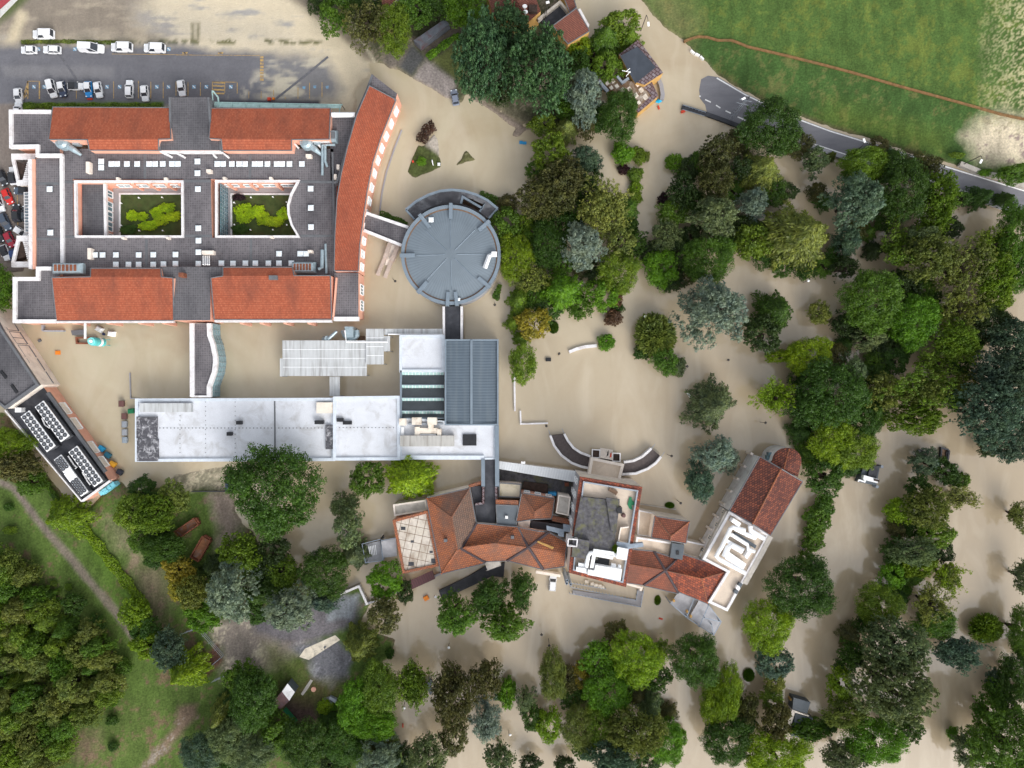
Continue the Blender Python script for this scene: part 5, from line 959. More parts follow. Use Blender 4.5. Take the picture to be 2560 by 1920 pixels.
for poly, z1 in (([(1834, 1296), (1853, 1308), (1847, 1318), (1828, 1304)], 8.2), ([(1821, 1379), (1866, 1410), (1858, 1425), (1813, 1397)], 8.0), ([(1817, 1348), (1862, 1372), (1858, 1380), (1814, 1356)], 7.9), ([(1865, 1335), (1888, 1344), (1886, 1350), (1863, 1341)], 8.3), ([(1876, 1368), (1884, 1374), (1868, 1398), (1862, 1392)], 7.8)): px_box(b, poly, 6.4, z1)
b.build('air_handler', MAT['duct'], t); b = MB(); px_box(b, [(1838, 1331), (1892, 1364), (1888, 1372), (1834, 1338)], 6.4, 7.4); px_box(b, [(1849, 1456), (1857, 1461), (1851, 1470), (1845, 1464)], 6.4, 7.3); px_box(b, [(1838, 1474), (1847, 1478), (1842, 1486), (1834, 1481)], 6.4, 7.3); b.build('dark_panel', MAT['slate'], t)
b = MB(); px_box(b, [(1844, 1463), (1850, 1467), (1846, 1476), (1840, 1472)], 6.4, 7.4); b.build('small_plant', MAT['duct'], t)
# ---- porch with curved ramps
t = thing('entrance_porch', 'beige flat porch with planters between the two curved ramps', 'porch', W(1517, 1170, 0)); w_, r_, p_ = MB(), MB(), MB(); flat(w_, r_, [(1478, 1144), (1560, 1161), (1549, 1204), (1470, 1190)], 3.4, par=p_, pw=.55, ph=.35); w_.build('wall', MAT['pale'], t); r_.build('terrace', MAT['beige'], t); p_.build('parapet', MAT['pale'], t)
b = MB()
for k in range(8): z = 2.6-k*.36; b.prism(wp([(1501-k*.1, 1145-k*3.2), (1532, 1150-k*3.2), (1532, 1147-k*3.2), (1501, 1142-k*3.2)], max(z, .1)), -.8, max(z, .1))
b.build('stair', MAT['pale'], t)
for x, y in ((1490, 1134), (1541, 1143)):
    c_ = W(x, y, 2.2); b = MB(); b.prism([(c_.x-.65, c_.y-.7), (c_.x+.65, c_.y-.8), (c_.x+.7, c_.y+.6), (c_.x-.6, c_.y+.7)], -.8, 1.7); P2 = ccw([(c_.x-.95, c_.y-1), (c_.x+.95, c_.y-1.1), (c_.x+1, c_.y+.9), (c_.x-.9, c_.y+1)]); b.ring(P2, inset(P2, .22), 1.5, 2.1); b.build('planter', MAT['whitep'], t); MB().face([(*q, 1.75) for q in inset(P2, .2)]).build('planter_soil', MAT['soil'], t)
for i, (x, y, mt) in enumerate(((1517, 1139, 'black'), (1524, 1143, 'redp'))):
    c_ = W(x, y, 3.2); b = MB(); b.tube([(c_.x, c_.y-.3, 2.4), (c_.x+.1, c_.y+1.4, 5.2)], .04, 6); f = b.build('flagpole', MAT['pole'], None, ('leaning pole with dark flag on the porch edge', 'leaning pole with red and white flag on the porch edge')[i], 'flag')
    b = MB(); b.prism([(c_.x, c_.y-.1), (c_.x+.32, c_.y+.1), (c_.x+.36, c_.y+1.1), (c_.x+.04, c_.y+.9)], 3.6, 3.64); g = b.build('flag', MAT[mt], f)
for lab, ao, ai in (('curved dark ramp sweeping west from the beige porch', [(1376, 1089), (1386, 1115), (1404, 1139), (1430, 1158), (1454, 1167), (1474, 1171)], [(1411, 1085), (1420, 1102), (1434, 1120), (1452, 1132), (1476, 1141)]), ('curved dark ramp sweeping east from the beige porch', [(1555, 1186), (1590, 1184), (1620, 1172), (1640, 1158), (1653, 1142)], [(1560, 1156), (1585, 1152), (1606, 1142), (1622, 1128), (1629, 1121)])):
    t = thing('curved_ramp', lab, 'ramp', (*W(*ao[2], 0)[:2], 0)); b = MB(); P2 = ccw(wp(ao+ai[::-1], 1.1)); b.prism(P2, -.8, 1.0); b.build('deck', MAT['ramp'], t)
    for ln in (ao, ai): b = MB(); pstrip(b, ln, .5, -.8, 1.7); b.build('balustrade', MAT['whitep'], t)
    b = MB(); hi = -1 if 'east' in lab else 0
    for ln, s in ((ao, 1), (ai, 1)):
        e = ln[hi]; n_ = ln[hi-1 if hi else 1]; dx, dy = e[0]-n_[0], e[1]-n_[1]; q = math.hypot(dx, dy); pstrip(b, [e, (e[0]+dx/q*13, e[1]+dy/q*16)], .1, .8, .9)
    b.build('handrail', MAT['steel'], t)
# garden walls standing in the flood
def gwall(label, pts, w, z, mat='whitep', name='garden_wall', z0=-.8, cat='wall'): b = MB(); pstrip(b, pts, w, z0, z); return b.build(name, MAT[mat], None, label, cat)
gwall('thin white garden wall running south from the olive bush', [(1286, 936), (1287.5, 1028)], .4, .6); gwall('stepped white garden wall west of the curved ramp', [(1301, 1027), (1302, 1060), (1370, 1058)], .35, .6)
gwall('curved white bench wall beside the clipped round bush', [(1423, 880), (1440, 873), (1462, 867), (1492, 864)], .7, .55, 'whitep'); gwall('dark wet top of the forecourt wall along the curved wing', [(1004, 325), (986, 370), (966, 430), (955, 480), (949, 528)], .3, .25, 'greyw')
gwall('thin dark pipe rail standing in the west yard water', [(324, 932), (326, 996), (348, 997)], .2, .35, 'greyw'); gwall('dark garden wall behind the steep roofed annex', [(912, 1512), (1020, 1470), (1095, 1437), (1215, 1398)], .45, .9, 'greyw'); gwall('pale broken corner wall by the wet grey yard', [(850, 1486), (897, 1466), (918, 1512)], .5, 1.3, 'whitep')
gwall('low brown rail wall under the eastern small hip house', [(1600, 1260), (1690, 1274)], .25, .3, 'con')
b = MB(); b.prism(wp([(1097, 1477), (1170, 1442), (1210, 1418), (1262, 1407), (1259, 1444), (1230, 1440), (1190, 1460), (1105, 1500)], .9), -.8, .9); b.build('sunken_shelter', MAT['dark'], None, 'black sloping shelter roof under the dark cedars by the old house', 'shelter')
mr_ = thing('maroon_shelter', 'small maroon corrugated shelter roof in the water below the old house', 'shelter', W(1054, 1450, 0)); b = MB(); b.prism(wp([(1020, 1454), (1081, 1426), (1088, 1447), (1029, 1474)], 2.6), 2.45, 2.6); b.build('sheet_roof', MAT['maroon'], mr_); b = MB()
for x, y in ((1023, 1456), (1080, 1429), (1086, 1446), (1031, 1471)): c_ = W(x, y, 2.4); b.tube([(c_.x, c_.y, -.8), c_], .07, 6)
b.build('post', MAT['steel'], mr_)
# ---- external stairs
def ext_stair(label, plats, rails, steps, z):
    t = thing('external_steel_stair', label, 'stair', (*W(*plats[0][0], 0)[:2], 0)); b = MB()
    for k, pg in enumerate(plats): b.prism(wp(pg, z-k*1.2), z-k*1.2-.18, z-k*1.2)
    b.build('platform', MAT['con'] if 0 else plain('grey_platform_'+label[:6], (.36, .36, .38), .15, .8, .7), t); b = MB()
    for pl in rails:
        strip(b, wp(pl, z+1), .16, z+.95, z+1.08)
        for x, y in pl: c_ = W(x, y, z+1); b.box(c_.x-.09, c_.y-.09, -.8, c_.x+.09, c_.y+.09, z+1)
    b.build('railing', MAT['steel'], t); b = MB()
    (x0, y0), (x1, y1), wx, wy = steps
    for k in range(8): f = k/7; x, y = x0+(x1-x0)*f, y0+(y1-y0)*f; pstrip(b, [(x, y), (x+wx, y+wy)], .16, z-.3-f*1.5, z-.22-f*1.5)
    b.build('tread', MAT['duct'], t)
ext_stair('external steel stair with yellow bollards south of the speckled roof', [[(1748, 1500), (1771, 1511), (1728, 1545), (1720, 1550), (1780, 1566), (1800, 1552), (1783, 1590), (1750, 1568), (1720, 1548)][:0] or [(1748, 1500), (1771, 1511), (1800, 1554), (1784, 1588), (1723, 1544)], [(1697, 1480), (1745, 1500), (1720, 1546), (1676, 1508)]], [[(1676, 1508), (1720, 1546), (1784, 1588), (1803, 1554), (1771, 1512)], [(1738, 1490), (1716, 1544)], [(1772, 1512), (1748, 1567)], [(1762, 1545), (1800, 1554)], [(1779, 1561), (1784, 1588)]], ((1765, 1530), (1780, 1541), -8, 14), 3.6)
for i, (x, y) in enumerate(((1685, 1502), (1718, 1529), (1727, 1541))): c_ = W(x, y, 4); MB().box(c_.x-.2, c_.y-.25, 3.3, c_.x+.2, c_.y+.25, 4.2).build('yellow_post', MAT['yellow'], None, ('yellow post at the outer end of the lower stair platform', 'yellow post at the middle of the stair platform edge', 'yellow post on the pale upper stair platform')[i], 'post')
ext_stair('external grey stair and deck west of the stained flat block', [[(952, 1354), (990, 1346), (993, 1390), (957, 1395)], [(908, 1362), (952, 1352), (956, 1400), (912, 1406)]], [[(905, 1360), (951, 1348), (957, 1401), (914, 1407), (905, 1360)], [(951, 1348), (958, 1398)], [(952, 1352), (992, 1344)]], ((922, 1366), (950, 1360), 3, 24), 3.0)
# ---- houses at the top
h1 = thing('top_house', 'dull red tiled house cut by the top edge behind the big poplars', 'building', W(1290, 15, 0)); w_, r_, tr, rg = MB(), MB(), MB(), MB()
pitched(r_, w_, [[(1214, -30, 6), (1276, -30, 7.6), (1306, 38, 7.6), (1296, 58, 6), (1232, 40, 5.6)], [(1276, -30, 7.6), (1330, -30, 6), (1352, 28, 6), (1322, 54, 6), (1306, 38, 7.6)]], -1, tr); r_.build('tiled_roof', MAT['houset'], h1); w_.build('wall', MAT['yellow'], h1); ridge(rg, (1276, -30, 7.6), (1310, 32, 7.6), .2); rg.build('ridge_tiles', MAT['houset'], h1)
c_ = W(1333, 21, 6.9); MB().box(c_.x-.9, c_.y-.8, 5.5, c_.x+.9, c_.y+.8, 7).build('chimney', MAT['soil'], h1)
for x, y in ((1314, 30), (1312, 16)): c_ = W(x, y, 8.4); b = MB(); b.tube([(c_.x, c_.y, 7), (c_.x, c_.y, 8.4)], .05, 6); b.tube([(c_.x, c_.y, 8.35), (c_.x, c_.y+.05, 8.5)], [.5, .5], 12); b.build('satellite_dish', MAT['lamp'], h1)
h2 = thing('top_house', 'dull red gabled house with ochre wall and dark sunken roof terrace', 'building', W(1420, 55, 0)); w_, r_, tr, p_ = MB(), MB(), MB(), MB()
pitched(r_, w_, [[(1382, 64, 6.6), (1441.5, 20, 6.6), (1474, 77, 5.4), (1420, 110, 5.4)]], -1, tr); pitched(r_, w_, [[(1400, -30, 5.6), (1426, -30, 5.6), (1441, 18, 6), (1424, 30, 6)]], -1, tr); r_.build('tiled_roof', MAT['houset'], h2); w_.build('wall', MAT['yellow'], h2); tr.build('eaves_trim', MAT['trim'], h2)
b = MB(); b.prism(wp([(1352, 52), (1398, 10), (1422, 30), (1384, 66), (1368, 70)], 3.6), -1, 3.6); b.build('sunken_terrace', MAT['dark'], h2); pstrip(p_, [(1345, 48), (1400, 4), (1424, 32)], .5, 3.4, 4.8); p_.build('terrace_wall', MAT['con'], h2)
b = MB(); pstrip(b, [(1448, 22), (1471, 64)], .5, 3, 4.5); b.build('white_side_wall', MAT['whitep'], h2)
for i, (x, y) in enumerate(((1367, 7), (1371, 6))): c_ = W(x, y, 7); b = MB(); b.tube([(c_.x-.6, c_.y-2, 3.6), (c_.x, c_.y, 7)], .08, 6); b.build('flue_pipe', MAT['pole'], h2); MB().tube([(c_.x, c_.y, 7), (c_.x, c_.y, 7.3)], [.25, .2], 8).build('flue_cap', MAT['lamp'], h2)
h0 = thing('top_house', 'dark brown tiled roof peeping out between trees at the top edge', 'building', W(980, -5, 0)); w_, r_ = MB(), MB(); pitched(r_, w_, [[(945, -30, 6), (1025, -30, 6), (975, 12, 5.4), (957, 18, 5.4)]], -1, None); r_.build('tiled_roof', MAT['houset'], h0); w_.build('wall', MAT['pale'], h0)
b = MB(); sh_ = thing('long_shed', 'long narrow dark sheet roofed shed with maroon stains under trees', 'shed', W(1075, 78, 0)); b.prism(wp([(1034, 101), (1111, 48), (1123, 60), (1050, 115)], 2.8), -.5, 2.8); b.build('shed_body', plain('stained_shed_roof', (.1, .11, .13), .15, 1, .5, stain=(.1, .035, .035), sa=.9, sscale=.35), sh_)
h3 = thing('stone_roofed_house', 'flooded house with dark sheet roof, stone slab verges and peeling white roof', 'building', W(1590, 190, 0)); w_, r_, s_, q_, tr = MB(), MB(), MB(), MB(), MB()
pitched(r_, None, [[(1551, 140, 5.6), (1594, 116, 5.6), (1640, 168, 5.2), (1588, 209, 4.8), (1572, 180, 5.2)]], 0); r_.build('dark_sheet_roof', plain('dark_blue_sheet', (.04, .048, .062), .15, .6, .6), h3)
flat(w_, s_, [(1594, 97), (1600, 104), (1658, 182), (1612, 212), (1590, 206), (1638, 168)], 4.6); flat(w_, s_, [(1597, 206), (1625, 194), (1646, 240), (1596, 282), (1588, 272), (1628, 238)], 3.4); flat(w_, s_, [(1548, 136), (1594, 100), (1640, 168), (1590, 208)], 4.5); w_.build('wall', MAT['orange' if 0 else 'yellow'], h3); s_.build('stone_slab_roof', MAT['stone'], h3)
flat(w_, q_, [(1495, 198), (1530, 196), (1600, 206), (1626, 240), (1594, 272), (1560, 250)], 3.5); 
q_.build('peeling_white_roof', plain('peeling_white_paint', (.16, .1, .06), .2, 1, .85, stain=(.5, .46, .4), sa=.8, sscale=.5), h3)
for x, y, w in ((1532, 202, 11), (1518, 208, 10), (1528, 219, 10), (1542, 215, 11), (1556, 225, 12), (1573, 222, 11), (1594, 212, 9), (1603, 225, 13), (1613, 242, 14), (1590, 238, 12), (1597, 256, 10)):
    MB().prism([(q[0], q[1]) for q in wp([(x-w*.55, y-w*.1), (x+w*.1, y-w*.6), (x+w*.6, y+w*.15), (x-w*.05, y+w*.6)], 3.62)], 3.5, 3.62).build('white_slab', MAT['stainw'], h3); b = MB(); b.walls(ccw(wp([(1497, 199), (1530, 197), (1598, 207), (1624, 240), (1594, 270), (1560, 249)], 3.5)), -1, 3.4); b.build('lower_wall', MAT['yellow'], h3)
b = MB(); pstrip(b, [(1497, 202), (1520, 228)], .7, 3.3, 4); pstrip(b, [(1543, 190), (1556, 206), (1572, 194)], .5, 3.4, 4.2); b.build('roof_kerb', MAT['greyp'], h3)
b = MB()
for q0, q1 in (((1555, 176), (1577, 181)), ((1576, 178), (1565, 191)), ((1567, 177), (1575, 171))): b.tube([W(*q0, 6.4), W(*q1, 6.4)], .07, 5)
b.tube([W(1576, 180, 4.5), W(1576, 179, 6.6)], .05, 5); b.build('roof_aerial', MAT['lamp'], h3)
hw = MB(); pstrip(hw, [(1645, 195), (1653, 212), (1657, 236), (1655, 248)], .9, -.7, 1.1); hw.build('dark_garden_wall', MAT['greyw'], None, 'curved dark wall in the flood beside the stone roofed house', 'wall')
# ---- bridge parapet by the flooded road end, road retaining walls
t = thing('bridge_parapet', 'dark railed parapet sticking into the flood at the road end', 'wall', W(1735, 270, 0)); b = MB(); pstrip(b, [(1705, 266), (1725, 271), (1768, 285), (1810, 300), (1862, 320)], .9, -.8, .6); b.build('kerb', MAT['dark'], t); b = MB(); pstrip(b, [(1708, 262), (1764, 280)], .12, 1.1, 1.2); pstrip(b, [(1706, 273), (1762, 290)], .12, 1.0, 1.1)
for k in range(8): c_ = W(1708+k*8, 262+k*2.6, 1.1); b.box(c_.x-.06, c_.y-.06, 0, c_.x+.06, c_.y+.06, 1.1)
b.build('railing', MAT['steel'], t)
gwall('long dark retaining wall along the lower road edge', [(2000, 357), (2060, 376), (2130, 399), (2255, 438), (2395, 478), (2470, 504), (2570, 538)], .9, .9, 'greyw', 'retaining_wall'); gwall('grey bridge wall on the upper road edge near the silt field', [(2402, 408), (2450, 428), (2500, 440), (2570, 466)], 1.0, 1.2, 'con', 'retaining_wall')
for i, (x, y) in enumerate(((2456, 432), (2544, 526))): c_ = W(x, y, .8); MB().box(c_.x-.12, c_.y-.4, .05, c_.x+.12, c_.y+.4, .9).build('road_marker', MAT['lamp'], None, ('white marker post on the bridge wall beside the silt field', 'white marker post at the right end of the lower road wall')[i], 'marker post')
# orange mesh barrier across the field, floodgate plates
b = MB(); pts = [(1710, 103), (1722, 98), (1745, 91), (1768, 92), (1795, 100), (1830, 100), (1850, 108), (1870, 116), (1960, 137), (2050, 159), (2140, 183), (2250, 215), (2350, 242), (2430, 264), (2500, 284), (2600, 306)]
pstrip(b, pts, .5, .3, .8); b.build('earth_barrier', plain('orange_brown_earth', (.19, .105, .045), .3, 1.2, .95, stain=(.1, .1, .045), sa=.6, sscale=.4), None, 'long orange-brown earth dyke crossing the green field', 'barrier')
for i, (x0, y0, x1, y1) in enumerate(((1727, 126, 1736, 134), (1738, 134, 1749, 139), (1751, 141, 1759, 149))): MB().obox(W(x0, y0, .5), W(x1, y1, .5), .35, .0, .7).build('white_plank', MAT['lamp'], None, ('upper white plank washed against the field bank', 'middle white plank washed against the field bank', 'lower white plank with a box washed against the field bank')[i], 'plank')
# ---- electric pylon over the road
py0 = W(1826, 297, 0); t = thing('lattice_pylon', 'thin grey lattice mast leaning over the road beside the lamp', 'mast', py0); b = MB(); top = W(1848, 238, 11)
for dx, dy in ((-.5, -.5), (.5, -.5), (.5, .5), (-.5, .5)): b.tube([(py0.x+dx, py0.y+dy, 0), (py0.x+dx*.25, py0.y+dy*.25, 11)], .035, 4)
for k in range(9):
    z0, z1 = k*1.2, k*1.2+1.2; s0, s1 = .5-.04*k, .5-.04*(k+1)
    for sx, sy, tx, ty in ((-1, -1, 1, -1), (1, -1, 1, 1), (1, 1, -1, 1), (-1, 1, -1, -1)): b.tube([(py0.x+sx*s0, py0.y+sy*s0, z0), (py0.x+tx*s1, py0.y+ty*s1, z1)], .022, 4)
for z in (8.5, 10.4): b.tube([(py0.x-1.3, py0.y+.3, z), (py0.x+1.3, py0.y-.3, z)], .04, 4)
b.build('lattice', MAT['greyp'], t)
# ---- dark kiosks / structures on the right
kq = thing('floating_pontoon', 'dark square flat platform with white crane box and rails in the water', 'platform', W(2170, 1187, 0)); b = MB(); b.prism(wp([(2146, 1205), (2160, 1163), (2200, 1165), (2191, 1214)], 1.8), -.8, 1.8); b.build('dark_deck', MAT['slate'], kq)
b = MB(); b.prism(wp([(2177, 1162), (2199, 1166), (2190, 1195), (2170, 1189)], 2.4), 1.8, 2.4); b.build('raised_panel', MAT['dark'], kq); b = MB(); b.prism(wp([(2160, 1188), (2197, 1198), (2194, 1208), (2158, 1199)], 2.9), 1.8, 2.9); b.build('white_box', MAT['duct'], kq)
b = MB(); b.prism(wp([(2186, 1197), (2199, 1200), (2198, 1205), (2186, 1202)], 3.2), 2.9, 3.2); b.build('maroon_hose', MAT['soil'], kq); b = MB(); pstrip(b, [(2146, 1204), (2148, 1200), (2162, 1205), (2164, 1199)], .3, 2.0, 2.4); b.build('white_rail', MAT['duct'], kq)
b = MB()
for x, y in ((2202, 1166), (2190, 1216)): c_ = W(x, y, 1); b.tube([(c_.x, c_.y, -.8), (c_.x, c_.y, 1.6)], .35, 10)
b.build('mooring_post', MAT['greyp'], kq)
k2 = thing('garden_kiosk', 'dark flat roofed kiosk with plants on top and pale splayed wall', 'kiosk', W(2000, 1770, 0)); b = MB(); b.prism(wp([(1984, 1744), (2026, 1756), (2018, 1784), (1981, 1774)], 2.4), -.8, 2.4); b.build('planted_roof', MAT['slate'], k2); b = MB(); b.prism(wp([(1980, 1774), (2024, 1790), (2020, 1791), (1988, 1782)], 2.6), -.8, 2.6); b.prism(wp([(1980, 1775), (1987, 1782), (1976, 1822), (1970, 1805)], 2.2), -.8, 2.2); b.build('pale_wall', MAT['pale'], k2); b = MB(); b.prism(wp([(1989, 1784), (2032, 1795), (2028, 1850), (1978, 1840)], 2.0), -.8, 2.0); b.build('lower_roof', MAT['slate'], k2)
c_ = W(1982, 1752, 2); MB().box(c_.x-.3, c_.y-.25, -.3, c_.x+.3, c_.y+.25, 1.5).build('yellow_box', MAT['yellow'], None, 'small yellow box beside the planted kiosk', 'box')
b = MB(); pstrip(b, [(1962, 1756), (1959, 1766), (1981, 1772)], .12, 1.0, 1.12); c_ = W(1960, 1765, 1); b.box(c_.x-.06, c_.y-.06, -.8, c_.x+.06, c_.y+.06, 1); b.build('railing_stub', MAT['pole'], None, 'bent dark rail stub left of the planted kiosk', 'railing')
tk = thing('sunken_trailer', 'dark sunken trailer box with brown water inside on the right', 'trailer', W(2362, 1150, 0)); P2 = ccw(wp([(2353, 1118), (2372, 1122), (2376, 1128), (2371, 1160), (2350, 1158)], .7)); b = MB(); b.ring(P2, inset(P2, .35), -.6, .7); b.build('side', MAT['dark'], tk); MB().face([(*q, .12) for q in P2]).build('floor', MAT['wood'], tk); b = MB(); b.box(P2[0][0]+1.6, P2[0][1]+1.0, -.3, P2[0][0]+2.2, P2[0][1]+2.6, .5); b.build('mudguard', MAT['dark'], tk)
b = MB(); P2 = ccw(wp([(2298, 1126), (2304, 1123), (2315, 1130), (2308, 1136)], 1.2)); b.ring(P2, inset(P2, .14), -.5, 1.2); b.build('grey_frame', MAT['greyw'], None, 'small dark rectangular frame above the dark green bush', 'frame')
b = MB(); b.prism(wp([(1063, 1712), (1078, 1700), (1082, 1708), (1075, 1716), (1082, 1732), (1075, 1738), (1066, 1718)], .8), -.6, .8); b.build('sunken_bench', MAT['slate'], None, 'dark T-shaped bench half sunk beside the pale airy tree', 'bench')
b = MB(); b.prism(wp([(2063, 882), (2073, 874), (2075, 888), (2070, 897), (2060, 892)], 2), -.5, 2); b.build('dark_hut', MAT['soil'], None, 'small dark hut beside the bright yellow tree', 'hut')
# ---- garden shed and grave-like planter at lower left
gs = thing('garden_shed', 'garden shed with one white and one maroon roof slope', 'shed', W(712, 1740, 0)); w_, r_, r2 = MB(), MB(), MB()
pitched(r_, w_, [[(719, 1709), (737, 1730), (724, 1752), (704, 1729)]] and [[(719, 1709, 3.4), (737, 1730, 3.4), (723, 1752, 3.9), (705, 1729, 3.9)]], .4); pitched(r2, w_, [[(705, 1729, 3.9), (723, 1752, 3.9), (699, 1776, 3.2), (684, 1752, 3.2)]], .4); r_.build('white_slope', MAT['white'], gs); r2.build('maroon_slope', plain('maroon_felt', (.12, .07, .07), .2, 1, .8, stain=(.1, .09, .12), sa=.6, sscale=.8), gs); w_.build('wall', MAT['slate'], gs)
b = MB(); pstrip(b, [(708, 1776), (738, 1810)], .15, .4, 2.2); b.build('green_fence', MAT['green'], None, 'dark green fence below the garden shed', 'fence')
pb = thing('stone_garden_seat', 'grey stone seat and table set beside the lime shrub', 'bench', W(825, 1752, .5)); b = MB(); b.prism(wp([(824, 1741), (842, 1750), (838, 1758), (822, 1748)], 1.3), .4, 1.3); b.build('seat', MAT['greyp'], pb); b = MB(); b.prism(wp([(820, 1752), (832, 1757), (830, 1762), (819, 1757)], 1.1), .4, 1.1); b.build('table', MAT['greyp'], pb); b = MB(); b.prism(wp([(806, 1746), (822, 1742), (836, 1766), (812, 1762)], .56), .3, .56); b.build('paving', MAT['walk'], pb)
c_ = W(783, 1725, 1); MB().tube([(c_.x, c_.y, .4), (c_.x, c_.y, .8)], .55, 14).build('round_pot', MAT['terra'], None, 'round terracotta pot on the lawn by the grey asphalt patch', 'pot')
b = MB(); P2 = wp([(752, 1735), (765, 1715), (776, 1699), (782, 1702), (770, 1722), (757, 1739)], .56); b.prism(P2, .3, .56); b.build('slab_path', MAT['con'], None, 'short pale slab path leading from the shed', 'path slabs')
# wire pen on the lower left
def fence(label, pts, n, h=1.4):
    t = thing('wire_fence', label, 'fence', (*W(*pts[0], .4)[:2], .4)); b = MB(); q = wp(pts, h+.4)
    for z in (.5, h*.5+.4, h+.35): strip(b, q, .06, z, z+.05)
    b.build('wire', MAT['greyp'], t); b = MB()
    for (x0, y0), (x1, y1) in zip(pts, pts[1:]):
        for j in range(n+1): c_ = W(x0+(x1-x0)*j/n, y0+(y1-y0)*j/n, h); b.tube([(c_.x, c_.y, .3), (c_.x, c_.y, h+.5)], .05, 5)
    b.build('post', MAT['greyp'], t)
fence('thin wire fence around the bare brown pen', [(458, 1584), (492, 1572), (554, 1643), (512, 1678), (500, 1700)], 4); fence('low wire fence south of the bare brown pen', [(530, 1705), (560, 1692), (600, 1697)], 3)
b = MB(); pstrip(b, [(478, 1229), (585, 1229)], .12, .4, 1.3); b.build('yard_rail', MAT['dark'], None, 'dark rail between the muddy yard and the dirt track', 'railing')
# ---- silo, skips, bins, bags
t = thing('mortar_silo', 'turquoise silo with white band beside the south wall', 'silo', W(268, 857, 0)); c_ = BASE[t.name]; b = MB(); b.tube([(0, 0, .9), (0, 0, 1.9), (0, 0, 5.6), (0, 0, 6.0)], [.3, .95, .95, .75], 24); b.build('drum', MAT['teal'], t, local=True, smooth=False); b = MB(); b.tube([(0, 0, 3.0), (0, 0, 3.9)], .975, 24, cap=False); b.build('band', MAT['duct'], t, local=True); b = MB(); b.tube([(0, 0, 6.0), (0, 0, 6.35)], .35, 12); b.build('filter_cap', MAT['duct'], t, local=True)
b = MB(); ro = [(.8*math.cos(k*math.pi/9), .8*math.sin(k*math.pi/9)) for k in range(18)]; ri = [(.5*x/.8, .5*y/.8) for x, y in ro]; b.ring(ro, ri, 5.95, 6.15); b.build('top_ring', plain('pale_turquoise', (.2, .62, .6), .1, 2, .5), t, local=True); b = MB()
for a in (45, 135, 225, 315): b.tube([(1.0*math.cos(R(a)), 1.0*math.sin(R(a)), -.8), (.85*math.cos(R(a)), .85*math.sin(R(a)), 2.2)], .07, 6)
b.build('leg', MAT['teal'], t, local=True); pipe_run('filling_pipe', 'thick white pipe reaching from the wall to the silo', 'pipe', [(213, 809, 4.6), (213, 846, 4.9)], .27, 'duct', 10)
b = MB(); P2 = ccw(wp([(188, 842), (240, 842), (240, 860), (189, 860)], .7)); b.ring(P2, inset(P2, .35), -.7, .7); b.build('mixing_trough', MAT['rust'], None, 'brown trough frame half sunk beside the silo', 'trough'); b = MB(); pstrip(b, [(106, 827), (158, 827)], .3, -.2, .9); pstrip(b, [(105, 812), (105, 827)], .3, -.2, .9); b.build('pen_rail', MAT['greyp'], None, 'pale rail of a small pen along the south wall', 'railing')
b = MB(); b.prism(wp([(177, 826), (208, 824), (209, 836), (180, 838)], 1.0), -.6, 1.0); b.build('pump_set', MAT['trim'], None, 'grey pump set beside the white filling pipe', 'pump')
for i, (x, y, rz) in enumerate(((244.5, 822.6, -.5), (275, 834, -.15))):
    c_ = W(x, y, 1); b = MB(); v = [(sx*w, sy*w*.75, z) for z, w in ((-.7, .6), (0, .8), (.7, .72), (.9, .45)) for sx, sy in ((-1, -1), (1, -1), (1, 1), (-1, 1))]
    b.add([(px*math.cos(rz)-py*math.sin(rz)+c_.x, px*math.sin(rz)+py*math.cos(rz)+c_.y, pz) for px, py, pz in v], [[r*4+i, r*4+(i+1) % 4, r*4+4+(i+1) % 4, r*4+4+i] for r in range(3) for i in range(4)]+[[12, 13, 14, 15]]); b.build('bulk_bag', MAT['lamp'], None, ('white bulk bag closest to the south wall near the silo', 'white bulk bag to the right of the silo top')[i], 'bag')
c_ = W(257.5, 835, .5); MB().tube([(c_.x, c_.y, -.3), (c_.x, c_.y, .45)], .28, 12).build('blue_barrel', plain('navy_barrel', (.02, .03, .09), .1, 2, .5), None, 'small navy barrel floating between the white bulk bags', 'barrel')
c_ = W(1648, 251, .5); MB().tube([(c_.x-.7, c_.y-.1, .1), (c_.x, c_.y, .15), (c_.x+.6, c_.y+.1, .1)], [.2, .5, .25], 12).build('blue_barrel', plain('bright_blue_barrel', (.02, .4, .7), .1, 2, .4), None, 'bright blue barrel at the end of the curved dark wall', 'barrel')
c_ = W(1308, 356, .3); MB().box(c_.x-.85, c_.y-.3, -.2, c_.x-.1, c_.y+.35, .35).box(c_.x-.1, c_.y-.38, -.2, c_.x+.75, c_.y+.2, .25).build('blue_bench', MAT['bluepl'], None, 'blue and lilac bench half under water by the grey landing', 'bench')
def small(name, label, cat, px, py, mat, sx, sy, h, z0=-.2, rz=0):
    c_ = W(px, py, h); b = MB(); a = Vector((math.cos(rz)*sx/2, math.sin(rz)*sx/2)); p = Vector(c_[:2]); b.obox(p-a, p+a, sy, z0, h); b.obox(p-a*.8, p+a*.8, sy*.7, h, h+.06); return b.build(name, MAT[mat], None, label, cat)
small('pallet', 'orange-brown pallet floating in the west yard', 'pallet', 144, 881.6, 'orange', 1.1, .9, .2); small('crate', 'dark crate floating near the plant hall wall', 'crate', 98, 851, 'trim', .7, .6, .3, rz=.5); small('barrier_block', 'orange road barrier beside the railed parapet', 'barrier', 1708, 278, 'redp', .9, .5, .5, rz=.3); small('barrier_block', 'faded red barrier in the flood below the blue barrel', 'barrier', 1647, 268, 'redp', .35, .8, .4, rz=.3)
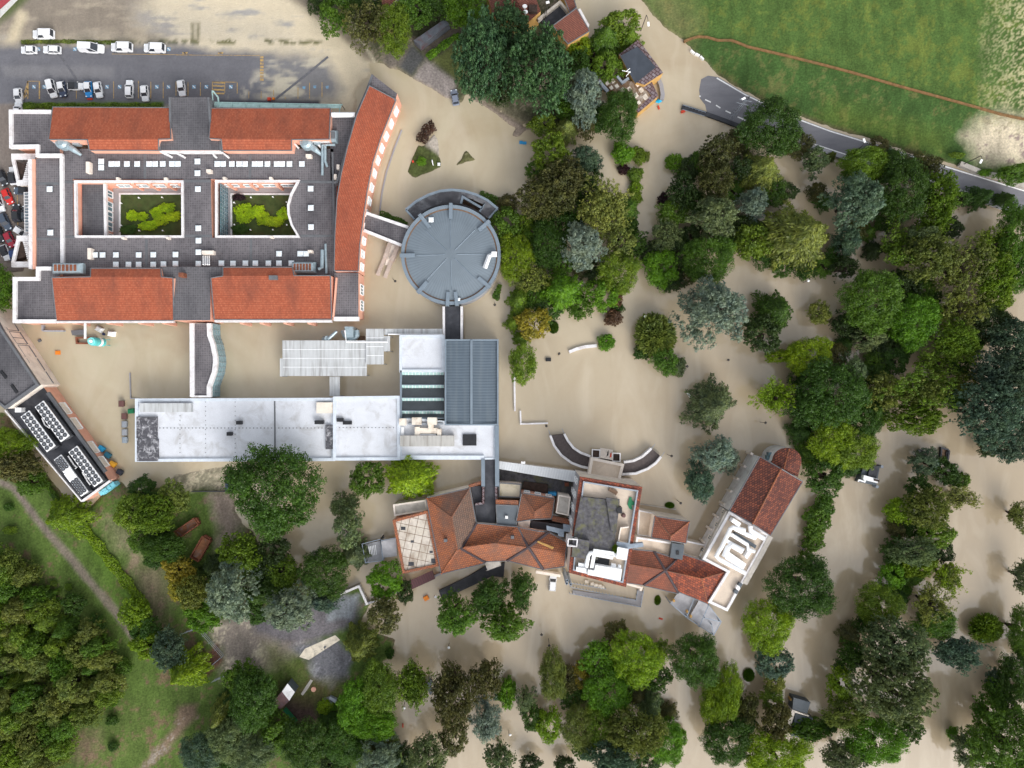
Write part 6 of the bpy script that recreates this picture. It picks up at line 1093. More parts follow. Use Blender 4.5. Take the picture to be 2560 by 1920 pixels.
small('kayak', 'small red object drifting below the cross roofed wing', 'debris', 1652, 1547, 'redp', .9, .35, .15, rz=-.3); small('plank', 'red-orange plank drifting between trees at the lower centre', 'plank', 1007, 1814, 'redp', .25, .9, .15); small('crate', 'orange crate by the garden wall near the bright green tree', 'crate', 1065, 1496, 'orange', 1.1, 1.0, .5, rz=.5); small('barrel', 'orange-red post on the bank below the big poplars', 'post', 1324, 311, 'redp', .7, .6, 1.0, .2)
small('white_board', 'slim white board standing on the lawn island', 'board', 1081, 405, 'lamp', .2, 1.0, 1.3, .2, rz=.2); small('white_drum', 'white drum on the edge of the lawn island', 'drum', 1097, 410, 'lamp', .6, .6, .7, .2); small('red_hydrant', 'red hydrant post on the left of the lawn island', 'hydrant', 1032, 403, 'redp', .4, .4, .8, .2); small('red_box', 'red box lying behind the bright blue white-roofed car', 'box', 224, 246, 'redp', 1.1, .6, .5, .3); small('red_drum', 'red drum at the north wall of the upper right red roof', 'drum', 672, 247, 'redp', .7, .7, .8, .3); small('orange_drum', 'orange drum beside the red drum on the dark strip', 'drum', 683, 246, 'orange', .5, .5, .7, .3)
small('park_bench', 'pale bench end showing under the feathery dark tree', 'bench', 1725, 989, 'lamp', .5, 1.8, .5, rz=.6); small('buoy', 'dark floating planter pot near the white curved bench wall', 'pot', 1371, 899, 'black', 1.2, .8, .4)
def skip(px, py, Ln, w, rz, label):
    t = thing('rusty_skip', label, 'skip', W(px, py, .45), rz); b = MB(); h = 1.5; o_ = [(-Ln/2, -w/2), (Ln/2, -w/2), (Ln/2, w/2), (-Ln/2, w/2)]; b.ring(o_, inset(o_, .14), .2, h); b.build('side', MAT['rust'], t, local=True); MB().prism(inset(o_, .1), .15, .4).build('floor', plain('skip_floor', (.22, .1, .05), .3, 1, .9, stain=(.2, .19, .19), sa=.8, sscale=.5), t, local=True)
    b = MB()
    for k in range(6): x = -Ln/2+.3+k*(Ln-.6)/5; b.box(x-.06, -w/2-.1, .2, x+.06, -w/2-.002, h-.05); b.box(x-.06, w/2+.002, .2, x+.06, w/2+.1, h-.05)
    b.build('rib', MAT['rust'], t, local=True); b = MB(); b.box(Ln/2+.01, -w/2+.3, .3, Ln/2+.35, w/2-.3, 1.1); b.build('hook_frame', MAT['rust'], t, local=True); b = MB()
    for sx in (-1, 1): b.tube([(sx*Ln*.38, -w/2+.1, .1), (sx*Ln*.38, w/2-.1, .1)], .12, 8)
    b.build('roller', MAT['dark'], t, local=True)
skip(472, 1318, 5.6, 1.9, R(34.5), 'dull brown open skip beside the dirt track, upper one'); skip(507, 1369, 5.5, 2.2, R(60), 'orange-rust open skip beside the dirt track, lower one')
BINM = {}
def waste_bin(px, py, col, label, rz=0, s=1.0):
    z = -.15 if py < 1200 else .4
    t = thing('waste_bin', label, 'bin', W(px, py, z), rz, 'waste bins by the flooded yard')
    if 'body' not in BINM:
        b = MB(); v = [(sx*w, sy*d, z_) for z_, w, d in ((0, .55, .4), (1.05, .68, .54)) for sx, sy in ((-1, -1), (1, -1), (1, 1), (-1, 1))]; b.add(v, [[0, 1, 5, 4], [1, 2, 6, 5], [2, 3, 7, 6], [3, 0, 4, 7], [3, 2, 1, 0], [4, 5, 6, 7]]); BINM['body'] = b.mesh('bin_body', MAT['bin'])
        b = MB(); v = [(-.7, -.58, 1.06), (.7, -.58, 1.06), (.7, .58, 1.06), (-.7, .58, 1.06), (-.66, -.3, 1.3), (.66, -.3, 1.3), (.66, .3, 1.3), (-.66, .3, 1.3)]; b.add(v, [[0, 1, 5, 4], [1, 2, 6, 5], [2, 3, 7, 6], [3, 0, 4, 7], [4, 5, 6, 7], [3, 2, 1, 0]]); BINM['lid'] = b.mesh('bin_lid', MAT['bin'])
        b = MB(); b.tube([(-.72, -.35, .95), (-.82, -.35, .95)], .05, 6); b.tube([(.72, -.35, .95), (.82, -.35, .95)], .05, 6); b.box(-.15, .5, .8, .15, .6, .95); BINM['handle'] = b.mesh('bin_handle', MAT['black'])
    for n_ in ('body', 'lid', 'handle'):
        o = bpy.data.objects.new(n_, BINM[n_]); C.objects.link(o); o.parent = t; o.color = (*col, 1); o.scale = (s, s, 1); BASE[o.name] = (0, 0, 0)
for a in ((309, 1009, (.13, .06, .055), 'brown bin left of the corrugated cover, uppermost of its row'), (334, 1027, (.01, .17, .07), 'green bin touching the white building wall', .1), (316, 1040, (.13, .06, .055), 'brown bin just above the three grey bins'), (316.5, 1060, (.27, .3, .34), 'grey bin with a dark rounded end, upper of three grey'), (317, 1080, (.3, .32, .35), 'grey bin with a red sticker, middle of three grey'), (317.5, 1099, (.28, .33, .38), 'plain grey bin, lowest of three grey'), (259.5, 1120.6, (.02, .3, .55), 'bright blue bin at the terracotta wall corner', -.6), (275, 1137, (.02, .13, .2), 'dark blue bin with broken lid by the terracotta wall', -.6), (288, 1159, (.7, .35, .03), 'orange-yellow bin floating by the plant building', -.5), (305, 1179, (.03, .035, .05), 'black bin furthest out from the plant building', -.5)): waste_bin(*a[:4], rz=a[4] if len(a) > 4 else math.pi/2)
for i, (x, y) in enumerate(((293.7, 1208.6), (285, 1214.5), (277, 1221), (267, 1228))):
    t = thing('site_toilet', ('light blue cabin at the outer end of the four by the chiller building', 'light blue cabin second from the outer end of the four', 'light blue cabin third from the outer end of the four', 'light blue cabin at the inner end of the four')[i], 'cabin', W(x, y, .35), R(38), 'light blue cabins'); b = MB(); b.box(-.5, -.45, 0, .5, .45, 1.95); b.build('body', MAT['cyan'], t, local=True); b = MB(); b.prism([(-.54, -.5), (.54, -.5), (.54, .5), (-.54, .5)], 1.95, 2.08); b.box(-.35, -.3, 2.08, .35, .3, 2.2); b.build('roof', MAT['cyan'], t, local=True)
# ---- street and park lamps
def road_lamp(hx, hy, bx, by, label, h=8):
    b0 = W(bx, by, 0); t = thing('street_lamp', label, 'street lamp', b0, 0, 'street lamps along the road'); hd = W(hx, hy, h)-b0; b = MB(); b.tube([(0, 0, 0), (0, 0, h-1.2), (hd.x*.4, hd.y*.4, h-.3), (hd.x*.85, hd.y*.85, h)], [.1, .08, .06, .05], 6); b.build('pole', MAT['pole'], t, local=True); d = Vector((hd.x, hd.y)).normalized(); b = MB(); p = Vector(hd[:2]); b.obox(p-d*.5, p+d*.4, .42, h-.05, h+.12); b.build('lamp_head', MAT['lamp'], t, local=True)
road_lamp(1621, 61, 1602, 77, 'street lamp reaching over the flooded lane near the field corner'); road_lamp(1858, 247, 1849, 272, 'street lamp above the dry road beside the lattice mast'); road_lamp(2160, 351, 2119, 390, 'street lamp arching over the road from the lower kerb'); road_lamp(2452, 404, 2402, 414, 'street lamp standing by the silt covered field corner')
def park_lamp(px, py, bx, by, label, white=False):
    b0 = W(bx, by, 0); h = 3.2; t = thing('park_lamp', label, 'park lamp', b0, 0, 'park lamps standing in the flood'); hd = W(px, py, h)-b0; b = MB(); b.tube([(0, 0, -.8), (hd.x*.1, hd.y*.1, h*.5), (hd.x, hd.y, h)], .06, 6); b.build('pole', MAT['pole'], t, local=True)
    b = MB(); b.tube([(hd.x, hd.y, h-.15), (hd.x, hd.y, h), (hd.x, hd.y, h+.18), (hd.x, hd.y, h+.25)], [.12, .3, .22, .06], 12); b.build('lamp_head', MAT['lamp' if white else 'pole'], t, local=True)
for a in ((1679, 1140, 1668, 1136, 'black lamp off the end of the east curved ramp'), (1702, 1258, 1692, 1250, 'black lamp north of the small hip house'), (1718, 916, 1712, 918, 'black lamp right of the pale flowering shrub'), (1398, 884, 1396, 888, 'black lamp left of the curved bench wall'), (1366, 1065, 1365, 1062, 'black lamp at the corner of the stepped garden wall'), (1914, 1057, 1900, 1055, 'black lamp below the bright star shaped tree'), (1821, 900, 1817, 901, 'black lamp in open water left of the dark domed tree'), (2008, 1373, 1994, 1364, 'black lamp above the big dark green round tree'), (1354, 1587, 1353, 1583, 'short black lamp head in water below the white car'), (1373, 1614, 1371, 1596, 'black lamp on a thin pole above the lower narrow tree'), (988, 703, 984, 699, 'black lamp in the water south of the access ramp'), (1237, 762, 1236, 757, 'black lamp right of the dark walkway'), (1279, 500, 1276, 512, 'black lamp beside the hedge of the round hall'),
          (1011, 1770, 1012, 1755, 'white headed lamp below the pale airy tree', True), (1122, 1619, 1123, 1608, 'white headed lamp below the dark cedar group', True), (1275, 1837, 1272, 1828, 'white headed lamp by the blue-grey conifer at the bottom', True), (1798, 1899, 1796, 1890, 'white headed lamp near the leaning trunk at the bottom', True), (1089, 1492, 1086, 1488, 'white headed lamp by the dark garden wall', True), (2021, 702, 2008, 706, 'white headed lamp below the big yellow-green conifer', True), (1613, 791, 1608, 792, 'white headed lamp above the feathery olive dome', True)): park_lamp(*a[:5], *(a[5:]))
for i, (x, y) in enumerate(((348, 495), (406, 494), (303, 508), (304, 564), (349, 577), (408, 577), (628, 494), (683, 493), (717, 506), (586, 507), (587, 562), (627, 575), (683, 575), (718, 563))):
    c_ = W(x, y, 1); b = MB(); b.tube([(c_.x, c_.y, .5), (c_.x, c_.y, 1.1)], .05, 6); b.tube([(c_.x, c_.y, 1.1), (c_.x, c_.y, 1.35)], .16, 10); b.build('garden_light', MAT['lamp'], None, 'small white globe light on the edge of a courtyard lawn', 'garden light', 'courtyard garden lights')
# ---- cars and vans
CARM = {}
def car_mesh(kind):
    if kind in CARM: return CARM[kind]
    Ln, Wd, Ht = {'hatch': (4.0, 1.75, 1.48), 'estate': (4.5, 1.8, 1.5), 'mini': (4.4, 1.85, 1.75), 'van': (5.0, 1.95, 1.95), 'bigvan': (5.6, 2.0, 2.1), 'suv': (4.5, 1.9, 1.7)}[kind]
    hx, hy = Ln/2, Wd/2; van = kind in ('van', 'bigvan', 'mini')
    ws0, ws1, rw1, rw0 = ((.26, .08, -.42, -.47) if van else (.20, .03, -.33, -.44) if kind != 'estate' else (.2, .04, -.38, -.46))
    sec = [(-hx, .80, .45, .62), (-hx*.96, .93, .3, .88), (-hx*.7, .99, .22, .93), (0, 1, .2, .9), (hx*.45, 1, .2, .9), (hx*.75, .97, .22, .84 if van else .8), (hx*.94, .87, .28, .7), (hx, .66, .4, .55)]
    b = MB(); o = []
    for x, ws, z0, z1 in sec:
        i = len(b.v); w = hy*ws; b.v += [(x, -w, z0), (x, -w, z0+(z1-z0)*.7), (x, -w*.86, z1), (x, w*.86, z1), (x, w, z0+(z1-z0)*.7), (x, w, z0)]; o.append(i)
    for i, j in zip(o, o[1:]):
        for k in range(6): b.f.append([i+k, i+(k+1) % 6, j+(k+1) % 6, j+k]); b.m.append(0)
    for i, r in ((o[0], 1), (o[-1], -1)): b.f.append([i+k for k in range(6)][::r]); b.m.append(0)
    body = b.mesh('car_body', MAT['paint'], smooth=False)
    zb = .88; gx0, gx1, gx2, gx3 = rw0*Ln, rw1*Ln, ws1*Ln, ws0*Ln; gt = hy*.74; gb = hy*.9
    v = [(gx0, -gb, zb), (gx3, -gb, zb), (gx3, gb, zb), (gx0, gb, zb), (gx1, -gt, Ht-.07), (gx2, -gt, Ht-.07), (gx2, gt, Ht-.07), (gx1, gt, Ht-.07)]
    g = MB().add(v, [[0, 1, 5, 4], [1, 2, 6, 5], [2, 3, 7, 6], [3, 0, 4, 7], [4, 5, 6, 7]]); glass = g.mesh('car_glass', MAT['win'])
    r = MB(); rr = [(gx1-.06, -gt-.03), (gx2-.02, -gt-.03), (gx2+.06, -gt*.6), (gx2+.06, gt*.6), (gx2-.02, gt+.03), (gx1-.06, gt+.03), (gx1-.14, gt*.6), (gx1-.14, -gt*.6)]; r.prism(rr, Ht-.08, Ht-.03); r.prism(inset(ccw(rr), .12), Ht-.03, Ht)
    for sy in (-1, 1): r.tube([(gx2, sy*(gt+.01), Ht-.06), (gx3+.05, sy*(gb+.01), zb)], .06, 5); r.tube([(gx1, sy*(gt+.01), Ht-.06), (gx0, sy*(gb+.01), zb)], .07, 5)
    if kind in ('van', 'bigvan'):
        for sy in (-1, 1): r.face([(gx1, sy*(gt+.05), Ht-.06), (gx2-.9, sy*(gt+.05), Ht-.06), (gx2-.7, sy*(gb+.02), zb), (gx0, sy*(gb+.02), zb)])
    else:
        for sy in (-1, 1): xm = (gx1+gx2)/2; r.tube([(xm, sy*(gt+.02), Ht-.06), (xm, sy*(gb+.015), zb)], .05, 5)
    roof_ = r.mesh('car_roof', MAT['paint']); wh = MB().tube([(0, -.11, 0), (0, .11, 0)], .31, 14).mesh('car_wheel', MAT['tyre']); rim = MB().tube([(0, -.115, 0), (0, .115, 0)], .18, 10).mesh('car_rim', MAT['greyp'])
    hl = MB().prism([(-.16, -.18), (.1, -.18), (.02, .18), (-.2, .18)], -.05, .07).mesh('car_headlight', MAT['sky']); mi = MB().box(-.1, -.1, -.08, .1, .1, .08).mesh('car_mirror', MAT['paint'])
    CARM[kind] = (body, glass, roof_, wh, rim, hl, mi, Ln, Wd, gx3); return CARM[kind]
def car(px, py, ang, kind, col, label, roofc=None, z=.31, grp='cars and vans on the parking lots', cat=None):
    body, glass, roof_, wh, rim, hl, mi, Ln, Wd, gx3 = car_mesh(kind)
    t = thing('parked_van' if 'van' in kind else 'parked_car', label, cat or ('van' if 'van' in kind else 'car'), (*W(px, py, z+.9)[:2], z), R(ang), grp)
    if 'van' not in kind: t.scale = (.92, .92, .95)
    def ch(n_, me_, loc=(0, 0, 0), par=t, c=col, sy=1):
        o = bpy.data.objects.new(n_, me_); C.objects.link(o); o.parent = par; o.location = loc; o.color = (*c, 1); o.scale = (1, sy, 1); BASE[o.name] = (0, 0, 0); return o
    ch('body', body); ch('windows', glass); ch('roof', roof_, c=roofc or col)
    for sx in (-.3, .31):
        for sy in (-1, 1): w = ch('wheel', wh, (sx*Ln, sy*(Wd/2-.1), .31)); ch('rim', rim, par=w)
    for sy in (-1, 1): ch('headlight', hl, (Ln/2-.22, sy*Wd*.34, .7), sy=sy); ch('mirror', mi, (gx3-.15, sy*(Wd/2+.02), .95))
WH, BK, NV = (.74, .75, .77), (.02, .022, .026), (.03, .045, .09)
car(107, 84.6, 180, 'van', WH, 'white van parked alone on the brown gravel above the row'); car(70, 123.5, 180, 'hatch', WH, 'white car at the left end of the upper row'); car(128, 123, 178, 'estate', WH, 'white estate car second from left in the upper row'); car(227.5, 119, -3, 'bigvan', WH, 'long white minibus facing right in the upper row'); car(303, 117, 179, 'van', WH, 'white panel van right of the minibus in the upper row'); car(385, 119, 178, 'van', WH, 'white panel van at the right end of the upper row')
car(44, 239, -86, 'hatch', WH, 'white car by the yellow hatched corner, lower left'); car(43, 274, 90, 'hatch', WH, 'white car half hidden by the terrace corner'); car(128, 221, -76, 'mini', WH, 'white people carrier at the left of the lower row'); car(153, 221, -80, 'hatch', NV, 'navy car with white roof in the lower row', WH); car(187, 214.5, 0, 'hatch', WH, 'white car with black roof parked sideways across bays', BK); car(219, 222, -86, 'hatch', (.01, .22, .55), 'bright blue car with white roof in the lower row', WH); car(244, 223, -80, 'hatch', WH, 'white car just right of the bright blue car'); car(322, 221, 90, 'estate', WH, 'white car standing alone mid lower row, rear to the wall'); car(360.5, 232, -85, 'hatch', WH, 'white car set lower than its neighbours near the wall'); car(452.5, 219, -83, 'hatch', WH, 'white car with roof bars beside the dark flat roof, rightmost')
WG = 'cars on the west car park'
for a in ((4, 444, -68, 'hatch', BK, 'black car cut by the left edge, topmost', None), (31, 438, 95, 'suv', WH, 'white car with dark glass roof under the upper canopy', BK), (52, 476, 180, 'hatch', (.07, .1, .14), 'slate blue car parked sideways by the glass canopy', BK), (17, 490, -68, 'hatch', (.55, .02, .015), 'bright red car on the west car park', None), (-4, 507, -75, 'suv', WH, 'white car cut by the left edge beside the bright red car', None), (40, 532, 95, 'suv', BK, 'black car with white bonnet in the middle of the west car park', None), (63, 533, 90, 'hatch', (.04, .05, .06), 'dark car under the glass canopy', None), (11, 554, -66, 'estate', (.055, .075, .11), 'slate grey car pointing down right near the left edge', None), (51.5, 580, -32, 'hatch', WH, 'white car slanting beneath the glass canopy end', None), (22, 598, -68, 'hatch', (.28, .012, .03), 'dark red car left of its dark red neighbour', None), (52, 612, -62, 'hatch', (.24, .012, .03), 'dark red car touching the lower canopy', None), (74, 604, 90, 'hatch', WH, 'white car mostly hidden by the terrace wall', None), (-4, 586, -75, 'hatch', BK, 'black car cut by the left edge, below the slate grey car', None), (11, 631, -70, 'hatch', WH, 'white car with black glass roof, lowest on the left', BK), (34, 642, -78, 'hatch', (.02, .05, .16), 'blue car half under the lower canopy', None)): car(*a[:6], roofc=a[6], grp=WG)
car(1137, 242, 100, 'hatch', (.2, .23, .3), 'grey blue car half under the big poplars', z=-.1, grp=None); car(572, 1210, 90, 'hatch', NV, 'dark navy car half under the great round tree', z=.05, grp=None); car(1382, 1456, 86, 'estate', WH, 'lone white car standing in the flood below the old house', z=-.35, grp=None)
# ------------------------------------------------------------------ trees and shrubs
m_leaf = bpy.data.materials.new('foliage'); m_leaf.use_nodes = True; nt = m_leaf.node_tree; nt.nodes.clear()
out = nd(nt, 'OutputMaterial'); oi = nd(nt, 'ObjectInfo'); ge = nd(nt, 'NewGeometry')
v1 = ramp(nt, ge.outputs['Random Per Island'], [(0, .6), (1, 1.4)]); p = pos(nt)
c = mix(nt, 1.0, oi.outputs['Color'], v1, 'MULTIPLY')
c = mix(nt, 1.0, c, ramp(nt, noise(nt, p, .55, 4, .6), [(.28, (.6, .7, .8)), (.72, (1.55, 1.4, 1.05))]), 'MULTIPLY')
df = nd(nt, 'BsdfDiffuse'); tl = nd(nt, 'BsdfTranslucent'); gl_ = nd(nt, 'BsdfGlossy', i_Roughness=.45); ms = nd(nt, 'MixShader'); ms.inputs[0].default_value = .42; m2 = nd(nt, 'MixShader'); m2.inputs[0].default_value = .025
for s_ in (df, tl): nt.links.new(c, s_.inputs['Color'])
nt.links.new(df.outputs[0], ms.inputs[1]); nt.links.new(tl.outputs[0], ms.inputs[2]); nt.links.new(ms.outputs[0], m2.inputs[1]); nt.links.new(gl_.outputs[0], m2.inputs[2]); nt.links.new(m2.outputs[0], out.inputs[0])
def unit(a): return a/np.maximum(np.linalg.norm(a, axis=1, keepdims=True), 1e-6)
def leaf_mesh(name, c, n, s, el, tdir=None, twigs=None):
    r = np.random.default_rng(len(c)); N = len(c); n = unit(n); t = r.normal(size=(N, 3)) if tdir is None else tdir+r.normal(size=(N, 3))*.25
    t = unit(t-n*(t*n).sum(1, keepdims=True)); b = np.cross(n, t); s = (s*r.uniform(.65, 1.35, N))[:, None]
    q = np.stack([c-t*s*el, c-b*s*.75, c+t*s*el, c+b*s*.75], 1).reshape(-1, 3); F = np.arange(N*4).reshape(-1, 4)
    vs, fs = [q], N; me = bpy.data.meshes.new(name); tv, tf = [], []
    if twigs: tv = twigs.v; tf = twigs.f
    allv = np.concatenate([q, np.array(tv).reshape(-1, 3)]) if tv else q
    me.vertices.add(len(allv)); me.vertices.foreach_set('co', allv.ravel()); li = F.ravel().tolist(); ls = list(range(0, N*4, 4)); lt_ = [4]*N; mi = [0]*N
    for f in tf: ls.append(len(li)); lt_.append(len(f)); li += [i+N*4 for i in f]; mi.append(1)
    me.loops.add(len(li)); me.loops.foreach_set('vertex_index', li); me.polygons.add(len(ls)); me.polygons.foreach_set('loop_start', ls); me.polygons.foreach_set('loop_total', lt_)
    me.materials.append(m_leaf); me.materials.append(MAT['bark']); me.polygons.foreach_set('material_index', mi); me.update(); return me
def dome(r, M, z0=-.2):
    v = unit(r.normal(size=(M*4, 3))); return v[v[:, 2] > z0][:M]
def lobes(r, centres, rad, per, up=.35, flat_=1.0, sub=0):
    C_, N_ = [], []
    if sub:                              # break every lobe into small leaf clumps
        cc, rr_ = [], []
        for c, ra in zip(centres, rad):
            k = max(4, int(sub*(ra/np.mean(rad))**2)); v = unit(r.normal(size=(k, 3))+np.array([0, 0, .6])); q = v*ra*r.uniform(.7, 1.0, (k, 1)); q[:, 2] *= flat_; cc.append(c+q); rr_.append(np.full(k, ra*.3)*r.uniform(.6, 1.3, k))
        centres, rad, flat_ = np.concatenate(cc), np.concatenate(rr_), .8
    for c, ra in zip(centres, rad):
        k = max(3, int(per*(ra/np.mean(rad))**1.6)); v = unit(r.normal(size=(k, 3))+np.array([0, 0, .55])); rr = ra*r.uniform(.72, 1.1, (k, 1)); q = v*rr; q[:, 2] *= flat_
        C_.append(c+q); N_.append(v*1.2+r.normal(size=(k, 3))*.32+np.array([0, 0, up]))
    return np.concatenate(C_), np.concatenate(N_)
def crown(kind, seed):
    r = np.random.default_rng(seed); ph = r.uniform(0, 6.28, 4)
    def wob(c, amp):                     # uneven outline
        a = np.arctan2(c[:, 1], c[:, 0]); f = 1+amp*(np.sin(2*a+ph[0])*.6+np.sin(3*a+ph[1])*.6+np.sin(5*a+ph[2])*.5+np.sin(8*a+ph[3])*.3); c = c.copy(); c[:, :2] *= f[:, None]; return c
    if kind in 'rlbL':
        M, rl, per, s, sub, am = {'L': (110, .21, 15, .0155, 22, .08), 'r': (70, .23, 15, .027, 12, .1), 'l': (46, .31, 15, .026, 19, .09), 'b': (64, .3, 10, .045, 11, .04)}[kind]
        v = dome(r, M, -.35); k = r.uniform(.6, .86, (M, 1)) if kind != 'b' else r.uniform(.5, .8, (M, 1)); c = wob(v*k, am)*np.array([1, 1, .5])+np.array([0, 0, .5])
        q, n = lobes(r, c, rl*r.uniform(.6, 1.3, M), per, .4, .75, sub); return leaf_mesh('crown', q, n, s, 1.15)
    if kind in 'pQ':
        M = 210 if kind == 'p' else 420; v = dome(r, M, -.2); c = wob(v*r.uniform(.45, .9, (M, 1)), .1)*np.array([1, 1, .52])+np.array([0, 0, .46]); q, n = lobes(r, c, (.12 if kind == 'p' else .09)*r.uniform(.5, 1.5, M), 11, .3, 1.4, 6); tw = MB()
        for k in range(26): a = r.uniform(0, 6.28); d = r.uniform(.25, .8); tw.tube([(d*.3*math.cos(a), d*.3*math.sin(a), .2), (d*math.cos(a), d*math.sin(a), .5+.35*(1-d))], [.010, .004], 4)
        return leaf_mesh('crown', q, n, .022 if kind == 'p' else .0155, 1.4, None, tw)
    if kind == 'a':
        tw = MB(); cc = []
        for k in range(17):
            a = k*2.4+r.uniform(-.3, .3); d = r.uniform(.5, 1.0); z = r.uniform(.35, .95); m_ = np.array([d*.5*math.cos(a+.2), d*.5*math.sin(a+.2), z*.7]); e = np.array([d*math.cos(a), d*math.sin(a), z])
            tw.tube([(0, 0, .05), tuple(m_), tuple(e)], [.018, .010, .004], 5)
            for t_ in (.3, .42, .54, .66, .78, .9, 1.0):
                p_ = m_*min(1, t_*2) if t_ < .5 else m_+(e-m_)*(t_-.5)*2; cc.append(p_+r.normal(size=3)*.06)
                for w_ in range(2): s2 = p_+np.array([*(r.normal(size=2)*.17), .04]); tw.tube([tuple(p_), tuple(s2)], [.006, .002], 4); cc.append(s2)
        cc = np.array(cc); q, n = lobes(r, cc, .095*r.uniform(.5, 1.5, len(cc)), 5, .5, .7, 5); return leaf_mesh('crown', q, n, .020, 1.4, None, tw)
    if kind in 'cd':                     # cedars and pines: flat pads of fine needles on spreading limbs
        M, pr, sub, per, s = {'c': (120, .17, 10, 11, .017), 'd': (74, .15, 9, 9, .02)}[kind]; tw = MB(); cc = []
        for k in range(M):
            z = r.uniform(.1, .95)**.9; rl = 1-.8*max(0, z-.15)**1.2; a = r.uniform(0, 6.28); d = rl*r.uniform(.15, 1)**.55*.88; cc.append((d*math.cos(a), d*math.sin(a), z))
            if k % 3 == 0: tw.tube([(0, 0, z-.08), (d*.95*math.cos(a), d*.95*math.sin(a), z-.015)], [.012, .004], 4)
        cc = wob(np.array(cc), .1); q, n = lobes(r, cc, pr*r.uniform(.6, 1.35, M), per, .7, .3, sub); t = np.stack([q[:, 0], q[:, 1], 0*q[:, 0]], 1)+r.normal(size=q.shape)*.45; return leaf_mesh('crown', q, n, s, 2.0, t, tw)
    if kind in 'kt':
        L_, nb, droop, s, el, dens, gap = {'k': (9, 15, .16, .019, 2.4, 80, 1.15), 't': (7, 12, .2, .025, 2.6, 64, 1.2)}[kind]
        P_, N_, T_ = [], [], []
        for l in range(L_):
            z = .08+.84*l/(L_-1); rl = (1-.84*(l/(L_-1))**1.15); nn_ = max(5, int(nb*(.45+.55*rl)))
            for k in range(nn_):
                a = k*6.283/nn_+l*.9+r.uniform(-.25, .25); le = rl*r.uniform(.66, 1.05)*(1+.1*math.sin(2*a+ph[0])+.08*math.sin(5*a+ph[1])); d = np.array([math.cos(a), math.sin(a), 0]); sd = np.array([-d[1], d[0], 0])
                m_ = int(dens*(.3+le)*1.6); t_ = r.uniform(.1, 1, m_)**.75; w = .2*le*np.sin(np.clip(t_*1.06, 0, 1)*3.0)*gap+.03; lift = r.uniform(-.04, .04)
                off = r.uniform(-1, 1, m_)*w; zz_ = z+lift+.05*(1-t_)-droop*t_*t_-np.abs(off)*.25+r.normal(size=m_)*.018
                P_.append(d*(t_*le)[:, None]+sd*off[:, None]+np.array([0, 0, 1])*zz_[:, None]); N_.append(np.array([0, 0, 1])+r.normal(size=(m_, 3))*.35+d*.3+sd*(off/np.maximum(w, .02)*.5)[:, None]); T_.append(d+sd*(np.sign(off)*.75)[:, None]+np.array([0, 0, -droop*1.5]))
        return leaf_mesh('crown', np.concatenate(P_), np.concatenate(N_), s, el, np.concatenate(T_))
    if kind == 's':
        N = 5200; v = dome(r, N, .02); q = v*r.uniform(.45, 1.0, (len(v), 1))*np.array([1, 1, .75])+np.array([0, 0, .15]); return leaf_mesh('crown', q, np.cross(v, r.normal(size=v.shape))+np.array([0, 0, .35]), .045, 2.4, v)
CR = {k: [crown(k, 11*i+ord(k)) for i in range(4 if k in 'rlckp' else 2)] for k in 'rlbpackdtsLQ'}
TRM = []
for i in range(3):
    r_ = random.Random(i); b = MB(); b.tube([(0, 0, -.06), (0, 0, .0), (.01, .01, .35), (.015, -.01, .75), (0, 0, 1.0)], [1.45, 1.1, .85, .6, .3], 9)
    for k in range(4): a = k*1.6+r_.random(); b.tube([(0, 0, .3+.06*k), (2.2*math.cos(a), 2.2*math.sin(a), .5+.05*k), (4.2*math.cos(a), 4.2*math.sin(a), .6+.05*k)], [.5, .3, .1], 5)
    TRM.append(b.mesh('trunk', MAT['bark']))
PAL = dict(G=(0.0872, 0.1818, 0.0162), D=(0.0502, 0.1154, 0.0141), K=(0.037, 0.0702, 0.0162), Y=(0.1798, 0.2915, 0.0114), L=(0.2182, 0.2633, 0.065), B=(0.1847, 0.2538, 0.2052), T=(0.0887, 0.151, 0.1026), O=(0.1085, 0.1154, 0.0369), V=(0.1124, 0.2508, 0.013), E=(0.1389, 0.1944, 0.0845), P=(0.0389, 0.0148, 0.022), X=(0.2808, 0.2544, 0.026), F=(0.2146, 0.33, 0.0095), W=(0.0764, 0.1571, 0.0684), S=(0.1653, 0.2107, 0.0433), M=(0.1389, 0.232, 0.0195), R=(0.1296, 0.0742, 0.04), Z=(0.3888, 0.5512, 0.008), N=(0.0594, 0.0276, 0.018))
NAMES = dict(r='broadleaf_tree', l='broadleaf_tree', b='shrub', p='poplar_tree', a='airy_tree', c='cedar_tree', k='conifer_tree', d='pine_tree', t='plantation_conifer', s='spreading_yew')
HT = dict(r=1.55, l=1.45, b=1.15, p=2.0, a=1.75, c=1.9, k=2.0, d=1.9, t=2.1, s=1.15)
rt = random.Random(5); cnt_ = 0
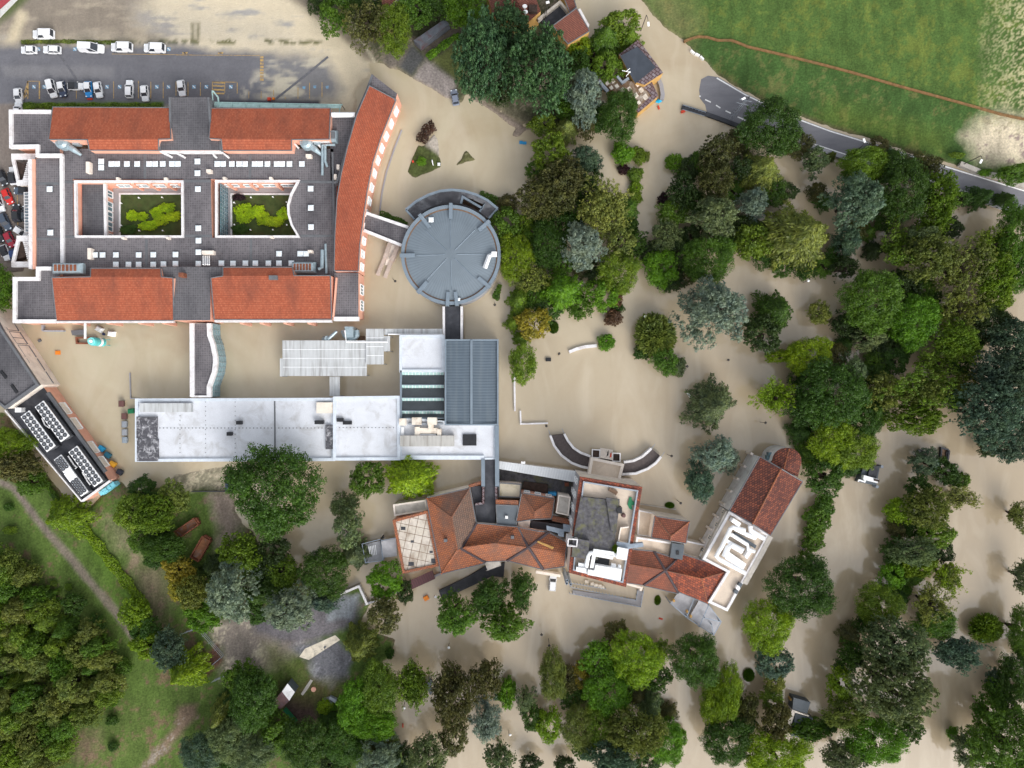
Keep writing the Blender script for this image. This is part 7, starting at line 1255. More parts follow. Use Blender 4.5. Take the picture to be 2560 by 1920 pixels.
def tree(px, py, rx, ry, kind, col, label, group=None, name=None, hs=1.0):
    global cnt_; cnt_ += 1
    q_ = (1.27 if kind == 'c' else 1.17 if max(rx, ry) < 60 else 1.08) if kind not in 'bs' else 1.04; rx *= q_; ry *= q_
    rm = (rx+ry)/2/S; ht = HT[kind]*rm*hs; small_ = rm < 2.2 or kind == 'b'
    trunk = 0 if small_ else ht*.28; chh = ht-trunk*.75; zc = trunk*.75+chh*.5; k = (H-zc)/H/S; land = LAND(px, py); zb = land if land > 0 else -.6
    p0 = W(px, py, zc); cx, cy = p0.x, p0.y
    nm_ = name or ('shrub' if small_ else NAMES[kind]); cat = 'shrub' if nm_ == 'shrub' or 'hedge' in nm_ else 'tree'
    c_ = PAL[col]; f = rt.uniform(.88, 1.14); c_ = (c_[0]*f*rt.uniform(.93, 1.08), c_[1]*f, c_[2]*f*rt.uniform(.9, 1.1), 1)
    ck = {'r': 'L', 'l': 'L', 'p': 'Q'}.get(kind, kind) if max(rx, ry) > 58 else kind
    me_ = CR[ck][cnt_ % len(CR[ck])]; ang = rt.uniform(0, 6.28)
    # crown footprint follows rx, ry in photo axes: rotate only when nearly round
    if abs(rx-ry) > .12*max(rx, ry): ang = rt.choice([0, math.pi])+rt.uniform(-.12, .12)
    if small_:
        o = bpy.data.objects.new(nm_, me_); C.objects.link(o); o.location = (cx, cy, max(zb, -.15)); o.scale = (rx*k, ry*k, chh); o.rotation_euler = (0, 0, ang); o.color = c_; tag(o, label, cat, group); return o
    t = thing(nm_, label, cat, (cx, cy, zb), 0, group)
    o = bpy.data.objects.new('trunk', TRM[cnt_ % 3]); C.objects.link(o); o.parent = t; o.scale = (.035*rm+.08, .035*rm+.08, ht*.8-zb)
    o = bpy.data.objects.new('crown', me_); C.objects.link(o); o.parent = t; o.location = (0, 0, trunk*.75-zb); o.scale = (rx*k, ry*k, chh); o.rotation_euler = (0, 0, ang); o.color = c_
    return t
def LAND(px, py):
    x = (px-1280)/S; y = (960-py)/S; i = np.searchsorted(gx, x); j = np.searchsorted(gy, y); return float(Z[min(max(j, 0), Z.shape[0]-1), min(max(i, 0), Z.shape[1]-1)])
TREES = '''
839,42,40,46,r,G,dense green tree overhanging the silt lot corner at the top
923,62,54,58,a,O,thin olive-brown tree right of the silt lot at the top
985,72,42,58,r,M,tall yellow-tinged green tree left of the long dark shed
1040,28,46,40,r,G,green tree above the left end of the long shed
1088,16,42,34,r,D,dark green tree at the top edge above the long shed
1165,24,48,42,l,V,bright green tree between the long shed and the top house
1205,148,72,112,p,W,great grey-green poplar, left of the pair by the grey parking bays
1345,178,88,112,p,W,great grey-green poplar, right of the pair below the top houses
1272,80,60,70,p,W,grey-green poplar crown between the two great poplars
1264,34,18,24,r,Y,yellow-green tree against the roof of the top house
1447,118,28,26,r,Y,yellow-green tree below the ochre gabled house
1450,160,28,34,r,D,dark green tree between poplar and purple shrub
1484,168,14,32,b,P,dark purple shrub left of the stone roofed house
1514,90,44,44,k,G,dark feathery tree left of the stone roofed house
1556,62,44,34,r,M,green tree at the top of the clump above the stone roofed house
1575,92,34,36,k,M,olive feathery tree touching the stone roofed house
1520,168,38,34,r,M,yellow-green tree covering the corner of the stone roofed house
1460,236,46,64,c,B,tall blue-grey cedar left of the dark domed tree
1358,312,32,26,r,M,olive green tree on the landing below the right poplar
1416,318,38,34,k,L,pale yellow-green conifer below the tall blue-grey cedar
1548,287,48,62,r,D,large dark domed tree in front of the peeling white roof
1381,394,48,46,r,M,bright green tree with the blue conifer on its right
1465,398,38,38,c,T,blue-green conifer right of the bright green tree above the shrubbery
1405,446,58,50,p,O,dark olive tree below the blue-green conifer
1346,497,50,52,p,O,brown-olive tree nearest the round hall hedge
1400,492,48,46,p,O,dark olive tree in the middle of the shrubbery
1468,482,30,26,r,D,small dark green tree above the pale birch
1507,524,64,66,a,L,pale birch-like tree at the top of the central shrubbery
1508,528,52,54,p,L,pale feathery birch crown in the central shrubbery
1577,571,22,30,b,D,dark round shrub on the right edge of the central shrubbery
1550,600,38,46,p,L,pale olive tree right of the central blue cedar
1404,560,40,40,r,D,dark green tree upper left of the central blue cedar
1369,616,44,60,l,D,deep green lobed tree left of the central blue cedar
1456,617,56,58,c,B,blue cedar in the centre of the shrubbery
1410,726,62,58,k,V,light green layered conifer below the central blue cedar
1546,678,50,48,r,M,green tree on the right edge beside the flooded path
1503,736,40,38,r,V,fresh green tree below the light layered conifer
1543,744,16,24,b,R,rusty shrub on the path edge under the green trees
1543,770,18,14,b,D,small dark shrub between two rusty shrubs
1533,796,24,22,b,R,red-brown rounded shrub at the lower tip of the shrubbery
1262,566,38,40,r,G,white flecked green tree touching the round hall roof
1312,560,20,26,r,M,narrow green tree between the round hall and olive trees
1291,650,46,60,l,Y,bright yellow-green lobed tree right of the round hall
1331,696,40,34,p,S,olive green tree below the bright lobed tree
1298,750,32,42,k,M,bamboo-like green clump south-east of the round hall
1286,805,24,26,k,M,bamboo-like green clump at the flooded courtyard edge
1336,808,40,38,r,X,golden yellow tree at the left foot of the shrubbery
1302,846,24,20,k,M,bamboo-like clump right of the blue-grey hall corner
1308,907,31,42,l,M,olive green bush tree at the top of the thin garden wall
1555,383,29,30,b,V,large clipped round bush at the flooded path junction
1597,389,20,22,b,M,clipped bush attached right of the large round bush
1618,390,8,14,b,S,small olive bush at the end of the clipped pair
1560,424,16,12,b,P,purple shrub under the large clipped round bush
1589,436,21,20,b,M,fresh green clipped bush below the purple shrub
1588,468,17,16,b,Y,yellowish clipped bush in the middle of the path edge row
1590,492,18,18,b,M,clipped bush at the lower end of the path edge row
1687,405,23,23,b,V,clipped green bush left of the white flowering bush
1735,408,18,20,b,T,round bush dusted with white flowers
1714,405,9,12,b,M,tiny bush squeezed between clipped and flowering bush
1708,434,16,10,b,P,purple shrub below the clipped and flowering bushes
1705,478,36,42,p,K,dark olive tree above the purple leaved shrub
1658,498,18,16,b,P,purple leaved shrub on the right side of the path
1685,536,38,28,l,G,white flecked green shrub below the dark olive tree
1664,588,34,40,p,E,olive grey tree on the right side of the path
1699,626,24,46,r,K,dark tree behind the white flecked shrubs
1653,670,36,44,l,V,green bush full of white flowers beside the path
1793,385,42,46,p,O,dark brownish pine right of the flowering bush
1787,456,42,52,p,O,dark brownish pine beneath its twin
1929,322,72,74,l,D,huge dark green tree overlapping the road
1850,420,40,36,d,K,dark shaded tree left of the pale layered conifer
1912,420,56,56,k,L,pale layered conifer below the huge dark roadside tree
2036,400,44,38,d,E,leaning grey-green pine by the road wall
2082,388,18,18,k,S,small olive conifer tip beside the lower road line
1787,540,62,50,c,E,broad grey-green cedar left of the pale blue cedar
1885,505,40,38,c,B,pale blue cedar between conifers
1879,608,46,42,r,M,bright green tree between cedar and big yellow-green conifer
1766,650,62,64,l,G,deep green lobed tree above the great blue cedar
2012,580,96,94,k,S,biggest yellow-green layered conifer in the park
2116,604,32,42,c,T,blue-green cedar right of the biggest layered conifer
2111,670,42,34,d,K,sparse dark spiky pine under the blue-green cedar
1787,780,84,80,c,B,great blue cedar in the middle of the flooded park
1946,775,48,58,k,D,dark green conifer above the bright yellow tree
1905,836,46,46,r,K,very dark tree left of the bright yellow tree
2047,782,30,26,r,S,small olive tree standing alone in brown water
2018,892,46,52,l,F,bright yellow-green tree at the edge of the dark tree
1950,890,34,16,r,Y,low yellow-green branches left of the bright yellow tree
2158,406,58,34,r,M,fresh green tree touching the lower road line
2138,503,68,66,c,T,large blue-green cedar below the roadside fresh green tree
2256,478,62,82,l,D,tall dark green tree beside the road bend
2345,490,48,66,p,M,mid green feathery tree right of the tall dark tree
2330,560,40,40,p,M,green tree below the feathery roadside tree
2400,498,30,24,d,D,dark conifer by the road wall, leftmost of three tips
2462,488,34,34,k,D,dark conifer tip overlapping the road, middle of three
2520,494,28,22,k,D,dark conifer tip overlapping the road, rightmost of three
2250,618,56,62,a,M,airy green tree with dark trunk showing
2320,640,62,70,p,S,olive feathery tree in the right hand airy group
2300,600,50,40,c,E,grey-green cedar crown inside the airy group
2400,670,70,62,a,S,sparse airy tree above brown water at the right
2480,612,48,50,a,M,airy light green tree below the road wall
2484,690,46,56,p,M,light green tree beside the right edge group
2532,590,46,76,r,G,dense green tree on the right edge below the road
2545,680,40,50,r,G,green tree on the right edge, lower of the pair
2175,748,76,76,r,G,very large green tree left of the bright lobed tree
2259,716,42,36,r,K,dark tree between the very large green tree and airy group
2283,800,62,66,l,V,bright green lobed tree right of the very large green tree
2390,770,62,54,a,S,sparse airy tree with bare limbs over the water
2384,846,60,48,p,M,feathery green tree under the sparse bare limbed tree
2485,738,42,48,r,M,green tree hanging over the right hand water patch
2175,848,46,34,d,E,grey dark pine with a trunk lying left
2470,806,48,50,r,K,very dark green tree at the head of the right bank
2526,848,58,62,p,T,dark blue-green poplar on the right edge
2490,930,60,62,p,T,dark blue-green poplar on the right bank, upper middle
2465,1032,84,84,p,T,great blue-green poplar spreading over the right bank
2528,950,60,80,p,T,blue-green poplar cut by the right edge
2526,1088,60,72,p,T,blue-green poplar at the lower end of the right bank
2413,962,34,30,r,S,yellowish small tree left of the right bank poplars
2340,906,60,42,a,M,airy tree bridging the middle of the right group
2300,980,84,60,a,M,wide airy tree with brown stems above open water
2300,978,66,52,p,S,feathery olive crown right of the pale green tree
2284,1046,74,44,p,M,feathery green tree at the lower end of the airy group
2398,870,46,44,a,M,airy yellow-green tree on the right group edge
2201,984,44,48,p,L,pale green feathery tree beside the dark domed tree
2076,990,88,80,l,D,huge dark domed tree above the yellow-green lobed tree
2012,1020,44,44,l,D,dark green lobe tree left of the huge dark dome
2134,924,42,42,d,E,grey-green pine on top of the huge dark dome
2158,1050,40,58,r,D,dark glossy tree right of the huge dark dome
2078,1100,56,66,l,Y,yellow-green lobed tree beside the dark platform
2134,1120,58,50,l,M,green lobed tree above the dark floating platform
2062,1192,48,44,r,D,dark green tree between the chapel and the platform
1787,1012,70,68,k,E,feathery grey-green conifer alone in open water
1784,1136,52,44,c,B,blue conifer with branching top above the chapel
1749,1206,38,50,c,T,dense blue conifer left of the chapel
1826,1150,24,32,c,B,small blue conifer arm beside the chapel gable
1937,992,48,42,a,Y,star shaped bright green tree standing alone
1937,992,30,26,r,Y,bright green heart of the star shaped tree
2059,1262,30,28,b,G,uppermost green bush in the column right of the chapel
2044,1292,34,32,b,G,second green bush down the column right of the chapel
2038,1326,30,26,b,G,third green bush down the column right of the chapel
2032,1356,27,22,b,G,lowest green bush in the column right of the chapel
1998,1464,78,80,r,D,big dark green round tree below the bush column
2015,1394,20,18,r,G,small green crown on top of the big dark round tree
1918,1558,68,60,l,Y,yellow-green tree touching the big dark round tree
1934,1652,44,40,r,T,blue-green rounded tree under the yellow-green tree
1936,1700,26,30,r,S,olive tree in the narrow column by the kiosk
1930,1742,28,32,r,M,light green tree at the foot of the narrow column
1874,1690,14,16,s,G,tiny palm-like shrub alone in the water
2291,1228,32,38,r,D,dark green tree top of the long island row
2245,1278,34,30,r,Y,yellow-green tree left in the long island row
2318,1270,52,50,p,S,feathery olive tree in the upper island row
2337,1334,42,34,r,M,yellow-green tree right in the island row
2398,1246,46,30,a,L,bare branching pale tree right of the island row
2282,1378,60,38,p,E,grey-green feathery tree across the island row
2232,1376,28,34,r,D,dark green bush left in the island row
2297,1412,38,30,r,Y,yellow-green tree in the middle of the island row
2368,1440,34,40,a,Y,light fan shaped tree right of the island row
2368,1440,26,32,p,L,pale inner crown of the fan shaped tree
2226,1442,32,34,r,V,green round tree left of the island row
2258,1476,20,22,b,G,small green bush below the green round tree
2196,1512,56,44,r,M,yellow-olive tree at the left bend of the island row
2326,1508,50,46,a,S,airy slanting tree over the water gap
2332,1556,60,36,r,G,green trees above the pale blue-green tree
2233,1612,86,74,p,E,great grey-green willow in the lower island
2390,1630,60,44,a,T,blue-green airy tree right of the great willow
2390,1630,48,36,p,T,blue-green inner crown right of the great willow
2311,1152,36,30,r,T,dark blue-green bush left of the sunken trailer
2363,1180,34,30,r,D,dark green bush covering the sunken trailer end
2402,1200,22,24,b,G,green rounded bush right of the sunken trailer
2470,1573,42,36,s,M,lone feathery shrub in the right hand water
2545,1286,26,40,a,S,airy tree cut by the right edge, upper
2552,1440,20,40,p,E,grey-green tree cut by the right edge, middle
2548,1576,30,66,r,G,green trees cut by the right edge, lower
2228,1718,102,88,p,E,largest grey-green willow south of the great willow
2098,1716,32,42,r,Y,yellow-green tree left of the largest willow
2112,1784,52,36,p,S,olive tree above the clipped hedge mound
2181,1850,80,54,r,V,fresh green tree south of the largest willow
2109,1888,60,40,p,E,grey-green tree at the bottom edge below the hedge mound
2023,1822,50,27,b,G,clipped dark hedge mound over the kiosk roof
1937,1800,38,46,p,O,olive dark pine left of the kiosk
1937,1882,86,52,l,F,bright yellow tree on the bottom edge
1818,1730,36,72,l,Y,yellow-green tall tree in the lower right group
1786,1758,36,50,l,Y,yellow-green tree left of the tall yellow-green one
1868,1770,26,40,p,O,thin olive tree beside the leaning trunk
1816,1850,58,62,l,D,dark lobed tree beneath the yellow-green pair
2518,1862,96,100,r,G,largest green tree in the bottom right corner
2418,1862,34,46,r,E,grey-green tree left of the bottom right corner
2538,1690,46,60,r,D,dark tree on the right edge above the corner
2488,1700,26,28,r,T,blue-green small tree left of the dark right edge tree
2381,1831,16,17,b,V,small bright bush in the water by the corner group
2470,1780,40,40,r,G,green tree above the bottom right corner group
1383,1684,34,64,r,S,narrow olive-green column tree in the lower water
1374,1808,31,42,r,Y,yellowish tree below the narrow column tree
1330,1790,26,34,r,D,dark green tree between the two narrow trees
1270,1734,21,40,b,V,upright clipped green hedge in the lower water
1248,1740,13,15,b,V,small bush left of the upright clipped hedge
1314,1750,28,40,d,E,thin grey pine right of the upright clipped hedge
1217,1694,38,46,p,O,dark olive pine left of the upright hedge
1214,1802,38,54,c,B,blue-grey conifer in the lower left water
1249,1888,38,36,p,E,grey-green pine with dark trunk on the bottom edge
1324,1906,26,20,r,K,very dark tree on the bottom edge, left of pair
1411,1912,28,20,r,K,very dark tree on the bottom edge, right of pair
1452,1682,22,32,r,X,gold-olive tree left of the vivid green tree
1446,1740,16,22,r,S,olive tree below the gold-olive tree
1446,1815,40,52,r,S,olive flecked tree in the lower centre
1490,1642,40,40,r,V,green tree above the vivid lobed tree
1518,1728,62,56,l,V,vivid green lobed tree in the lower centre
1590,1640,62,68,r,Y,yellow-green spreading tree right of the vivid tree
1650,1622,26,26,a,M,thin airy branch tree right of the yellow-green one
1588,1826,78,62,p,S,mixed olive tree south of the vivid lobed tree
1632,1780,36,48,k,E,pale drooping conifer south of the vivid tree
1533,1888,70,42,c,T,blue-green conifer on the bottom edge, centre
1663,1850,44,50,r,V,green lobed tree right of the mixed olive tree
1702,1843,15,20,r,V,small green arm at the right of the lower group
1500,1812,40,50,r,M,light green tree between flecked and mixed olive trees
1735,1646,68,60,r,D,big dark green tree below the external stairs
895,1618,48,46,k,S,gold-olive feathery tree below the wet grey yard
964,1536,54,56,d,O,brownish olive tree in front of the garden wall
964,1448,42,42,r,V,bright round tree beside the maroon shelter
1012,1480,18,30,r,K,dark tree between bright round tree and garden wall
1140,1535,52,54,c,G,dark cedar, left of the group below the old house
1222,1490,46,48,c,D,dark cedar, top of the group below the old house
1306,1478,30,50,c,D,dark cedar, right of the group below the old house
1262,1560,62,44,c,G,broad olive cedar at the foot of the cedar group
953,1722,50,64,l,M,yellow-green lobed tree above the lower lawn
890,1760,40,58,r,V,green tree left of the yellow-green lobed tree
927,1806,70,36,r,V,green tree under the yellow-green lobed tree
1034,1706,42,62,a,M,pale airy tree leaning over the sunken bench
1034,1706,32,50,p,M,pale green inner crown over the sunken bench
1135,1736,58,80,p,O,tall dark olive pine in the lower left water
1130,1695,36,36,d,O,dark sparse pine top above the tall olive pine
1069,1886,46,50,p,E,grey-green tree on the bottom edge beside the olive pine
1138,1838,32,44,r,O,brownish tree under the tall dark olive pine
1011,1893,26,36,r,K,dark tree on the bottom edge, between grey and silver trees
941,1892,58,40,c,B,silver-blue conifer on the bottom edge
762,1858,58,66,l,D,dark green lobed tree on the bottom edge below the shed
855,1850,46,52,l,D,deep green lobed tree right of the dark lobed tree
635,1745,58,76,r,D,dark green tree left of the garden shed
695,1822,42,42,r,G,green tree below the garden shed
629,1878,60,46,l,E,grey-green tree on the bottom edge, left of the shed
506,1880,50,46,r,T,dark blue-green tree at the end of the dirt lane
573,1850,50,50,r,E,grey-green tree right of the dirt lane
544,1798,32,52,k,S,gold-olive tree beside the dirt lane
608,1690,40,40,r,G,green tree on the edge of the bare ground
812,1764,20,18,b,F,lime ring shrub around the stone seat
836,1766,9,10,b,V,small green shrub at the end of the stone seat
976,1632,11,14,b,D,small dark bush on the bank by the gold-olive tree
150,1295,54,54,k,Y,yellow-green tree standing over the dirt track
38,1115,52,38,l,Y,bright yellow-green tree at the left edge
50,1164,46,40,p,O,brownish olive tree at the left edge
80,1206,38,30,r,G,dark green tree beside the chiller building corner
336,1282,38,48,r,M,yellow-green tree left of the pale broad tree
388,1286,50,46,p,M,pale broad feathery tree at the meadow edge
438,1240,36,38,r,S,olive-green tree at the muddy yard corner
411,1368,52,32,r,D,dark green shrubbery under the pale broad tree
446,1422,36,34,r,X,golden tree, upper one on the meadow edge
462,1468,36,34,r,X,golden tree, middle one on the meadow edge
486,1482,36,44,p,S,olive-gold tree right of the golden pair
512,1534,46,38,r,V,lime green tree below the golden trees
578,1476,58,76,c,B,tall silver-blue cedar, left of the pair on the bare ground
724,1520,66,58,c,B,broad silver-blue cedar, right of the pair on the bare ground
812,1504,40,26,c,T,low blue-green cedar arm by the wet grey yard
602,1378,44,48,p,M,green feathery tree at the top of the silver cedar
683,1384,42,40,r,K,very dark tree at the pond edge
708,1426,42,38,r,M,fresh green tree between the two silver cedars
693,1222,116,106,l,D,great round tree covering the white building edge
696,1320,26,20,r,G,small dark bough under the great round tree
918,1199,38,44,r,G,dark green tree left of the bright layered tree
1019,1197,80,60,k,F,bright yellow-green layered tree north of the old house
874,1320,52,68,d,E,grey-green conifer beside the outside deck
882,1390,44,40,k,E,grey-green conifer under the outside deck
858,1264,34,34,c,E,grey-green conifer top below the dark green tree
813,1427,58,56,l,D,dark glossy round tree by the flooded garden corner
341,1533,38,36,r,Y,yellow-green tree beside the dirt track bend
368,1572,36,34,r,D,dark green tree next to the dirt track bend
374,1612,40,36,r,Y,yellow-green tree at the lower end of the track row
425,1622,40,50,p,T,blue-green tree left of the wire fence pen
454,1686,56,54,k,Y,bright yellow-green layered tree beside the wire fence pen
84,1507,40,34,t,G,separate conifer at the top of the plantation
185,1508,26,26,r,D,young rounded tree between plantation and track
243,1562,24,22,r,D,young tree on the plantation edge near the track
281,1748,20,16,r,G,small bright tree on the plantation edge
286,1864,13,13,b,D,tiny dark shrub alone on the lower meadow
284,1798,18,14,b,D,dark shrub on the plantation fringe
313,1664,18,20,r,G,pale young tree on the plantation fringe
30,1324,18,11,b,M,bright low shrub on the upper meadow
26,1266,14,10,b,D,dark low shrub on the upper left meadow
139,1457,8,9,b,M,tiny bright shrub left of the track
174,1466,9,9,b,M,tiny bright shrub nearest the young rounded tree
10,720,24,60,p,G,leafy tree cut by the left edge beside the west terrace
1054,405,12,12,b,V,small bright bush on the lawn island
2388,390,22,8,b,M,low green bush by the silt field
2480,1400,2,2,b,M,
2535,436,40,24,r,G,green shrub row on the right edge by the bridge wall
2460,432,20,10,b,V,bright low shrub beside the street lamp at the silt field
1540,1373,8,10,s,M,weed bush growing on the mossy tower roof
1526,1374,6,6,s,M,
1645,1502,8,12,s,M,small plant in a sunken frame below the cross roofed wing
1675,1264,12,8,s,G,weed tuft by the rail wall above the small hip house
1383,796,3,3,s,D,
1384,818,13,15,s,D,small spiky shrub drowning in pale water
645,1178,4,4,b,D,
'''
for ln in TREES.strip().split('\n'):
    f = ln.split(',', 6)
    if not f[6]: continue
    x, y, rx, ry = map(float, f[:4]); k = f[4]
    g_ = {'r': 'broadleaf trees around the flooded grounds', 'l': 'broadleaf trees around the flooded grounds', 'b': 'shrubs and bushes of the grounds', 'p': 'feathery crowned trees of the grounds', 'a': 'airy trees over the water', 'c': 'cedars and blue conifers of the park', 'k': 'layered conifers of the park', 'd': 'dark pines of the park', 't': 'conifers of the plantation', 's': 'spiky shrubs'}[k]
    o = tree(x, y, rx, ry, k, f[5], f[6], g_)
    if 'tower roof' in f[6]: o.location.z = TZ+1.2; o.location.xy = W(x, y, TZ+1.8).xy
tree(1640, 838, 50, 56, 's', 'S', 'feathery olive dome shrub right of the clipped round bush', name='spreading_yew'); tree(1608, 880, 26, 22, 'b', 'D', 'dark shrub at the lower left of the feathery olive dome', 'shrubs and bushes of the grounds')
tree(1664, 900, 30, 30, 'l', 'G', 'green shrub below the feathery olive dome', 'shrubs and bushes of the grounds'); tree(1695, 916, 22, 26, 'b', 'E', 'pale flowering shrub at the end of the feathery dome clump', 'shrubs and bushes of the grounds', hs=.9); tree(1516, 857, 22, 21, 'b', 'V', 'clipped round bush at the end of the curved bench wall', 'shrubs and bushes of the grounds')
# plantation in the lower left corner
pl_poly = [(-40, 1390), (40, 1385), (110, 1490), (140, 1530), (235, 1570), (275, 1640), (300, 1720), (270, 1790), (190, 1820), (165, 1900), (120, 1960), (-40, 1960)]
def inpoly(x, y, P):
    c_ = False
    for (ax, ay), (bx, by) in zip(P, P[1:]+P[:1]):
        if (ay > y) != (by > y) and x < (bx-ax)*(y-ay)/(by-ay)+ax: c_ = not c_
    return c_
rp = random.Random(9)
for j in range(14):
    for i in range(9):
        x = -20+i*46+(j % 2)*23+rp.uniform(-15, 15); y = 1400+j*43+rp.uniform(-15, 15)
        if inpoly(x, y, pl_poly): tree(x, y, rp.uniform(28, 40), rp.uniform(28, 40), rp.choice('cckcp'), rp.choice('SGMSM'), 'dark green conifer in the dense plantation mass at the lower left', 'conifers of the plantation', name='plantation_conifer')
# understorey filling the gaps between the crowns of each clump
CLUMPS = [('central shrubbery', [(1240, 540), (1270, 490), (1330, 450), (1330, 400), (1360, 355), (1420, 345), (1490, 380), (1500, 410), (1470, 450), (1500, 460), (1560, 490), (1580, 540), (1590, 590), (1600, 660), (1580, 710), (1545, 730), (1500, 770), (1440, 780), (1370, 810), (1340, 850), (1290, 850), (1275, 760), (1290, 710), (1260, 620)]),
 ('conifer clump right of the flooded path', [(1670, 440), (1720, 420), (1760, 350), (1830, 370), (1880, 270), (1980, 270), (2000, 380), (1960, 430), (1930, 560), (1960, 480), (2060, 480), (2110, 550), (2110, 660), (2060, 690), (1960, 670), (1920, 650), (1830, 640), (1800, 700), (1720, 690), (1640, 720), (1625, 640), (1640, 570), (1660, 500)]),
 ('large clump below the road bend', [(2110, 380), (2200, 360), (2390, 440), (2400, 540), (2340, 620), (2330, 720), (2330, 800), (2420, 860), (2400, 980), (2350, 1060), (2240, 1080), (2190, 1040), (2150, 1180), (2030, 1200), (1980, 1010), (2000, 940), (2090, 900), (2110, 800), (2180, 640), (2130, 570)]),
 ('right bank clump', [(2440, 820), (2580, 780), (2580, 1150), (2440, 1120), (2400, 1040), (2440, 960)]), ('lower right clump', [(2130, 1560), (2200, 1500), (2290, 1560), (2320, 1680), (2310, 1760), (2240, 1880), (2060, 1920), (2060, 1780), (2110, 1660)]),
 ('long island row', [(2260, 1210), (2330, 1220), (2370, 1340), (2330, 1450), (2360, 1580), (2250, 1560), (2180, 1520), (2220, 1440), (2250, 1330)]), ('lower centre clump', [(1410, 1660), (1490, 1610), (1560, 1560), (1640, 1600), (1650, 1700), (1690, 1850), (1660, 1920), (1470, 1920), (1420, 1860)]),
 ('bottom left wood', [(480, 1920), (500, 1840), (560, 1760), (590, 1680), (660, 1690), (680, 1800), (760, 1800), (860, 1800), (960, 1850), (960, 1920)]), ('meadow edge clump', [(330, 1230), (440, 1210), (420, 1290), (430, 1360), (470, 1420), (560, 1420), (640, 1350), (700, 1400), (740, 1450), (720, 1540), (560, 1540), (500, 1560), (430, 1440), (360, 1390)]),
 ('clump at the top beside the long shed', [(760, 0), (1130, 0), (1130, 40), (1060, 30), (1000, 80), (960, 110), (900, 100), (840, 40)]), ('clump of great poplars', [(1150, 70), (1420, 80), (1440, 250), (1500, 300), (1420, 330), (1350, 300), (1300, 250), (1200, 225)]),
 ('bottom centre group', [(1790, 1700), (1830, 1680), (1860, 1800), (1900, 1860), (1880, 1920), (1790, 1900), (1770, 1780)]), ('bottom right corner group', [(2450, 1800), (2500, 1660), (2580, 1600), (2580, 1930), (2420, 1930)])]
PLACED = [tuple(map(float, l.split(',')[:4])) for l in TREES.strip().split('\n')]
for nm_, pg in CLUMPS:
    xs, ys = zip(*pg); y = min(ys)
    while y < max(ys):
        x = min(xs)
        while x < max(xs):
            qx, qy = x+rp.uniform(-10, 10), y+rp.uniform(-10, 10)
            if inpoly(qx, qy, pg) and not any(((qx-a_)/(c_*.98))**2+((qy-b_)/(d_*.98))**2 < 1 for a_, b_, c_, d_ in PLACED):
                r_ = rp.uniform(24, 34); tree(qx, qy, r_, r_*rp.uniform(.85, 1.15), rp.choice('rrpk'), rp.choice('DKGDO'), 'small filling tree between crowns of the '+nm_, 'understorey trees', name='understorey_tree', hs=.75); PLACED.append((qx, qy, r_, r_))
            x += 26
        y += 26
# hedges
def hedge(label, pts, w, h, col, n=None):
    pts2 = [Vector(W(*p, h*.5)) for p in pts]; C_, N_ = [], []; r = np.random.default_rng(len(label))
    for a, b_ in zip(pts2, pts2[1:]):
        L2 = (b_-a).length; k = int(L2*w*85*max(1, h*.6)); t_ = r.random((k, 1)); d = np.array((b_-a).normalized()); sd = np.array([-d[1], d[0], 0]); o = r.uniform(-1, 1, (k, 1))*w/2; z = h*(1-.35*(o/(w/2))**2)*r.uniform(.55, 1.05, (k, 1))
        o = o*(1+.25*np.sin(t_*L2*1.3)); base = np.array(a)+np.array(b_-a)*t_; base[:, 2] = .25; C_.append(base+sd*o+np.array([0, 0, 1])*z); N_.append(np.array([0, 0, 1])+sd*o*.6+r.normal(size=(k, 3))*.45)
    q = np.concatenate(C_); off = np.array([q[:, 0].mean(), q[:, 1].mean(), .2]); me_ = leaf_mesh('hedge', q-off, np.concatenate(N_), .14, 1.3); o = bpy.data.objects.new('hedge', me_); C.objects.link(o); o.location = off; o.color = (*PAL[col], 1); tag(o, label, 'hedge', 'hedges')
hedge('long grassy hedge between the lower car row and the red roof', [(60, 266), (405, 266)], 1.3, .6, 'M'); hedge('bright hedge between driveway and small lawn at the top', [(1069, 146), (1100, 122), (1140, 92), (1155, 100)], 1.5, 1.3, 'V'); hedge('dark red-brown hedge on the lawn island', [(1052, 358), (1060, 335), (1076, 318), (1086, 313)], 2.2, 1.2, 'N')
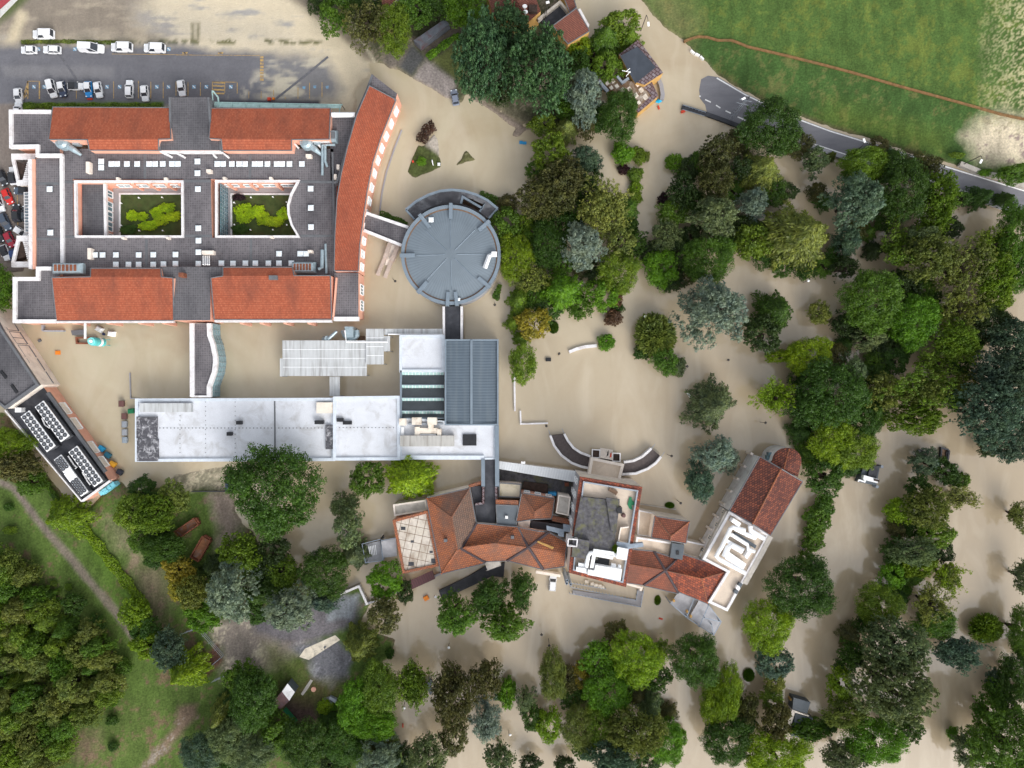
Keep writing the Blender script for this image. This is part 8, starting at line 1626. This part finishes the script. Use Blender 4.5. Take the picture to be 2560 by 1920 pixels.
hedge('bright green hedge running beside the dirt track', [(203, 1312), (240, 1355), (275, 1400), (310, 1445), (352, 1500), (365, 1520)], 2.3, 1.4, 'Y'); hedge('hedge strip along the north of the paver bridge', [(950, 534), (985, 548), (1018, 562)], 1.3, .8, 'G'); hedge('short hedge behind the crescent annex', [(1199, 486), (1220, 494), (1245, 505)], 1.6, .9, 'G'); hedge('small green hedge triangle against the round hall', [(1237, 748), (1250, 712)], 1.2, .8, 'G'); hedge('green hedge along the chiller building outer edge', [(108, 1195), (130, 1228), (150, 1256)], 1.2, 1.0, 'G')
hedge('low hedge strip left of the yellow ochre weeds on the dirt lot edge', [(55, 107), (160, 105), (300, 108)], .8, .3, 'S')
def courtyard_shrub(px, py, rx, ry, label, col='Z'): o = tree(px, py, rx, ry, 'b', col, label, 'courtyard shrubs'); o.location.z = .5; o.scale.z = .8; o.scale.x *= 1.12; o.scale.y *= 1.2
for x, y, rx, ry, l in ((333, 540, 13, 13, 'lime shrub at the left tip of the left courtyard bed'), (358, 542, 13, 9, 'lime shrub second from the left tip, left courtyard'), (372, 563, 24, 11, 'long lime shrub along the bottom of the left courtyard bed'), (393, 532, 14, 11, 'lime shrub at the waist of the left courtyard bed'), (418, 519, 20, 11, 'long lime shrub at the top of the left courtyard bed'), (402, 549, 16, 12, 'lime shrub low in the middle of the left courtyard bed'), (432, 541, 20, 11, 'lime shrub at the right end of the left courtyard bed'),
                         (612, 533, 24, 20, 'large lime shrub at the left end of the right courtyard bed'), (645, 528, 16, 14, 'lime shrub right of the large one, right courtyard'), (660, 546, 16, 15, 'lime shrub at the waist of the right courtyard bed'), (688, 553, 22, 12, 'long lime shrub at the lower right courtyard bed'), (709, 536, 14, 13, 'lime shrub at the right tip of the right courtyard bed')): courtyard_shrub(x, y, rx, ry, l)
courtyard_shrub(322, 574, 20, 11, 'dark green shrub in the lower corner of the left courtyard', 'D'); courtyard_shrub(603, 574, 20, 10, 'dark green shrub in the lower corner of the right courtyard', 'D'); courtyard_shrub(598, 495, 16, 8, 'dark purple shrub in the upper corner of the right courtyard', 'P')
print('trees', cnt_)
